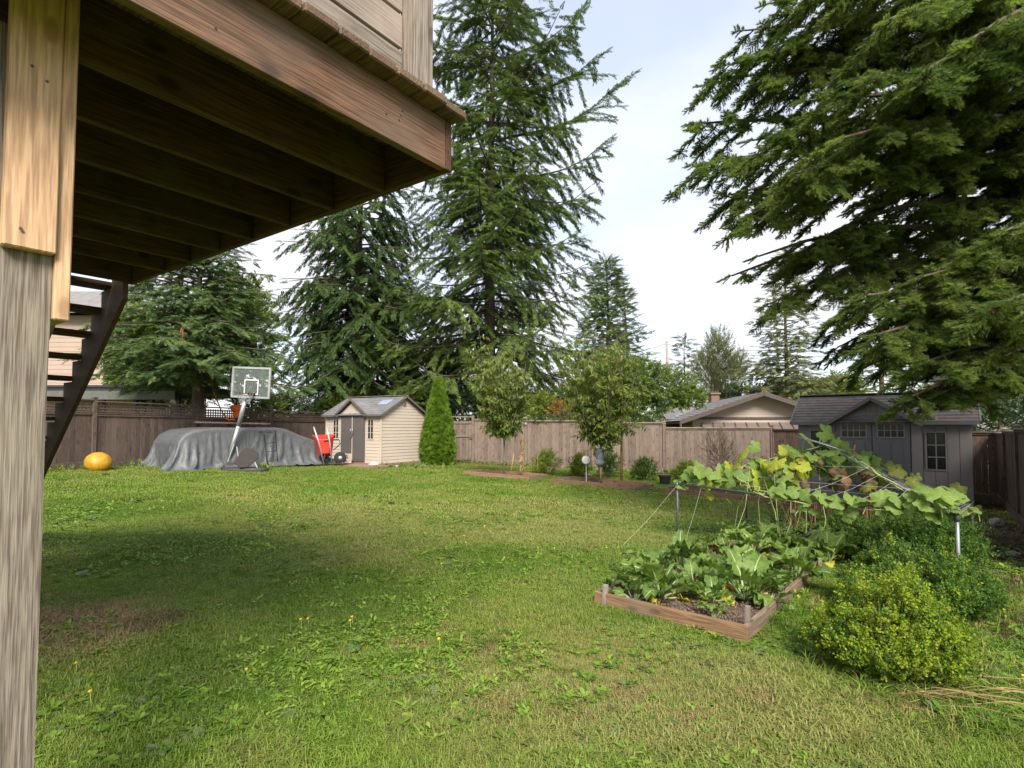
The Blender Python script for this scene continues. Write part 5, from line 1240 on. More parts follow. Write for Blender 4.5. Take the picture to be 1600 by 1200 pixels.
def drape(nx, ny, sp, x0, y0, seed=2, steps=420):
    """let a sheet of nx by ny knots fall over the car and hang: position based, no simulation cache"""
    rn = np.random.RandomState(seed)
    P = np.zeros((nx, ny, 3)); P[..., 0] = (x0 + np.arange(nx)*sp*.965)[:, None]; P[..., 1] = (y0 + np.arange(ny)*sp*.965)[None, :]; P[..., 2] = 1.34
    def sm(k):
        a = rn.normal(0, 1, (nx, ny))
        for _ in range(k): a = (a + np.roll(a, 1, 0) + np.roll(a, -1, 0) + np.roll(a, 1, 1) + np.roll(a, -1, 1)) / 5
        return a / a.std()
    P[..., 2] += .015 * sm(3); P[..., 0] += .01*sm(2); P[..., 1] += .01*sm(2)
    ex = 1 + .05*np.clip(sm(7), -1, 2) + .045*np.clip(sm(2), -1, 1.5)       # creased cloth is a little longer than it looks
    V = np.zeros_like(P)
    cons = []
    for dx, dy, k in ((1,0,1), (0,1,1), (1,1,.5), (1,-1,.5), (2,0,.10), (0,2,.10)):
        for par in (0, 1):
            ii = np.arange(par*max(1,dx) if dx else 0, nx-dx, 2*dx if dx else 1); jj = np.arange(max(0,-dy) + (par*dy if not dx else 0), ny-max(0,dy), 2*dy if not dx else 1)
            if dx == 2: 
                for o_ in (0, 1): cons.append((np.arange(par*2+o_, nx-2, 4), np.arange(0, ny), 2, 0, k))
                continue
            if dy == 2 and not dx:
                for o_ in (0, 1): cons.append((np.arange(0, nx), np.arange(par*2+o_, ny-2, 4), 0, 2, k))
                continue
            cons.append((ii, jj, dx, dy, k))
    for it in range(steps):
        Q = P.copy(); V *= .965; V[..., 2] -= .0011; P = P + V
        for _ in range(5):
            for ii, jj, dx, dy, k in cons:
                a = np.ix_(ii, jj); b = np.ix_(ii+dx, jj+dy); d = P[b] - P[a]; L = np.linalg.norm(d, axis=2, keepdims=True) + 1e-9
                r = sp * math.hypot(dx, dy) * ex[a][..., None]; c = d * ((L - r) / L) * .5 * k
                P[a] += c; P[b] -= c
        u = P[..., 0] / CL; h = hcar(np.clip(u, 0, 1)); w = .84
        pt = h - P[..., 2]; ps = w - np.abs(P[..., 1]); pe = np.minimum(P[..., 0], CL - P[..., 0]); ins = (pt > 0) & (ps > 0) & (pe > 0)
        m = np.minimum(np.minimum(pt, ps), pe)
        t_ = ins & (pt == m); s_ = ins & (ps == m) & ~t_; e_ = ins & ~t_ & ~s_
        P[..., 2][t_] = h[t_]; P[..., 1][s_] = np.sign(P[..., 1][s_]) * w; P[..., 0][e_] = np.where(P[..., 0][e_] < CL/2, 0, CL)
        P[..., 2] = np.maximum(P[..., 2], .03 + .02*(np.arange(ny) % 3)[None, :]*0)
        V = (P - Q); V[ins] *= .25; V[P[..., 2] < .04] *= .3
    return P
SP = .052; NXc, NYc = int((CL + 1.75)/SP), int((1.68 + 2.16)/SP)
PC = drape(NXc, NYc, SP, -.86, -1.90)
mb = MB(); mb.add([tuple(p) for p in PC.reshape(-1, 3)], [(i*NYc+j, (i+1)*NYc+j, (i+1)*NYc+j+1, i*NYc+j+1) for i in range(NXc-1) for j in range(NYc-1)])
o = mb.obj('tarp', M_tarp, car, smooth=True); sdm = o.modifiers.new('smooth', 'SUBSURF'); sdm.levels = 1; sdm.render_levels = 1
for i_ in (14, 40, 66, 92, 116):                       # eyelets along the near hem
    if i_ < NXc: p = PC[i_, 1]; MB().tube([Vector(p)+Vector((0,-.02,.03)), Vector(p)+Vector((0,-.035,.03))], .02, 10).obj('eyelet', M_steel, car)
M_rub = plain('rubber', (.02,.02,.022), rough=.8)
for x in (.62, CL-.8):
    mb = MB(); mb.tube([(x,-.86,.30),(x,-.83,.30),(x,-.68,.30),(x,-.65,.30)], [.22,.30,.30,.22], 24); mb.obj('tyre', M_rub, car, smooth=True)
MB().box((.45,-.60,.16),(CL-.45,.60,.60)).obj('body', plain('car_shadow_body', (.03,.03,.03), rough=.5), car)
# lengths of timber lying on top of the tarp, against the fence
p = at(305, 657, 18.1); q = at(421, 661, 20.3)
p.z = gz(p.x)+1.31; q.z = gz(q.x)+1.32
tag(board('timber_plank', p, q, .14, .05, M_cap, None), 'pale weathered plank lying along the top of the grey tarp', 'plank')
# black wire frame leaning on the tarp
M_blk = plain('black_wire', (.015,.015,.016), rough=.5)
def at_g(u, v, Y): return at(u, v, Y)
Yf = 17.3; mb = MB()
f1 = at(418, 726, Yf); f2 = at(412, 673, Yf+.25); f3 = at(430, 673, Yf+.35); f4 = at(434, 722, Yf+.1)
mb.tube([f1, f2, f3, f4], .014, 6)
for t_ in (.08, .36, .62): mb.tube([f1.lerp(f2, t_), f4.lerp(f3, t_)], .010, 5)
mb.tube([f2, f2 + Vector((-.05,-.18,-.04)), f3 + Vector((0,-.2,-.05))], .012, 5)
tag(mb.obj('wire_stand', M_blk, smooth=True), 'black metal wire stand leaning against the right part of the tarp', 'wire stand')

# ---- basketball hoop
M_alu = plain('pole_silver', (.50,.51,.52), (.40,.41,.42), rough=.35, metal=.6)
M_base = plain('base_black', (.05,.045,.045), (.035,.032,.032), rough=.6)
M_lid = plain('panel_grey_brown', (.05,.044,.042), (.04,.035,.033), rough=.9, spec=.1)
hb = g(362, 733); hoop = thing('basketball_hoop', 'portable basketball hoop with clear backboard leaning over the grey tarp', 'basketball hoop', loc=(hb.x, hb.y, gz(hb.x)))
I4 = Matrix.Identity(4); Y0 = hb.y
pa = at(356, 722, Y0); pb = at(373, 664, Y0-.1); pc_ = at(384, 622, Y0-.15)
mb = MB(); mb.tube([pa, pb], .052, 14); mb.obj('lower_pole', M_alu, hoop, I4, smooth=True)
mb = MB(); mb.tube([pb - (pc_-pa).normalized()*.03, pc_], .060, 14); mb.obj('upper_pole', M_alu, hoop, I4, smooth=True)
bc = at(392.5, 598, Y0-.35); bx = Vector((math.cos(R(-12)), math.sin(R(-12)), 0)); by = Vector((bx.y, -bx.x, 0))      # by: towards the court
if by.y > 0: by = -by
BM = Matrix(((bx.x,-by.x,0,bc.x),(bx.y,-by.y,0,bc.y),(0,0,1,bc.z),(0,0,0,1))) @ Matrix.Rotation(R(3),4,'Y')
W2_, H2_ = .60, .42
M_acr, nt, b = new_mat('acrylic_clear'); b.inputs['Base Color'].default_value = (.6,.68,.66,1); b.inputs['Roughness'].default_value = .3; b.inputs['Alpha'].default_value = .07; b.inputs['Specular IOR Level'].default_value = .5
bd = MB().box((-W2_,-.008,-H2_),(W2_,.008,H2_)).obj('backboard', M_acr, hoop, BM)
mb = MB()
for z in (-H2_, H2_): mb.box((-W2_-.025,-.022,z-.028),(W2_+.025,.022,z+.028))
for x in (-W2_, W2_): mb.box((x-.028,-.021,-H2_+.029),(x+.028,.021,H2_-.029))
mb.obj('board_frame', M_alu, bd, BM)
mb = MB(); lw = .02
for (x0,x1,z0,z1) in ((-.21,.25,-.35,-.33+lw),(-.21,.25,.06,.06+lw*1.4),(-.21,-.21+lw*1.4,-.33,.06),(.25-lw*1.4,.25,-.33,.06)): mb.box((x0,-.013,z0),(x1,-.009,z1))
mb.obj('target_square', plain('white_paint', (.75,.75,.73), rough=.5), bd, BM)
mb = MB(); mb.bar((.22,.03,-H2_),(.22,.03,H2_),.035,.035,up=(0,1,0)); mb.bar((-.12,.04,-.40),(-.12,.04,.12),.05,.03,up=(0,1,0)); mb.bar((.02,.04,-.40),(.02,.04,.12),.05,.03,up=(0,1,0)); mb.bar((-.12,.05,.12),(.02,.05,.12),.05,.03,up=(0,1,0))
mb.obj('bracket', M_blk, hoop, BM)
mb = MB(); mb.tube([pc_, BM @ Vector((-.05,.08,-.42))], .045, 8); mb.tube([pb.lerp(pc_, .7), BM @ Vector((-.05,.06,-.1))], .03, 8); mb.obj('lift_arm', M_blk, hoop, I4, smooth=True)
mb = MB(); rc = Vector((.10,-.36,-.33)); mb.tube([rc + Vector((math.cos(a)*.225, math.sin(a)*.225, 0)) for a in [2*math.pi*i/24 for i in range(25)]], .011, 6)
mb.box((.02,-.14,-.37),(.18,-.0225,-.29)); mb.obj('rim', plain('rim_dark', (.08,.03,.02), rough=.5), hoop, BM, smooth=True)
mb = MB()
for i in range(12):
    a0 = 2*math.pi*i/12
    for sg in (-1, 1):
        pts = []
        for k in range(6):
            a = a0 + sg*k*.26; r = .215*(1 - .085*k); pts.append(rc + Vector((math.cos(a)*r, math.sin(a)*r, -.055*k)))
        mb.tube(pts, .004, 3)
mb.obj('net', plain('net_grey', (.25,.25,.25), rough=.9), hoop, BM)
# base: flat dark tank on the lawn, and a grey panel tipped up on it
q0 = g(378, 738); MBs = Matrix.Translation((q0.x, q0.y+.2, gz(q0.x)))
mb = MB(); n = 20; pr = []
for k in range(n):
    a = 2*math.pi*k/n; pr.append((.62*math.copysign(abs(math.cos(a))**.7, math.cos(a)), .33*math.copysign(abs(math.sin(a))**.7, math.sin(a))))
mb.add([(x,y,0) for x,y in pr] + [(x*1.02,y*1.02,.07) for x,y in pr] + [(x*.93,y*.9,.12) for x,y in pr], [tuple(range(n-1,-1,-1)), tuple(2*n+k for k in range(n))] + [(r_*n+k, r_*n+(k+1)%n, (r_+1)*n+(k+1)%n, (r_+1)*n+k) for r_ in (0,1) for k in range(n)])
mb.obj('base_tank', M_base, hoop, MBs, bevel=.01)
mb = MB(); pr = [(-.30,-.02),(-.20,-.42),(.12,-.46),(.30,-.30),(.34,.30),(.22,.44),(-.12,.46),(-.32,.34),(-.34,.1)]; pr = [(x, z) for x, z in pr]; n = len(pr)
mb.add([(x,-.03,z) for x,z in pr]+[(x,.03,z) for x,z in pr], [tuple(range(n)), tuple(range(2*n-1,n-1,-1))]+[((i+1)%n,i,n+i,n+(i+1)%n) for i in range(n)])
pq = at(385, 716, q0.y+.05); mb.obj('ballast_panel', M_lid, hoop, Matrix.Translation(pq) @ Matrix.Rotation(R(32),4,'Y') @ Matrix.Rotation(R(-42),4,'X') @ Matrix.Scale(.72,4), bevel=.015)
mb = MB(); 
for a, b2 in (((370,698),(376,735)),((398,722),(404,735)),((375,728),(372,737)),((366,694),(356,722))): mb.tube([at(*a, q0.y+.1), at(*b2, q0.y+.0)], .014, 6)
mb.obj('strut', M_alu, hoop, I4)
p = g(357, 731); mb = MB(); mb.add([(-.14,-.1,0),(.14,-.1,0),(.14,.1,0),(-.14,.1,0),(-.07,-.06,.33),(.08,-.06,.30),(.06,.06,.34),(-.06,.06,.30)], [(0,3,2,1),(4,5,6,7),(0,1,5,4),(1,2,6,5),(2,3,7,6),(3,0,4,7)])
tag(mb.obj('concrete_lump', plain('concrete_buff', (.45,.38,.27), (.33,.28,.21), rough=.95, bs=.5), None, Matrix.Translation((p.x, p.y+.1, gz(p.x)))), 'pale concrete lump at the foot of the basketball pole', 'concrete lump')
for (u0,v0,u1,v1), lab in (((340,733,370,732),'pale pipe lying on the grass left of the basketball base'), ((392,729,412,729),'pale pipe lying on the grass right of the basketball base')):
    p = g(u0,v0); q = g(u1,v1); mb = MB(); mb.tube([p+Z3*.05, q+Z3*.05], .045, 10); tag(mb.obj('plastic_pipe', M_white, smooth=True), lab, 'pipe')
# rope, orange bag on the lattice fence
M_or = plain('orange_cloth', (.75,.14,.02), (.55,.08,.01), rough=.7, scale=9)
M_rope = plain('rope_orange', (.45,.14,.05), (.30,.09,.04), rough=.9)
mb = MB(); mb.tube([at(324,540,18.6), at(330,580,18.8), at(334,612,19), at(345,640,19.2), at(356,657,19.4)], .02, 5); mb.tube([at(326,545,18.6), at(338,575,18.8), at(341,600,18.9)], .014, 5)
tag(mb.obj('rope', M_rope, smooth=True), 'long orange rope hanging from the bluish spruce down to the lattice fence', 'rope')
mb = MB(); mb.tube([at(284,512,17), at(281,530,17), at(283,543,17)], .02, 5); mb.tube([at(286,514,17), at(285,540,17)], .02, 5)
tag(mb.obj('rope', M_rope, smooth=True), 'short bundle of orange rope caught in the spruce boughs', 'rope')
mb = MB(); q = at(371, 643, 19.6); vs = []
for j in range(9):
    z = .22 - .05*j
    for k in range(10):
        a = 2*math.pi*k/10; r = (.17 + .05*math.sin(j*.8)) * (1 + .3*noise.noise(Vector((a, j*.4, 3)))); vs.append((math.cos(a)*r*1.2, math.sin(a)*r*.6, z))
mb.add(vs, [(j*10+k, j*10+(k+1)%10, (j+1)*10+(k+1)%10, (j+1)*10+k) for j in range(8) for k in range(10)] + [tuple(range(10)), tuple(80+k for k in range(9,-1,-1))])
tag(mb.obj('orange_bag', M_or, None, Matrix.Translation(q), smooth=True), 'crumpled bright orange bag hung on the lattice behind the hoop pole', 'bag')
mb = MB(); mb.tube([at(u, 656-((u-350)/22)**2*.0 + random.uniform(-2,2), 19.3) for u in range(352, 368, 3)], .03, 5)
tag(mb.obj('orange_strap', M_or), 'short orange strap lying along the lattice behind the tarp', 'strap')

# ---- wheelbarrow standing upright by the shed
M_red = plain('wheelbarrow_red', (.62,.03,.015), (.50,.02,.012), rough=.4, spec=.5)
p = g(508, 726); Yw = 18.9; wx = at(507, 700, Yw).x; MW = Matrix.Translation((wx, Yw, gz(wx)+.02)) @ Matrix.Rotation(R(18),4,'Z')
wb = thing('wheelbarrow', 'red wheelbarrow tipped upright against the left front of the beige shed', 'wheelbarrow', MW)
mb = MB()                                              # tray, open side to the shed
o_ = [(-.36,.0,.98),(.30,.0,1.0),(.24,.0,.30),(-.18,.0,.28)]; i_ = [(-.24,-.30,.86),(.18,-.30,.88),(.14,-.30,.42),(-.08,-.30,.40)]
mb.add(o_ + i_, [(4,5,6,7),(0,1,5,4),(1,2,6,5),(2,3,7,6),(3,0,4,7)]); mb.add([(x*1.0,y+.015,z) for x,y,z in o_]+[(x*.96,y+.02,z) for x,y,z in i_], [(7,6,5,4),(4,5,1,0),(5,6,2,1),(6,7,3,2),(7,4,0,3)])
mb.obj('tray', M_red, wb, bevel=.01, fix=False)
mb = MB(); mb.bar((-.39,0,.99),(.33,0,1.01),.03,.03); mb.obj('tray_rim', M_red, wb)
for s_, dx_ in ((-1,0),(1,.12)):
    mb = MB(); mb.tube([(s_*.20-.14,-.36,1.28),(s_*.17+.0,-.35,.75),(s_*.12+.12,-.30,.05)], .024, 8); mb.obj('handle', M_alu, wb, smooth=True)
mb = MB(); mb.tube([(.02,-.3,.42),(.0,-.32,.18),(.14,-.34,.04)], .018, 6); mb.tube([(-.02,-.34,.82),(.45,-.30,.86),(.50,-.28,.72),(.28,-.3,.52)], .016, 6); mb.tube([(.0,-.35,.20),(.2,-.35,.20)], .014, 6); mb.obj('leg_frame', M_blk, wb, smooth=True)
mb = MB(); C_ = Vector((.50,-.12,.25)); mb.tube([C_+Vector((0,-.06,0)),C_+Vector((0,-.045,0)),C_+Vector((0,.045,0)),C_+Vector((0,.06,0))],[.15,.20,.20,.15],22); mb.obj('wheel', M_rub, wb, smooth=True)
mb = MB(); mb.tube([C_+Vector((0,-.075,0)),C_+Vector((0,.075,0))],.07,12); mb.obj('hub', M_alu, wb, smooth=True)
mb = MB(); C_ = Vector((-.02,-.05,.22)); mb.tube([C_+Vector((-.05,0,0)),C_+Vector((.05,0,0))],.2,20); mb.obj('wheel', M_rub, wb, smooth=True)
# decorative block, stones
M_blkc = plain('cast_concrete', (.48,.40,.34), (.38,.31,.26), rough=.95, bs=.5)
MBK = MS @ Matrix.Translation((1.45,-.35,.0)) @ Matrix.Rotation(R(-6),4,'Z'); mb = MB(); s_ = .15
for z0,z1 in ((0,.05),(.27,.32)): mb.box((-.16,-.05,z0),(.16,.05,z1))
for x0,x1 in ((-.16,-.11),(.11,.16)): mb.box((x0,-.049,.0501),(x1,.049,.2699))
for a in range(4):
    an = math.pi/4 + a*math.pi/2; c0 = Vector((0,0,.16)); d_ = Vector((math.cos(an),0,math.sin(an)))
    mb.bar(c0 + d_*.045, c0 + d_*.15, .035, .09, up=(0,1,0))
mb.tube([Vector((math.cos(a)*.06,0,.16+math.sin(a)*.06)) for a in [math.pi*2*i/10 for i in range(11)]], .018, 6)
tag(mb.obj('breeze_block', M_blkc, None, MBK), 'pierced concrete screen block standing at the foot of the taupe doors', 'concrete block')
def rock(label, u, v, r, mat, seed, name='stone', flat=.7, Y=None):
    p = g(u, v); bm = bmesh.new(); bmesh.ops.create_icosphere(bm, subdivisions=3, radius=r)
    for w in bm.verts: w.co = Vector((w.co.x, w.co.y, w.co.z*flat)) * (1 + .35*noise.noise(w.co/r*1.3 + Vector((seed,0,0))) + .1*noise.noise(w.co/r*4))
    me = bpy.data.meshes.new(name); bm.to_mesh(me); bm.free(); me.materials.append(mat); o = bpy.data.objects.new(name, me); link(o, None, Matrix.Translation((p.x, p.y, gz(p.x)+r*flat*.55))); tag(o, label, 'stone'); return o
M_stone = plain('stone_pale', (.55,.50,.45), (.38,.34,.30), rough=.9, bs=.5); M_stoneg = plain('stone_grey', (.30,.27,.26), (.2,.18,.17), rough=.9, bs=.5)
rock('large pale stone at the right corner of the taupe shed doors', 583, 730, .17, M_stone, 1)
rock('small pale stone left of the large one before the beige shed', 570, 731, .07, M_stone, 2)
rock('flat white stone below the beige shed side wall', 620, 730, .11, M_stone, 3, flat=.35)
rock('pale flat stone near the right end of the shed side wall', 661, 729, .10, M_stone, 4, flat=.4)
rock('grey rock on the bare soil by the right fence', 1556, 822, .13, M_stoneg, 5)
rock('pale flat stone in the shade under the side fence', 1583, 868, .09, M_stoneg, 6, flat=.4)
rock('small white stone near the wheelbarrow wheel', 523, 727, .05, M_stone, 7)
rock('flat grey slab lying under the fence behind the reflector disc', 915, 744, .22, M_stoneg, 8, flat=.25)
# black pot
p = g(1039, 758); t = thing('plant_pot', 'empty black plastic pot by the fence between two box shrubs', 'pot', loc=(p.x, p.y, gz(p.x)))
mb = MB(); mb.tube([(0,0,0),(0,0,.24),(0,0,.241),(0,0,.28),(0,0,.281),(0,0,.05)], [.13,.165,.18,.18,.15,.12], 20, cap=True); mb.obj('pot', M_rub, t, smooth=False)
# box shrubs along the fence
rg = random.Random(15)
for i, (u, v, r, h, src, lab) in enumerate(((851,743,.37,.80,S_bx,'round light green box shrub left of the leaning board on the fence'), (902,745,.34,.72,S_bx,'yellowish box shrub just behind the white reflector disc'),
        (955,747,.40,.82,S_bxd,'dark green box shrub behind the stake with the grey bag'), (1010,752,.36,.70,S_bxd,'box shrub between the grey bag stake and the black pot'), (1072,756,.32,.62,S_bx,'bright box shrub just right of the black pot'),
        )):
    p = g(u, v+1); b0 = Vector((p.x, p.y+.25, gz(p.x)))
    L = [(rg.uniform(-.12,.12), rg.uniform(-.1,.1), h*.5, r, r*.9, h*.48), (rg.uniform(-.2,.2), 0, h*.7, r*.6, r*.6, h*.35), (rg.uniform(-.25,.25), 0, h*.4, r*.7, r*.7, h*.38)]
    broadleaf(lab, b0, h*.7, L, src, 100+i, n=430, size=.13, tr=.02, name='box_shrub', cat='shrub', group='box shrubs along the back fence', part='foliage', uplift=.9, stems=3)
p = g(1127, 757)
broadleaf('thin wispy brownish shrub in front of the fence, nearly leafless', (p.x, p.y+.3, gz(p.x)), 1.35, [(0,0,1.0,.5,.4,.6),(.2,0,.7,.4,.3,.5)], srcs(sprig_leaves, 'leaves_wispy', [leafmat('leaves_wispy', (.10,.09,.04), (.17,.15,.07)), M_twig], n=8, L=.14, w=.035), 120, n=330, size=.28, tr=.015, name='wispy_shrub', cat='shrub', stems=4, uplift=1.0)
# leaning board at the fence
p = g(870, 742); tag(board('leaning_board', Vector((p.x-.22, p.y+.75, gz(p.x))), Vector((p.x+.20, p.y+.68, gz(p.x)+.46)), .30, .02, M_cap, None, n=(0,-1,.2)), 'weathered board leaning on the fence between two box shrubs', 'board')

# ---- foreground box bushes with yellowing leaves
def bush(label, u, v, Y, rx, ry, h, src, n, size, seed, extra=()):
    p = at(u, v, Y); rng = random.Random(seed); b0 = Vector((p.x, Y, gz(p.x)))
    L = [(0,0,h*.46,rx*.8,ry*.8,h*.46)]
    for k in range(9):
        a = k*2.4 + rng.uniform(-.3,.3); L.append((math.cos(a)*rx*.55, math.sin(a)*ry*.55, h*rng.uniform(.3,.68), rx*.45, ry*.45, h*.34))
    L += list(extra)
    return broadleaf(label, b0, h*.8, L, src, seed, n=n, size=size, tr=.018, name='box_bush', cat='shrub', part='foliage', uplift=1.1, stems=5, shell=.35, bark=M_twig, wob=.5, shoots=.10)
S_bxmix = S_bx*2 + srcs(sprig_blob, 'leaves_box_mix', [M_bxd, M_twig], k=2)
def twig_bush(label, u, v, Y, rx, ry, h, src, nst, size, seed, lean=(0,0), name='box_bush'):
    p = at(u, v, Y); rng = random.Random(seed); b0 = Vector((p.x, Y, gz(p.x))); t = thing(name, label, 'shrub', loc=b0)
    st = MB(); P = []; D = []; S = []
    for k in range(nst):
        a = k*2.39996 + rng.uniform(-.3,.3); q = math.sqrt(rng.random()); hh = h * (1 - .62*q*q) * rng.uniform(.72, 1.12)
        if rng.random() < .12: hh *= 1.18
        e = Vector((math.cos(a)*rx*q + lean[0]*hh, math.sin(a)*ry*q + lean[1]*hh, hh)); c = Vector((e.x*.75, e.y*.75, hh*.35)); s0 = Vector((math.cos(a)*.06*q, math.sin(a)*.06*q, 0))
        path = [s0*(1-f)**2 + c*2*f*(1-f) + e*f*f for f in (0,.2,.4,.6,.8,1)]
        st.tube(path, [.006,.005,.004,.003,.0022,.001], 4, False)
        T = (path[-1]-path[-2]).normalized(); m = int(14 + 10*q)
        for j in range(m):
            f = 1 - (j/m)**1.35*.8; i = min(4, int(f*5)); pp = path[i].lerp(path[i+1], f*5-i); d = (path[i+1]-path[i]).normalized()
            sd = Vector((rng.uniform(-1,1), rng.uniform(-1,1), rng.uniform(-.25,.7))); P.append(b0 + pp + sd*.02); D.append((d*.55 + sd*.9 + Vector((0,0,.35))).normalized()); S.append(size*rng.uniform(.7,1.25))
        P.append(b0 + e); D.append(T); S.append(size*1.1)
    o = st.obj('stems', plain('box_stem', (.30,.21,.10), (.18,.12,.06), rough=.8) if 'box_stem' not in bpy.data.materials else bpy.data.materials['box_stem'], t, smooth=True, fix=False); o['kind'] = 'stuff'
    scatter('foliage', P, dir_euler(P_(D), roll=np.random.uniform(-1.2,1.2,len(D))), S, src, t)
    return t
twig_bush('large yellow-green box bush in front of the others, spilling over the grass', 1380, 985, 3.72, .43, .42, .56, S_bxmix, 210, .085, 201, lean=(.02,-.12))
twig_bush('mid green box bush directly behind the largest yellow-green one', 1432, 905, 5.0, .60, .50, .50, S_bxd*3 + S_bx[:2], 230, .10, 202)
bush('dark green box bush shaded beneath the squash trellis corner', 1440, 850, 6.6, .62, .5, .66, S_bxd, 2600, .12, 203)
bush('low dark green bush left of the trellis corner behind the chard', 1355, 840, 7.0, .55, .5, .55, S_bxd, 2000, .12, 204)
# ================================================================== vegetable beds
g1 = g(1165, 1006); g0 = g(933, 948)
dF = Vector((g1.x-g0.x, g1.y-g0.y, 0)); 
tb, Q, dd, nn = bed('low square raised bed of brown boards planted with swiss chard, nearest one', (g0.x, g0.y), (g1.x, g1.y), 2.05, h=.13, soil=.075)
nA = nn.copy()
sA = Vector((g0.x, g0.y, 0)) + nA*2.18; sB = Vector((g1.x, g1.y, 0)) + nA*2.18
bed('second raised bed of chard, just behind the nearest one', (sA.x, sA.y), (sB.x, sB.y), 2.0, h=.13, soil=.085)
for (u, v, h, lab) in ((1163, 994, .24, 'short weathered corner stake at the near corner of the chard bed'), (938, 946, .20, 'short weathered corner stake at the left corner of the chard bed')):
    p = g(u, v+8); p = Vector((p.x, p.y, 0)) + nA*.07; 
    tag(board('corner_stake', p + Z3*(gz(p.x)-.02), p + Z3*(gz(p.x)+h) + Vector((.01,0,0)), .042, .036, M_rail, None, n=dd), lab, 'stake')

# ---- leaves for swiss chard
M_ch = leafmat('chard_blade', (.085,.165,.032), (.20,.29,.06), (.34,.37,.07), trans=.4, rough=.42, spec=.35, scale=6, vein=22, bmp=55, p3=.92)
M_chy = leafmat('chard_blade_yellow', (.30,.30,.02), (.52,.44,.04), None, trans=.35, rough=.4, scale=6, vein=14)
M_chb = leafmat('chard_blade_withered', (.42,.20,.06), (.50,.30,.10), None, trans=.2, rough=.7, scale=6, vein=14)
M_rib = plain('chard_rib', (.30,.36,.17), (.20,.28,.10), scale=14, rough=.4, spec=.5)
M_vr = plain('leaf_vein_pale', (.22,.30,.10), (.16,.24,.07), scale=14, rough=.5)
def chard_leaf(seed, mats, L=.42, W=.17, curl=.9, droop=1.2):
    rng = random.Random(seed); mb = MB(); nu, nv = 12, 8; pet = .34
    pts = []; a = 0.0; p = Vector((0,0,0)); ang = 0
    for i in range(nu + 1):                            # spine in the xz plane, starts along +x
        pts.append((p.copy(), ang)); ang = -droop * (i/nu)**1.7 + .12*math.sin(i*1.1+seed); p = p + Vector((math.cos(ang), 0, math.sin(ang))) * L/nu
    vs = []
    for i, (q, an) in enumerate(pts):
        u = i/nu; w = 0 if u < pet else ((u-pet)/(1-pet)); wid = W * (math.sin(math.pi*min(1, w*.92+.06))**.62) * (1 - .15*w) if u >= pet else .0
        up = Vector((-math.sin(an), 0, math.cos(an)))
        for j in range(nv + 1):
            v = j/nv*2 - 1; ruf = abs(v)**1.5 * .034*math.sin(u*33 + (3 if v > 0 else 0) + seed) * (wid > 0)
            bl = .026*noise.noise(Vector((u*11+seed, v*3.2, 0))) * (1 if abs(v) < .95 else .5) * (wid > 0)
            fold = abs(v) * wid * .42 * curl * (1 - .5*w)
            vs.append(q + Vector((0, v*wid, 0)) + up*(fold + ruf + bl))
    i0 = next(i for i in range(nu+1) if i/nu >= pet)
    mb.add(vs, [(i*(nv+1)+j, (i+1)*(nv+1)+j, (i+1)*(nv+1)+j+1, i*(nv+1)+j+1) for i in range(i0, nu) for j in range(nv)], 0)
    rw = lambda u: .013*(1-u)**.8 + .0022
    top = []
    for i, (q, an) in enumerate(pts):
        u = i/nu; up = Vector((-math.sin(an), 0, math.cos(an))); r = rw(u)
        top += [q + Vector((0,-r,0)) + up*.001, q + Vector((0,0,0)) + up*(r*.45+.0035), q + Vector((0,r,0)) + up*.001, q - up*r*.9]
    mb.add(top, [(i*4+k, i*4+(k+1)%4, (i+1)*4+(k+1)%4, (i+1)*4+k) for i in range(nu) for k in range(4)], 1)
    for i in range(i0+1, nu):                          # side veins
        for s_ in (-1, 1):
            a = vs[i*(nv+1)+nv//2]; b_ = vs[min(nu,i+1)*(nv+1) + (nv//2 + s_*3)]
            mb.add([a+Vector((-.0012,0,.002)), a+Vector((.0012,0,.002)), b_+Vector((0,0,.002))], [(0,1,2)], 1)
    return mb.mesh('chard_leaf', mats, smooth=True, fix=False)
CH = [chard_leaf(k, [M_ch, M_rib], L=.42, W=.086 + .010*(k % 3), curl=.9, droop=.8 + .35*(k % 4)) for k in range(8)]
CHY = [chard_leaf(20+k, [M_chy, M_rib], L=.34, W=.065, droop=2.0) for k in range(3)]
CHB = [chard_leaf(30+k, [M_chb, M_rib], L=.26, W=.07, curl=1.8, droop=2.4) for k in range(2)]
def chard(u, v, s, label, seed, n=8, yel=1, wth=0, up=.9, zoff=.09):
    rng = random.Random(seed); p = g(u, v + 8); z = gz(p.x) + zoff
    t = thing('chard_plant', label, 'chard plant', loc=(p.x, p.y, z), group='swiss chard plants in the two near beds')
    a0 = rng.uniform(0, 6.28)
    n = int(n*1.6); yel += 1
    for k in range(n + yel + wth):
        if k < n: me = rng.choice(CH); el = R(rng.uniform(30, 82)) * (up if k % 2 else 1) ; sc = s * rng.uniform(.72, 1.12)
        elif k < n + yel: me = rng.choice(CHY); el = R(rng.uniform(8, 40)); sc = s * rng.uniform(.7, 1.05)
        else: me = rng.choice(CHB); el = R(rng.uniform(12, 50)); sc = s * rng.uniform(.7, 1.0)
        az = a0 + k*2.39996 + rng.uniform(-.3,.3)
        M = Matrix.Translation((p.x + math.cos(az)*.015, p.y + math.sin(az)*.015, z - .01)) @ Matrix.Rotation(az, 4, 'Z') @ Matrix.Rotation(-el, 4, 'Y') @ Matrix.Rotation(rng.uniform(-.5,.5), 4, 'X') @ Matrix.Scale(sc, 4)
        o = bpy.data.objects.new('leaf', me); link(o, t, M)
        if k >= n: o['label'] = 'yellowed drooping leaf' if k < n + yel else 'withered brown leaf'
    return t
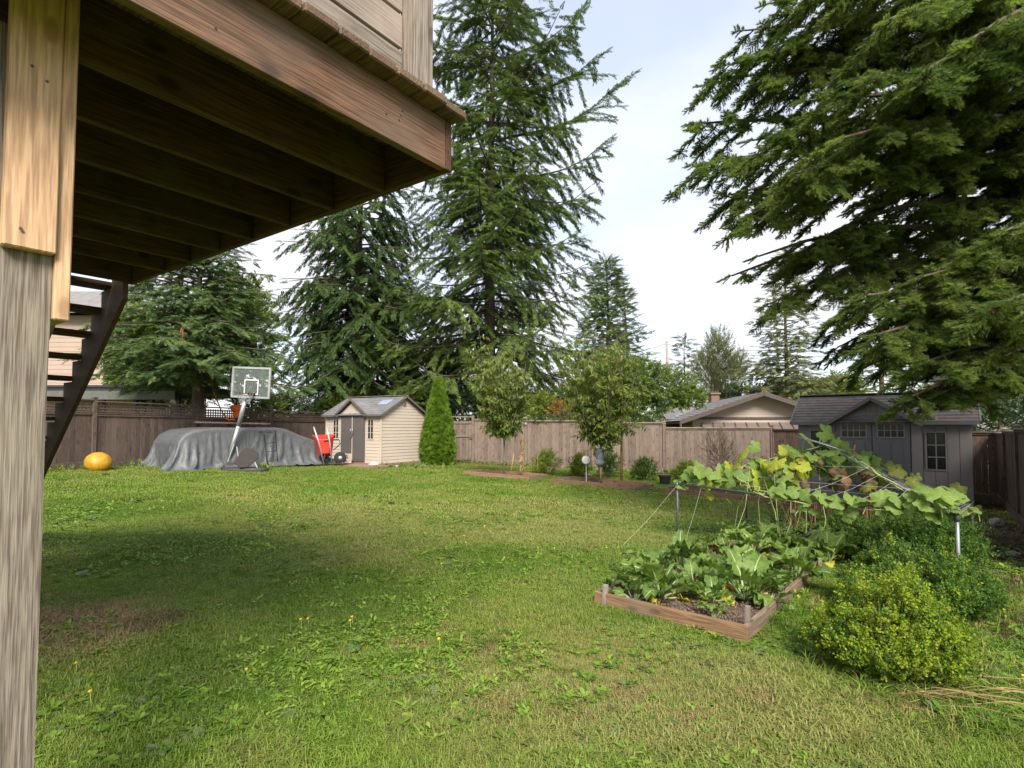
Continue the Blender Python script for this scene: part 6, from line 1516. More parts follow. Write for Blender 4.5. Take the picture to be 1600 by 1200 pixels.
for i, (u, v, s, n, ye, wt, zo, lab) in enumerate((
    (1031, 941, 1.0, 9, 1, 1, .08, 'large chard plant at the front left of the near bed, pale stalks splayed'),
    (1112, 946, .62, 6, 2, 1, .08, 'small chard with yellow outer leaves in the middle of the front row'),
    (1167, 944, 1.0, 10, 0, 2, .08, 'largest upright crinkled chard near the front centre of the near bed'),
    (992, 945, .60, 6, 1, 0, .08, 'low pale chard plant closest to the left corner stake'),
    (1200, 950, .62, 5, 0, 0, .08, 'small chard leaning over bare soil right of the largest plant'),
    (1245, 910, .95, 9, 0, 0, .08, 'chard with one thick white rib against the right board of the near bed'),
    (1063, 893, 1.05, 8, 1, 1, .08, 'tall chard with two erect leaves at the back left of the near bed'),
    (1018, 905, .85, 6, 0, 0, .08, 'chard behind the front left plant, leaves folded upright'),
    (1128, 915, .95, 8, 1, 0, .08, 'dark chard in the second row behind the small yellow one'),
    (1085, 925, .7, 6, 1, 1, .08, 'chard with a curled brown leaf between the two rows'),
    (1178, 905, .85, 8, 0, 0, .08, 'chard directly behind the largest upright plant'),
    (1222, 925, .55, 5, 2, 0, .08, 'yellowing low chard beside the right board'),
    (1118, 968, .38, 6, 0, 0, .08, 'tiny chard seedling alone on the bare soil at the front'),
    (1135, 866, .8, 7, 3, 0, .09, 'yellow-leaved chard at the left corner of the second bed'),
    (1180, 868, .95, 8, 1, 0, .09, 'bushy chard in the front row of the second bed, left of centre'),
    (1222, 866, .95, 8, 0, 0, .09, 'glossy chard in the front row of the second bed, centre'),
    (1262, 872, .85, 8, 1, 0, .09, 'chard at the right front of the second bed with spreading stalks'),
    (1295, 880, .8, 7, 1, 0, .09, 'chard lolling over the right board of the second bed'),
    (1150, 846, .75, 7, 2, 0, .09, 'pale yellowish chard in the second row of the second bed'),
    (1197, 846, .8, 8, 0, 0, .09, 'chard behind the bushy one in the second bed'),
    (1242, 848, .8, 8, 1, 0, .09, 'chard in the middle of the second bed below the bean stakes'),
    (1285, 855, .8, 7, 0, 0, .09, 'chard near the right edge of the second bed, shaded'),
    (1320, 858, .75, 7, 0, 0, .09, 'rearmost right chard beside the low dark green bush'),
    (1170, 830, .7, 7, 1, 0, .09, 'chard at the back left of the second bed'),
    (1225, 830, .7, 7, 1, 0, .09, 'chard at the back of the second bed under the trellis rail'),
    (1275, 835, .7, 7, 0, 0, .09, 'chard at the back right of the second bed')
    )):
    chard(u, v, s*1.08, lab, 300+i, n, ye, wt, zoff=zo)

# ---- pipe trellis and squash
M_pipe = plain('pipe_galvanised', (.30,.31,.33), (.20,.21,.22), scale=20, rough=.45, metal=.5)
M_piped = plain('pipe_dark', (.09,.095,.11), (.06,.065,.075), scale=20, rough=.5, metal=.3)
FL = at(1058, 756, 7.95); FR = at(1495, 805, 5.55); BL = at(1165, 757, 10.2); BR = at(1520, 786, 8.0); HB = at(1290, 694, 7.6)
tr = thing('pipe_trellis', 'low canopy frame of thin grey pipes holding up squash vines', 'trellis', loc=(FL.x, FL.y, gz(FL.x)))
def pipe(name, a, b_, r, mat=None, sag=0, lab=None):
    mb = MB(); mb.tube([a, a.lerp(b_, .5) - Z3*sag, b_], r, 8); o = mb.obj(name, mat or M_pipe, tr, I4, smooth=True)
    if lab: o['label'] = lab
    return o
for c_, m_ in ((FL, M_piped), (FR, M_pipe), (BL, M_piped), (BR, M_pipe)):
    pipe('leg', Vector((c_.x, c_.y, gz(c_.x)-.05)), c_ + Z3*.01, .017, m_)
    mb = MB(); mb.tube([c_ - Z3*.06, c_ + Z3*.025], .024, 8); mb.obj('corner_joint', M_piped, tr, I4, smooth=True)
pipe('top_rail', FL, FR, .013, M_piped, .02); pipe('top_rail', FL, BL, .013, M_piped); pipe('top_rail', FR, BR, .013); pipe('top_rail', BL, BR, .012)
for c_ in (FL, FR, BL, BR): pipe('hip_pipe', c_, HB, .014 if c_ is FR else .012, M_pipe if c_ in (FR, BR) else M_piped, .03)
h2_ = HB + Z3*.09
pipe('cross_bar', h2_ + Vector((-.35,-.2,-.02)), at(1333, 709, 7.2), .010, M_pipe); pipe('cross_bar', h2_ + Vector((.18,-.3,-.16)), h2_ + Vector((-.25,.25,.0)), .009, M_pipe)
mb = MB(); mb.tube([HB - Z3*.05, h2_ + Z3*.03], .028, 8); mb.obj('hub', M_piped, tr, I4)
mb = MB(); rg = random.Random(8)
def sp_(a, b_, k=.006): mb.tube([a, a.lerp(b_, .5) - Z3*.03, b_], k*.18, 3, False)
for i in range(9):
    f = (i+1)/10; sp_(FL.lerp(FR, f), FL.lerp(HB, f) if f < .5 else FR.lerp(HB, 1-f+.1)); sp_(FR.lerp(HB, f), FR.lerp(BR, f)); sp_(FL.lerp(HB, f), FL.lerp(BL, f))
for f in (.3, .6): sp_(FL.lerp(HB, f), FR.lerp(HB, f)); sp_(FR.lerp(HB, f), BR.lerp(HB, f)); 
sp_(FL - Z3*.02, Vector((FL.x-.9, FL.y-.6, gz(FL.x-.9)+.02))); sp_(FL.lerp(FR,.12), Vector((FL.x-.2, FL.y-.9, gz(FL.x)+.1)))
o = mb.obj('string_net', plain('string_white', (.6,.6,.58), rough=.8), tr, I4, fix=False); o['kind'] = 'stuff'

M_sq = leafmat('squash_leaf', (.12,.20,.04), (.21,.30,.07), None, trans=.42, rough=.6, scale=4, vein=16)
M_sqy = leafmat('squash_leaf_yellow', (.24,.30,.03), (.40,.42,.045), None, trans=.45, rough=.6, scale=4, vein=14)
M_sqd = leafmat('squash_leaf_olive', (.09,.12,.02), (.17,.17,.03), (.28,.13,.03), trans=.4, rough=.65, scale=4, vein=14)
M_sqb = leafmat('squash_leaf_dry', (.09,.055,.028), (.17,.10,.055), None, trans=.15, rough=.9, scale=4, vein=14)
M_vine = plain('vine_stem', (.34,.40,.14), (.24,.26,.09), scale=15, rough=.6)
def squash_leaf(seed, mats, fold=.25):
    rng = random.Random(seed); mb = MB(); n = 30; vs = [Vector((0,0,0))]; rings = [.35, .7, 1.0]
    for rr_ in rings:
        for k in range(n):
            a = -math.pi + 2*math.pi*(k+.5)/n           # stalk enters at angle pi
            lob = 1 + .13*math.cos(5*a) + .05*math.cos(15*a+seed); notch = 1 - .78*math.exp(-((math.pi-abs(a))/.30)**2)
            r = .5*lob*notch*rr_
            x = math.cos(a)*r*1.05; y = math.sin(a)*r*1.1
            z = -fold*r*r*1.6 + .045*math.sin(5*a+1.5)*rr_**2 + .075*noise.noise(Vector((x*6, y*6, seed*1.7)))*rr_ + .03*math.sin(9*a+seed)*rr_**3 - .05*abs(math.cos(2.5*a))*rr_*.4
            vs.append(Vector((x, y, z)))
    fs = [(0, 1+k, 1+(k+1)%n) for k in range(n)]
    for q in range(2): fs += [(1+q*n+k, 1+(q+1)*n+k, 1+(q+1)*n+(k+1)%n, 1+q*n+(k+1)%n) for k in range(n)]
    mb.add(vs, fs, 0)
    for k in range(5):
        a = (k-2)*1.22; e = Vector((math.cos(a)*.45, math.sin(a)*.45, -fold*.2*1.2+.02)); s_ = Vector((-math.sin(a), math.cos(a), 0))*.007
        mb.add([Vector((0,0,.006))-s_, Vector((0,0,.006))+s_, e*.5+Vector((0,0,.012))+s_*.6, e+Vector((0,0,.004)), e*.5+Vector((0,0,.012))-s_*.6], [(0,1,2,4),(4,2,3)], 1)
    return mb.mesh('squash_leaf', mats, smooth=True, fix=False)
SQ = {k: [squash_leaf(s0 + j, [m_, M_vr], f_) for j in range(4)] for k, s0, m_, f_ in (('g',1,M_sq,.25),('y',11,M_sqy,.3),('o',21,M_sqd,.45),('b',31,M_sqb,1.1))}
vine = thing('squash_vine', 'sprawling squash plant with large lobed leaves draped over the pipe trellis', 'squash plant', loc=(4.0, 7.3, gz(4)))
pet = MB(); rg = random.Random(44); nleaf = [0]
def sleaf(c, size, kind, face=None, stem=True):
    size *= .80
    n_ = Vector(face) if face else Vector((rg.uniform(-.8,.7), rg.uniform(-1.1,.1), rg.uniform(.15,1.0)))
    n_.normalize(); az = rg.uniform(0, 6.28); X = Vector((math.cos(az), math.sin(az), 0)); 
    if face is None: X = Vector((rg.uniform(-1,1), rg.uniform(-1,.2), rg.uniform(-.9,.1)))
    X = (X - n_*X.dot(n_)).normalized(); Y = n_.cross(X)
    M = Matrix(((X.x,Y.x,n_.x,c.x),(X.y,Y.y,n_.y,c.y),(X.z,Y.z,n_.z,c.z),(0,0,0,1))) @ Matrix.Diagonal((size, size*rg.uniform(.85,1.1), size, 1))
    o = bpy.data.objects.new('leaf', rg.choice(SQ[kind])); link(o, vine, M); nleaf[0] += 1
    if kind == 'y': o['label'] = 'yellowing squash leaf'
    if kind == 'b': o['label'] = 'withered brown squash leaf'
    if stem:
        e = c - X*size*.18 + Vector((rg.uniform(-.05,.05), rg.uniform(0,.08), -size*rg.uniform(.5,.9))); pet.tube([c - n_*.005, c - X*size*.12 - n_*size*.2, e], [.0045,.005,.006], 5, False)
def pick(s): return rg.choice(s)
# heavy mat on the left hip pipe and the slope below it
for i in range(92):
    f = rg.uniform(.04, 1.0); c = FL.lerp(HB, f); d_ = (FR - FL).normalized(); off = rg.uniform(-.10, .85) * (.25 + f*.75)
    c = c + d_*off*.85 - Z3*(off*.30) + Vector((rg.uniform(-.1,.1), rg.uniform(-.15,.15), rg.uniform(-.02,.12)))
    sleaf(c, rg.uniform(.17,.27), pick('ggggyyyg' if f < .75 else 'ggggo'))
for i in range(10): c = FL.lerp(HB, rg.uniform(.1,.6)) + Vector((rg.uniform(-.1,.3), rg.uniform(-.1,.1), rg.uniform(-.45,-.1))); sleaf(c, rg.uniform(.13,.2), pick('gyyg'))
for u, v, Y, s_, k in ((1086,733,7.8,.26,'g'),(1093,738,7.7,.22,'g'),(1158,710,7.6,.27,'y'),(1178,698,7.6,.20,'g'),(1262,685,7.5,.30,'g'),(1290,676,7.5,.26,'g'),(1235,699,7.4,.26,'g'),(1212,722,7.2,.26,'y'),(1225,745,7.0,.26,'g'),(1226,768,6.8,.28,'g'),(1255,727,7.1,.22,'y'),(1316,698,7.3,.2,'g'),(1305,690,7.3,.17,'g')): sleaf(at(u,v,Y), s_, k)
# row hanging along the front rail
for i, f in enumerate([.42,.46,.5,.54,.585,.62,.655,.69,.72,.75,.78,.81,.84,.865,.89,.91,.935,.955,.975]):
    c = FL.lerp(FR, f) + Vector((rg.uniform(-.04,.04), -.05, rg.uniform(-.02,.10))); sleaf(c, rg.uniform(.19,.25), 'g')
for i in range(7): c = FL.lerp(FR, rg.uniform(.45,.8)) + Vector((0,-.03,rg.uniform(-.16,-.05))); sleaf(c, rg.uniform(.11,.16), pick('gg'))
# cluster above the near right corner
for u, v, Y, s_ in ((1452,766,5.7,.30),(1470,772,5.5,.30),(1430,775,5.8,.26),(1490,768,5.7,.26),(1481,783,5.5,.24),(1445,788,5.6,.22),(1412,783,5.9,.22),(1500,776,5.7,.18),(1525,797,5.4,.11),(1392,775,6.1,.22),(1400,792,5.9,.22)): sleaf(at(u,v,Y), s_, 'g', (rg.uniform(-.2,.2), rg.uniform(-.9,-.4), 1))
# olive leaves on the far slopes
for i in range(26):
    f = rg.uniform(.0, .9); c = HB.lerp(pick([BR, BR, BL]), f) + Vector((rg.uniform(-.5,.4), rg.uniform(-.6,.2), -.05 + rg.uniform(-.35,.05))); sleaf(c, rg.uniform(.15,.24), pick('oogog'))
for u, v, Y, s_, k in ((1345,722,7.0,.22,'g'),(1360,735,7.0,.20,'o'),(1378,740,7.0,.2,'g'),(1403,734,6.8,.24,'o'),(1428,753,6.6,.2,'o'),(1335,712,7.1,.18,'g'),(1356,757,6.7,.22,'o'),(1298,738,7.2,.2,'o'),(1330,750,7.0,.2,'b'),(1358,748,7.0,.18,'b'),(1318,735,7.1,.17,'b')): sleaf(at(u,v,Y), s_, k)
# withered leaves hanging inside
for i in range(26):
    f = rg.random(); c = HB + Vector((rg.uniform(-.75,.5), rg.uniform(-.6,.3), rg.uniform(-.85,-.15))); sleaf(c, rg.uniform(.09,.16), 'b', (rg.uniform(-1,1), rg.uniform(-1,0), rg.uniform(-.3,.3)))
print('SQUASH LEAVES', nleaf[0])
for a, b_, k in ((FL, HB, 5), (FL.lerp(FR,.35), FR, 5), (FR, HB, 3), (HB, BR, 3), (FL.lerp(HB,.3), FL.lerp(FR,.4), 3)):
    for j in range(2):
        pts = [a.lerp(b_, i/12) + Vector((rg.uniform(-.04,.04), rg.uniform(-.05,.05), rg.uniform(-.05,.04) - (.02*j))) for i in range(13)]
        mb = MB(); mb.tube(pts, .007, 6); o = mb.obj('stem', M_vine, vine, I4, smooth=True)
for i in range(9):                                    # bare stems down to the soil
    c = FL.lerp(FR, rg.uniform(.38,.75)) + Vector((rg.uniform(-.2,.9), rg.uniform(0,1.6), 0)); c.z = .75 + rg.uniform(-.1,.25); e = Vector((c.x + rg.uniform(-.25,.25), c.y + rg.uniform(-.2,.2), gz(c.x)+.08))
    pet.tube([c, c.lerp(e,.5)+Vector((rg.uniform(-.08,.08),0,0)), e], [.004,.005,.006], 5, False)
p = at(1527, 795, 5.4); pet.tube([FR, FR.lerp(p,.5)+Z3*.05, p], .005, 5, False); pet.tube([p, p+Vector((.02,0,-.12))], .004, 5, False)
o = pet.obj('leaf_stalk', M_vine, vine, I4, smooth=True, fix=False); o['kind'] = 'stuff'
for i, (u0, v0, u1, v1, Y, r_) in enumerate(((1269,822,1276,778,7.6,.010),(1311,828,1312,782,7.5,.013),(1240,820,1243,772,7.9,.008),(1352,805,1355,760,7.3,.009),(1358,806,1360,758,7.5,.009),(1365,804,1368,765,7.4,.009),(1333,708,1336,695,7.1,.010))):
    p = at(u0, v0, Y); q = at(u1, v1, Y)
    if i < 6: p.z = gz(p.x)
    mb = MB(); mb.tube([p, q], r_, 6); tag(mb.obj('bean_stake', plain('stake_red_brown', (.34,.15,.07), (.24,.10,.05), rough=.8) if i == 0 else bpy.data.materials['stake_red_brown'], smooth=True), 'thin reddish stake under the trellis, ' + ('leftmost but one','beside it to the right, thicker','leftmost and thinnest','first of three set close together','middle of three set close together','last of three set close together','short one poking above the hip pipe')[i], 'stake')
# dried bean stems in the rear bed
mb = MB(); 
for i in range(150):
    p = at(rg.uniform(1225,1375), 800, rg.uniform(7.3,8.8)); p.z = gz(p.x)+.05; h = rg.uniform(.25,.7)
    mb.tube([p, p+Vector((rg.uniform(-.06,.06),rg.uniform(-.06,.06),h*.5)), p+Vector((rg.uniform(-.12,.12),rg.uniform(-.1,.1),h))], [.004,.003,.002], 3, False)
tag(mb.obj('dry_stems', bpy.data.materials['straw'], fix=False), 'tangle of dry straw-coloured stems beneath the trellis', 'dry stems', kind='stuff')
P=[];D=[];S=[]
for i in range(420):
    p = at(rg.uniform(1205,1400), 800, rg.uniform(6.9,8.8)); P.append(Vector((p.x, p.y, gz(p.x)+rg.uniform(.03,.4)**1.0))); D.append(Vector((rg.uniform(-1,1),rg.uniform(-1,1),rg.uniform(-.2,1)))); S.append(rg.uniform(.10,.2))
tag(scatter('undergrowth', P, dir_euler(P_(D)), S, S_apple + S_dark[:2] + S_yel[:1]), 'low green undergrowth beneath the trellis', 'plants', kind='stuff')

# ================================================================== the lawn itself
M_gr, nt, b = new_mat('grass_blade')
c = lawn_color(nt); oi = N(nt, 'ShaderNodeObjectInfo')
c = mix(nt, ramp(nt, oi.outputs['Random'], [(.80, 0.0), (1.0, .7)]), c, (.26,.21,.09))
c = mix(nt, ramp(nt, oi.outputs['Random'], [(.02, .7), (.28, 0.0)]), c, (.06,.15,.012))
nt.links.new(c, b.inputs['Base Color']); b.inputs['Roughness'].default_value = .55; b.inputs['Specular IOR Level'].default_value = .3
tr_ = N(nt, 'ShaderNodeBsdfTranslucent'); nt.links.new(c, tr_.inputs['Color']); ms = N(nt, 'ShaderNodeMixShader'); ms.inputs[0].default_value = .3
nt.links.new(b.outputs[0], ms.inputs[1]); nt.links.new(tr_.outputs[0], ms.inputs[2]); nt.links.new(ms.outputs[0], nt.nodes['Material Output'].inputs['Surface'])
def tuft(seed, n=16, r=.045, h=.055, w=.0026, bend=.8):
    rng = random.Random(seed); mb = MB()
    for i in range(n):
        a = rng.uniform(0, 6.28); q = r*math.sqrt(rng.random()); p = Vector((math.cos(a)*q, math.sin(a)*q, 0)); a2 = rng.uniform(0, 6.28); d = Vector((math.cos(a2), math.sin(a2), 0)); s_ = Vector((-d.y, d.x, 0))*w
        hh = h*rng.uniform(.45, 1.15); b_ = bend*rng.uniform(.3, 1.3)
        m_ = p + d*hh*b_*.3 + Z3*hh*.6; e = p + d*hh*b_ + Z3*hh*(1 - .35*b_)
        mb.add([p-s_, p+s_, m_+s_*.8, m_-s_*.8, e], [(0,1,2,3),(3,2,4)])
    return mb
S_g = [source('tuft', tuft(i), [M_gr]) for i in range(6)]
S_gc = [source('tuft_coarse', tuft(20+i, n=20, r=.11, h=.065, w=.006, bend=.7), [M_gr]) for i in range(4)]
rng = np.random.RandomState(3)
beds = []
def inside(x, y, Q):
    s = None
    for a, b_ in zip(Q, Q[1:] + Q[:1]):
        cr_ = (b_.x-a.x)*(y-a.y) - (b_.y-a.y)*(x-a.x)
        if s is None: s = cr_ > 0
        elif (cr_ > 0) != s: return False
    return True
BQ = []
for o in bpy.data.objects:
    if o.name.split('.')[0] == 'raised_bed' and o.parent is None:
        so = [c_ for c_ in o.children if c_.name.startswith('soil')][0]; W = WM[so.name]; v = so.data.vertices; k = len(v)
        BQ.append([W @ v[0].co, W @ v[26].co, W @ v[k-1].co, W @ v[k-27].co])
shedQ = [MS @ Vector(p) for p in ((-.6,-.97,0),(SL+.1,-.97,0),(SL+.1,SW+.1,0),(-.6,SW+.1,0))]; shedG = [MG @ Vector(p) for p in ((0,0,0),(GL,0,0),(GL,GD,0),(0,GD,0))]
carQ = [MC @ Vector(p) for p in ((.1,-.85,0),(CL-.1,-.85,0),(CL-.1,.85,0),(.1,.85,0))]
def yard(x, y):
    if y > 24.5 - (x+8.04)*.28 - .15: return False
    if x < -13.32 + (y-9.13)*.3435 + .12: return False
    if x > 6.2 + (y-6.35)*.757 - .12: return False
    return not any(inside(x, y, q) for q in BQ + [shedQ, shedG, carQ])
sparse_c = [(g(100,985), .55, .25), (g(1560,900), 1.0, .9), (g(1530,830), 1.4, .97), (g(1580,800), 1.8, .97), (g(1590,870), 1.1, .95), (g(985,868), .22, .8), (g(1420,1085), .35, .5)]
def sow(y0, y1, dens, src, s0, s1, name, lab):
    area = 0; P = []; E = []; S = []
    n = int(dens * (y1-y0) * (1.95*(y0+y1)/2 + 3))
    Y = np.sqrt(rng.uniform(0,1,n)*(y1**2-y0**2)+y0**2); X = (rng.uniform(-1,1,n))*(.96*Y+1.2); u = rng.uniform(0,1,n)
    for x, y, r_ in zip(X, Y, u):
        if not yard(x, y): continue
        sc = 1
        for c_, rad, amt in sparse_c:
            d_ = math.hypot(x-c_.x, y-c_.y)
            if d_ < rad and r_ < amt*(1-(d_/rad)**3): sc = 0; break
        if not sc: continue
        nz = noise.noise(Vector((x*.9, y*.9, 3))); 
        P.append((x, y, gz(x)+.018*noise.noise(Vector((x*.7,y*.7,0)))-.004)); S.append(rng.uniform(s0, s1)*(1+.7*nz))
    m = len(P); E = np.zeros((m,3)); E[:,2] = rng.uniform(0,6.28,m); E[:,0] = rng.normal(0,.12,m)
    o = scatter(name, P, E, S, src); tag(o, lab, 'grass', kind='stuff'); return m
k1 = sow(2.3, 5.2, 1500, S_g, .75, 1.15, 'lawn_grass', 'short mown lawn grass close to the camera')
k2 = sow(5.2, 9.5, 800, S_g, .9, 1.25, 'lawn_grass', 'short mown lawn grass in the middle of the yard')
k3 = sow(9.5, 24.5, 190, S_gc, .75, 1.15, 'lawn_grass', 'short mown lawn grass towards the fences')
print('GRASS', k1, k2, k3)
# broadleaf weeds
M_weed = leafmat('weed_leaf', (.09,.175,.016), (.19,.28,.035), None, trans=.25, rough=.5, scale=2)
M_weedb = leafmat('weed_leaf_grey', (.06,.10,.03), (.11,.15,.06), None, trans=.15, rough=.5, scale=2)
def rosette(seed, n=7, L=.09, w=.032, lift=.35):
    rng_ = random.Random(seed); mb = MB()
    for i in range(n):
        a = i*2.4 + rng_.uniform(-.3,.3); d = Vector((math.cos(a), math.sin(a), rng_.uniform(.1, lift*2))); ovalleaf(mb, (0,0,.005), d, (0,0,1), L*rng_.uniform(.6,1.15), w*rng_.uniform(1.0,1.5), bend=.08)
    return mb
S_w = [source('rosette', rosette(i, 6+i, .042+.005*i, .026), [M_weed]) for i in range(4)] + [source('rosette_long', rosette(9, 8, .09, .022, .6), [M_weed]), source('rosette_grey', rosette(10, 8, .075, .040), [M_weedb])]
def clump(seed, n=12):
    r_ = random.Random(seed); mb = MB()
    for i in range(n):
        q = r_.uniform(0, .055); a = r_.uniform(0, 6.28); z = r_.uniform(.012, .045); p = (math.cos(a)*q, math.sin(a)*q, z); d = Vector((r_.uniform(-1,1), r_.uniform(-1,1), r_.uniform(-.1,.6)))
        ovalleaf(mb, p, d, (r_.uniform(-.3,.3), r_.uniform(-.3,.3), 1), r_.uniform(.022,.042), r_.uniform(.014,.022), bend=.1)
    return mb
S_cl = [source('clover', clump(90+i), [M_weed]) for i in range(4)]
P=[];E=[];S=[]
for i in range(15000):
    y = math.sqrt(random.uniform(2.3**2, 10**2)); x = random.uniform(-.95*y-.5, .95*y+.5); d_ = noise.noise(Vector((x*.7-5, y*.7, 2))) + .45*noise.noise(Vector((x*2.3, y*2.3, 9)))
    if d_ > .16 + random.uniform(-.25,.25) and yard(x, y): P.append((x, y, gz(x)+.004)); E.append((random.uniform(-.1,.1), random.uniform(-.1,.1), random.uniform(0,6.28))); S.append(random.uniform(.6,1.2))
tag(scatter('clover', P, E, S, S_cl), 'clover and other small-leaved weeds in drifts through the lawn', 'weeds', kind='stuff')
P=[];E=[];S=[]
def addw(x, y, s): 
    if yard(x, y): P.append((x, y, gz(x)+.01)); E.append((random.uniform(-.15,.15), random.uniform(-.15,.15), random.uniform(0,6.28))); S.append(s)
for i in range(9000):
    y = math.sqrt(random.uniform(2.4**2, 9.5**2)); x = random.uniform(-.93*y-.5, .93*y+.5); d_ = noise.noise(Vector((x*.55+3, y*.55, 1))) + .25*noise.noise(Vector((x*2, y*2, 4)))
    if d_ > random.uniform(-.15,.30): addw(x, y, random.uniform(.4, 1.0))
for i in range(420):
    p = g(random.gauss(330,150), random.uniform(985,1150)); addw(p.x, p.y, random.uniform(.4,.9))
for i in range(420):
    p = g(random.gauss(1210,90), random.gauss(1005,35)); addw(p.x, p.y, random.uniform(.35,.8))
for i in range(260):
    p = g(random.uniform(930,1175), 0*random.random() + 985 + random.gauss(0,25)); addw(p.x, p.y, random.uniform(.35,.75))
for i in range(500):
    p = g(random.gauss(1530,50), random.uniform(860,1150)); addw(p.x, p.y, random.uniform(.8,1.5))
for i in range(900):
    y = random.uniform(9.5, 20); x = random.uniform(-.9*y, .5*y); addw(x, y, random.uniform(.8,1.3))
tag(scatter('lawn_weeds', P, E, S, S_w), 'broad-leaved weeds scattered through the lawn', 'weeds', kind='stuff')
P=[];E=[];S=[]                                          # ragged growth under the fences and round bed edges
for i in range(900):
    r_ = random.random()
    if r_ < .35: f = random.random(); x = -13.3 + 5.3*f; y = 9.13 + 15.4*f; x += random.uniform(.1,.45)
    elif r_ < .8: f = random.random(); x = -2.5 + 11.5*f; y = 23.0 - 3.3*f - random.uniform(.15,.5)
    else: x = random.uniform(-6,-2); y = random.uniform(18.6,21.2)
    if yard(x, y): P.append((x, y, gz(x)+.02)); E.append((0,random.uniform(-1.4,-.5),random.uniform(0,6.28))); S.append(random.uniform(.10,.24))
tag(scatter('fence_weeds', P, E, S, S_apple[:3]+S_yel[:1]), 'ragged low weeds along the foot of the fences', 'weeds', kind='stuff')
# long grass at the right and straw coloured stalks
M_lg, nt, b = new_mat('long_grass'); oi = N(nt, 'ShaderNodeObjectInfo')
nt.links.new(ramp(nt, oi.outputs['Random'], [(.1,(.06,.125,.012)),(.75,(.12,.19,.025)),(.97,(.26,.21,.08))]), b.inputs['Base Color']); b.inputs['Roughness'].default_value = .8; b.inputs['Specular IOR Level'].default_value = .15
S_lg = [source('tuft_long', tuft(50+i, n=12, r=.05, h=.22, w=.0045, bend=1.1), [M_lg]) for i in range(4)]
P=[];E=[];S=[]
for i in range(1000):
    u, v = (random.gauss(1535,45), random.uniform(900,1160)) if i < 420 else ((random.gauss(1400,70), random.gauss(1080,18)) if i < 700 else ((random.uniform(1150,1290), random.gauss(955,25)) if i < 800 else (random.uniform(60,800), random.uniform(840,960))))
    p = g(u, v)
    if yard(p.x, p.y): P.append((p.x, p.y, gz(p.x))); E.append((random.gauss(0,.2),random.gauss(0,.2),random.uniform(0,6.28))); S.append(random.uniform(.25,.7) if i < 800 else random.uniform(.2,.4))
tag(scatter('long_grass', P, E, S, S_lg), 'longer unmown grass round the box bushes', 'grass', kind='stuff')
mb = MB()
for i in range(46):
    u, v = random.gauss(1410,45), random.gauss(1080,14); p = g(u, v) + Z3*.02; a = random.uniform(-.9,.9); L = random.uniform(.2,.55); d = Vector((math.sin(a)+.7, -math.cos(a)*.6, random.uniform(.0,.35))).normalized()
    mb.tube([p, p+d*L*.5+Z3*.02, p+d*L-Z3*.02], [.003,.0025,.001], 3, False)
for u0,v0,u1,v1 in ((1470,1070,1600,1110),(1480,1075,1545,1150),(1475,1065,1590,1090)): p = g(u0,v0)+Z3*.03; q = g(u1,v1)+Z3*.06; mb.tube([p, p.lerp(q,.5)+Z3*.06, q], [.004,.003,.002], 4, False)
tag(mb.obj('straw_stalks', bpy.data.materials['straw'], fix=False), 'dry straw stalks lying on the grass below the largest bush', 'straw', kind='stuff')
# leaf litter on the bare soil at the right
M_lit = leafmat('leaf_litter', (.10,.06,.035), (.26,.17,.10), None, trans=.05, rough=.9, scale=8)
S_lit = [source('litter', rosette(70+i, 3, .05, .02, .1), [M_lit]) for i in range(3)]
P=[];E=[];S=[]
for i in range(9000):
    x = random.uniform(3.0, 10.5); y = random.uniform(4.6, 12.6)
    fx = 6.2 + (y-6.35)*.757
    if x < fx and x > fx - random.uniform(.6, 3.0) and yard(x, y): P.append((x,y,gz(x)+.012)); E.append((random.uniform(-.6,.6),random.uniform(-.6,.6),random.uniform(0,6.28))); S.append(random.uniform(.5,1.4))
for i in range(260):
    p = g(random.gauss(100,30), random.gauss(985,26)); P.append((p.x,p.y,gz(p.x)+.012)); E.append((random.uniform(-.6,.6),random.uniform(-.6,.6),random.uniform(0,6.28))); S.append(random.uniform(.3,.8))
tag(scatter('leaf_litter', P, E, S, S_lit), 'brown leaf litter on bare soil', 'leaf litter', kind='stuff')
# soil crumbs in the near beds
M_cr = plain('soil_crumb', (.20,.14,.10), (.09,.06,.045), rough=1, scale=3, rnd=20)
def crumb(seed):
    r_ = random.Random(seed); bm = bmesh.new(); bmesh.ops.create_icosphere(bm, subdivisions=1, radius=1)
    mb = MB(); mb.add([v.co * (1 + r_.uniform(-.35,.25)) for v in bm.verts], [tuple(v.index for v in f.verts) for f in bm.faces]); bm.free(); return mb
S_cr = [source('crumb', crumb(i), [M_cr]) for i in range(3)]
P=[];E=[];S=[]
for q_ in BQ:
    near = min(v.y for v in q_) < 9
    for i in range(2600 if near else 500):
        f, h_ = random.random(), random.random(); p = q_[0].lerp(q_[1], f).lerp(q_[3].lerp(q_[2], f), h_); P.append((p.x,p.y,p.z+.012)); E.append((random.random()*6,random.random()*6,0)); S.append(random.uniform(.003,.011) if near else random.uniform(.008,.02))
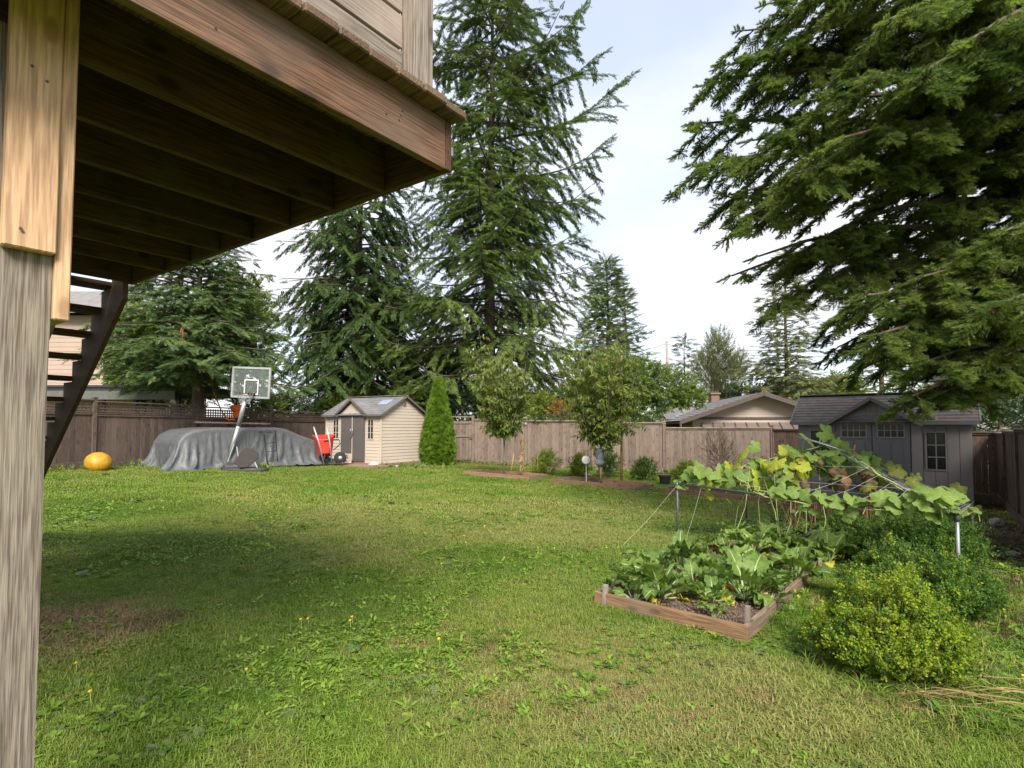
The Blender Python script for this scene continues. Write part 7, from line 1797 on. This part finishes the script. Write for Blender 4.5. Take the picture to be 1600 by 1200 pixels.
tag(scatter('soil_crumbs', P, E, S, S_cr), 'loose soil crumbs and mulch in the raised beds', 'soil', kind='stuff')
# dandelions
M_dand = plain('dandelion_yellow', (.75,.60,.01), (.65,.50,.01), rough=.6, scale=30)
dm = MB()
for k in range(26):
    a = k*2.4; e = .25 + .75*(k/26); dm.add([(0,0,0), (math.cos(a)*.016*e, math.sin(a)*.016*e, .012-.008*e), (math.cos(a+.35)*.016*e, math.sin(a+.35)*.016*e, .012-.008*e)], [(0,1,2)])
dme = dm.mesh('flower_head', M_dand, fix=False)
smm = MB().tube([(0,0,0),(.004,0,.04),(0,.003,.078)], .0018, 5).mesh('stem', M_vine)
first = None
for i, (u, v) in enumerate(((118,1058),(140,1105),(470,985),(550,981),(385,1068),(481,984),(547,987),(755,797),(872,792),(725,847),(757,831),(866,867),(948,866),(976,895),(176,791),(253,790),(281,791),(255,801),(370,768),(396,773),(371,797),(452,801),(424,817),(414,845),(686,1017),(690,893),(728,858),(1569,967),(1571,978),(1599,1076),(1567,1098),(1045,787),(1000,799),(700,816))):
    p = g(u, v)
    t = thing('dandelion', 'small yellow dandelion flower in the lawn', 'flower', loc=(p.x, p.y, gz(p.x)), group='dandelions dotted over the lawn')
    o = bpy.data.objects.new('flower_head', dme); s_ = .55 + .035*p.y
    link(o, t, Matrix.Translation((p.x, p.y, gz(p.x)+.078)) @ Matrix.Rotation(R(25),4,'X') @ Matrix.Scale(s_,4)); o = bpy.data.objects.new('stem', smm); link(o, t, Matrix.Translation((p.x, p.y, gz(p.x))))
# weed with round leaves near the hoop
p = g(412, 736); mb = MB(); rg = random.Random(4); t = thing('round_leaved_weed', 'small bright yellow-green plant right of the basketball base', 'plant', loc=(p.x,p.y,gz(p.x)))
for i in range(14): quadleaf(mb, (rg.uniform(-.1,.25),0,rg.uniform(.05,.2)), (rg.uniform(-1,1),-.5,rg.uniform(-.2,1)), (0,-1,.4), .14, .11)
mb.obj('leaves', leafmat('weed_bright', (.28,.38,.03), (.38,.48,.05)), t, fix=False)
print('OBJECTS', len(bpy.data.objects))
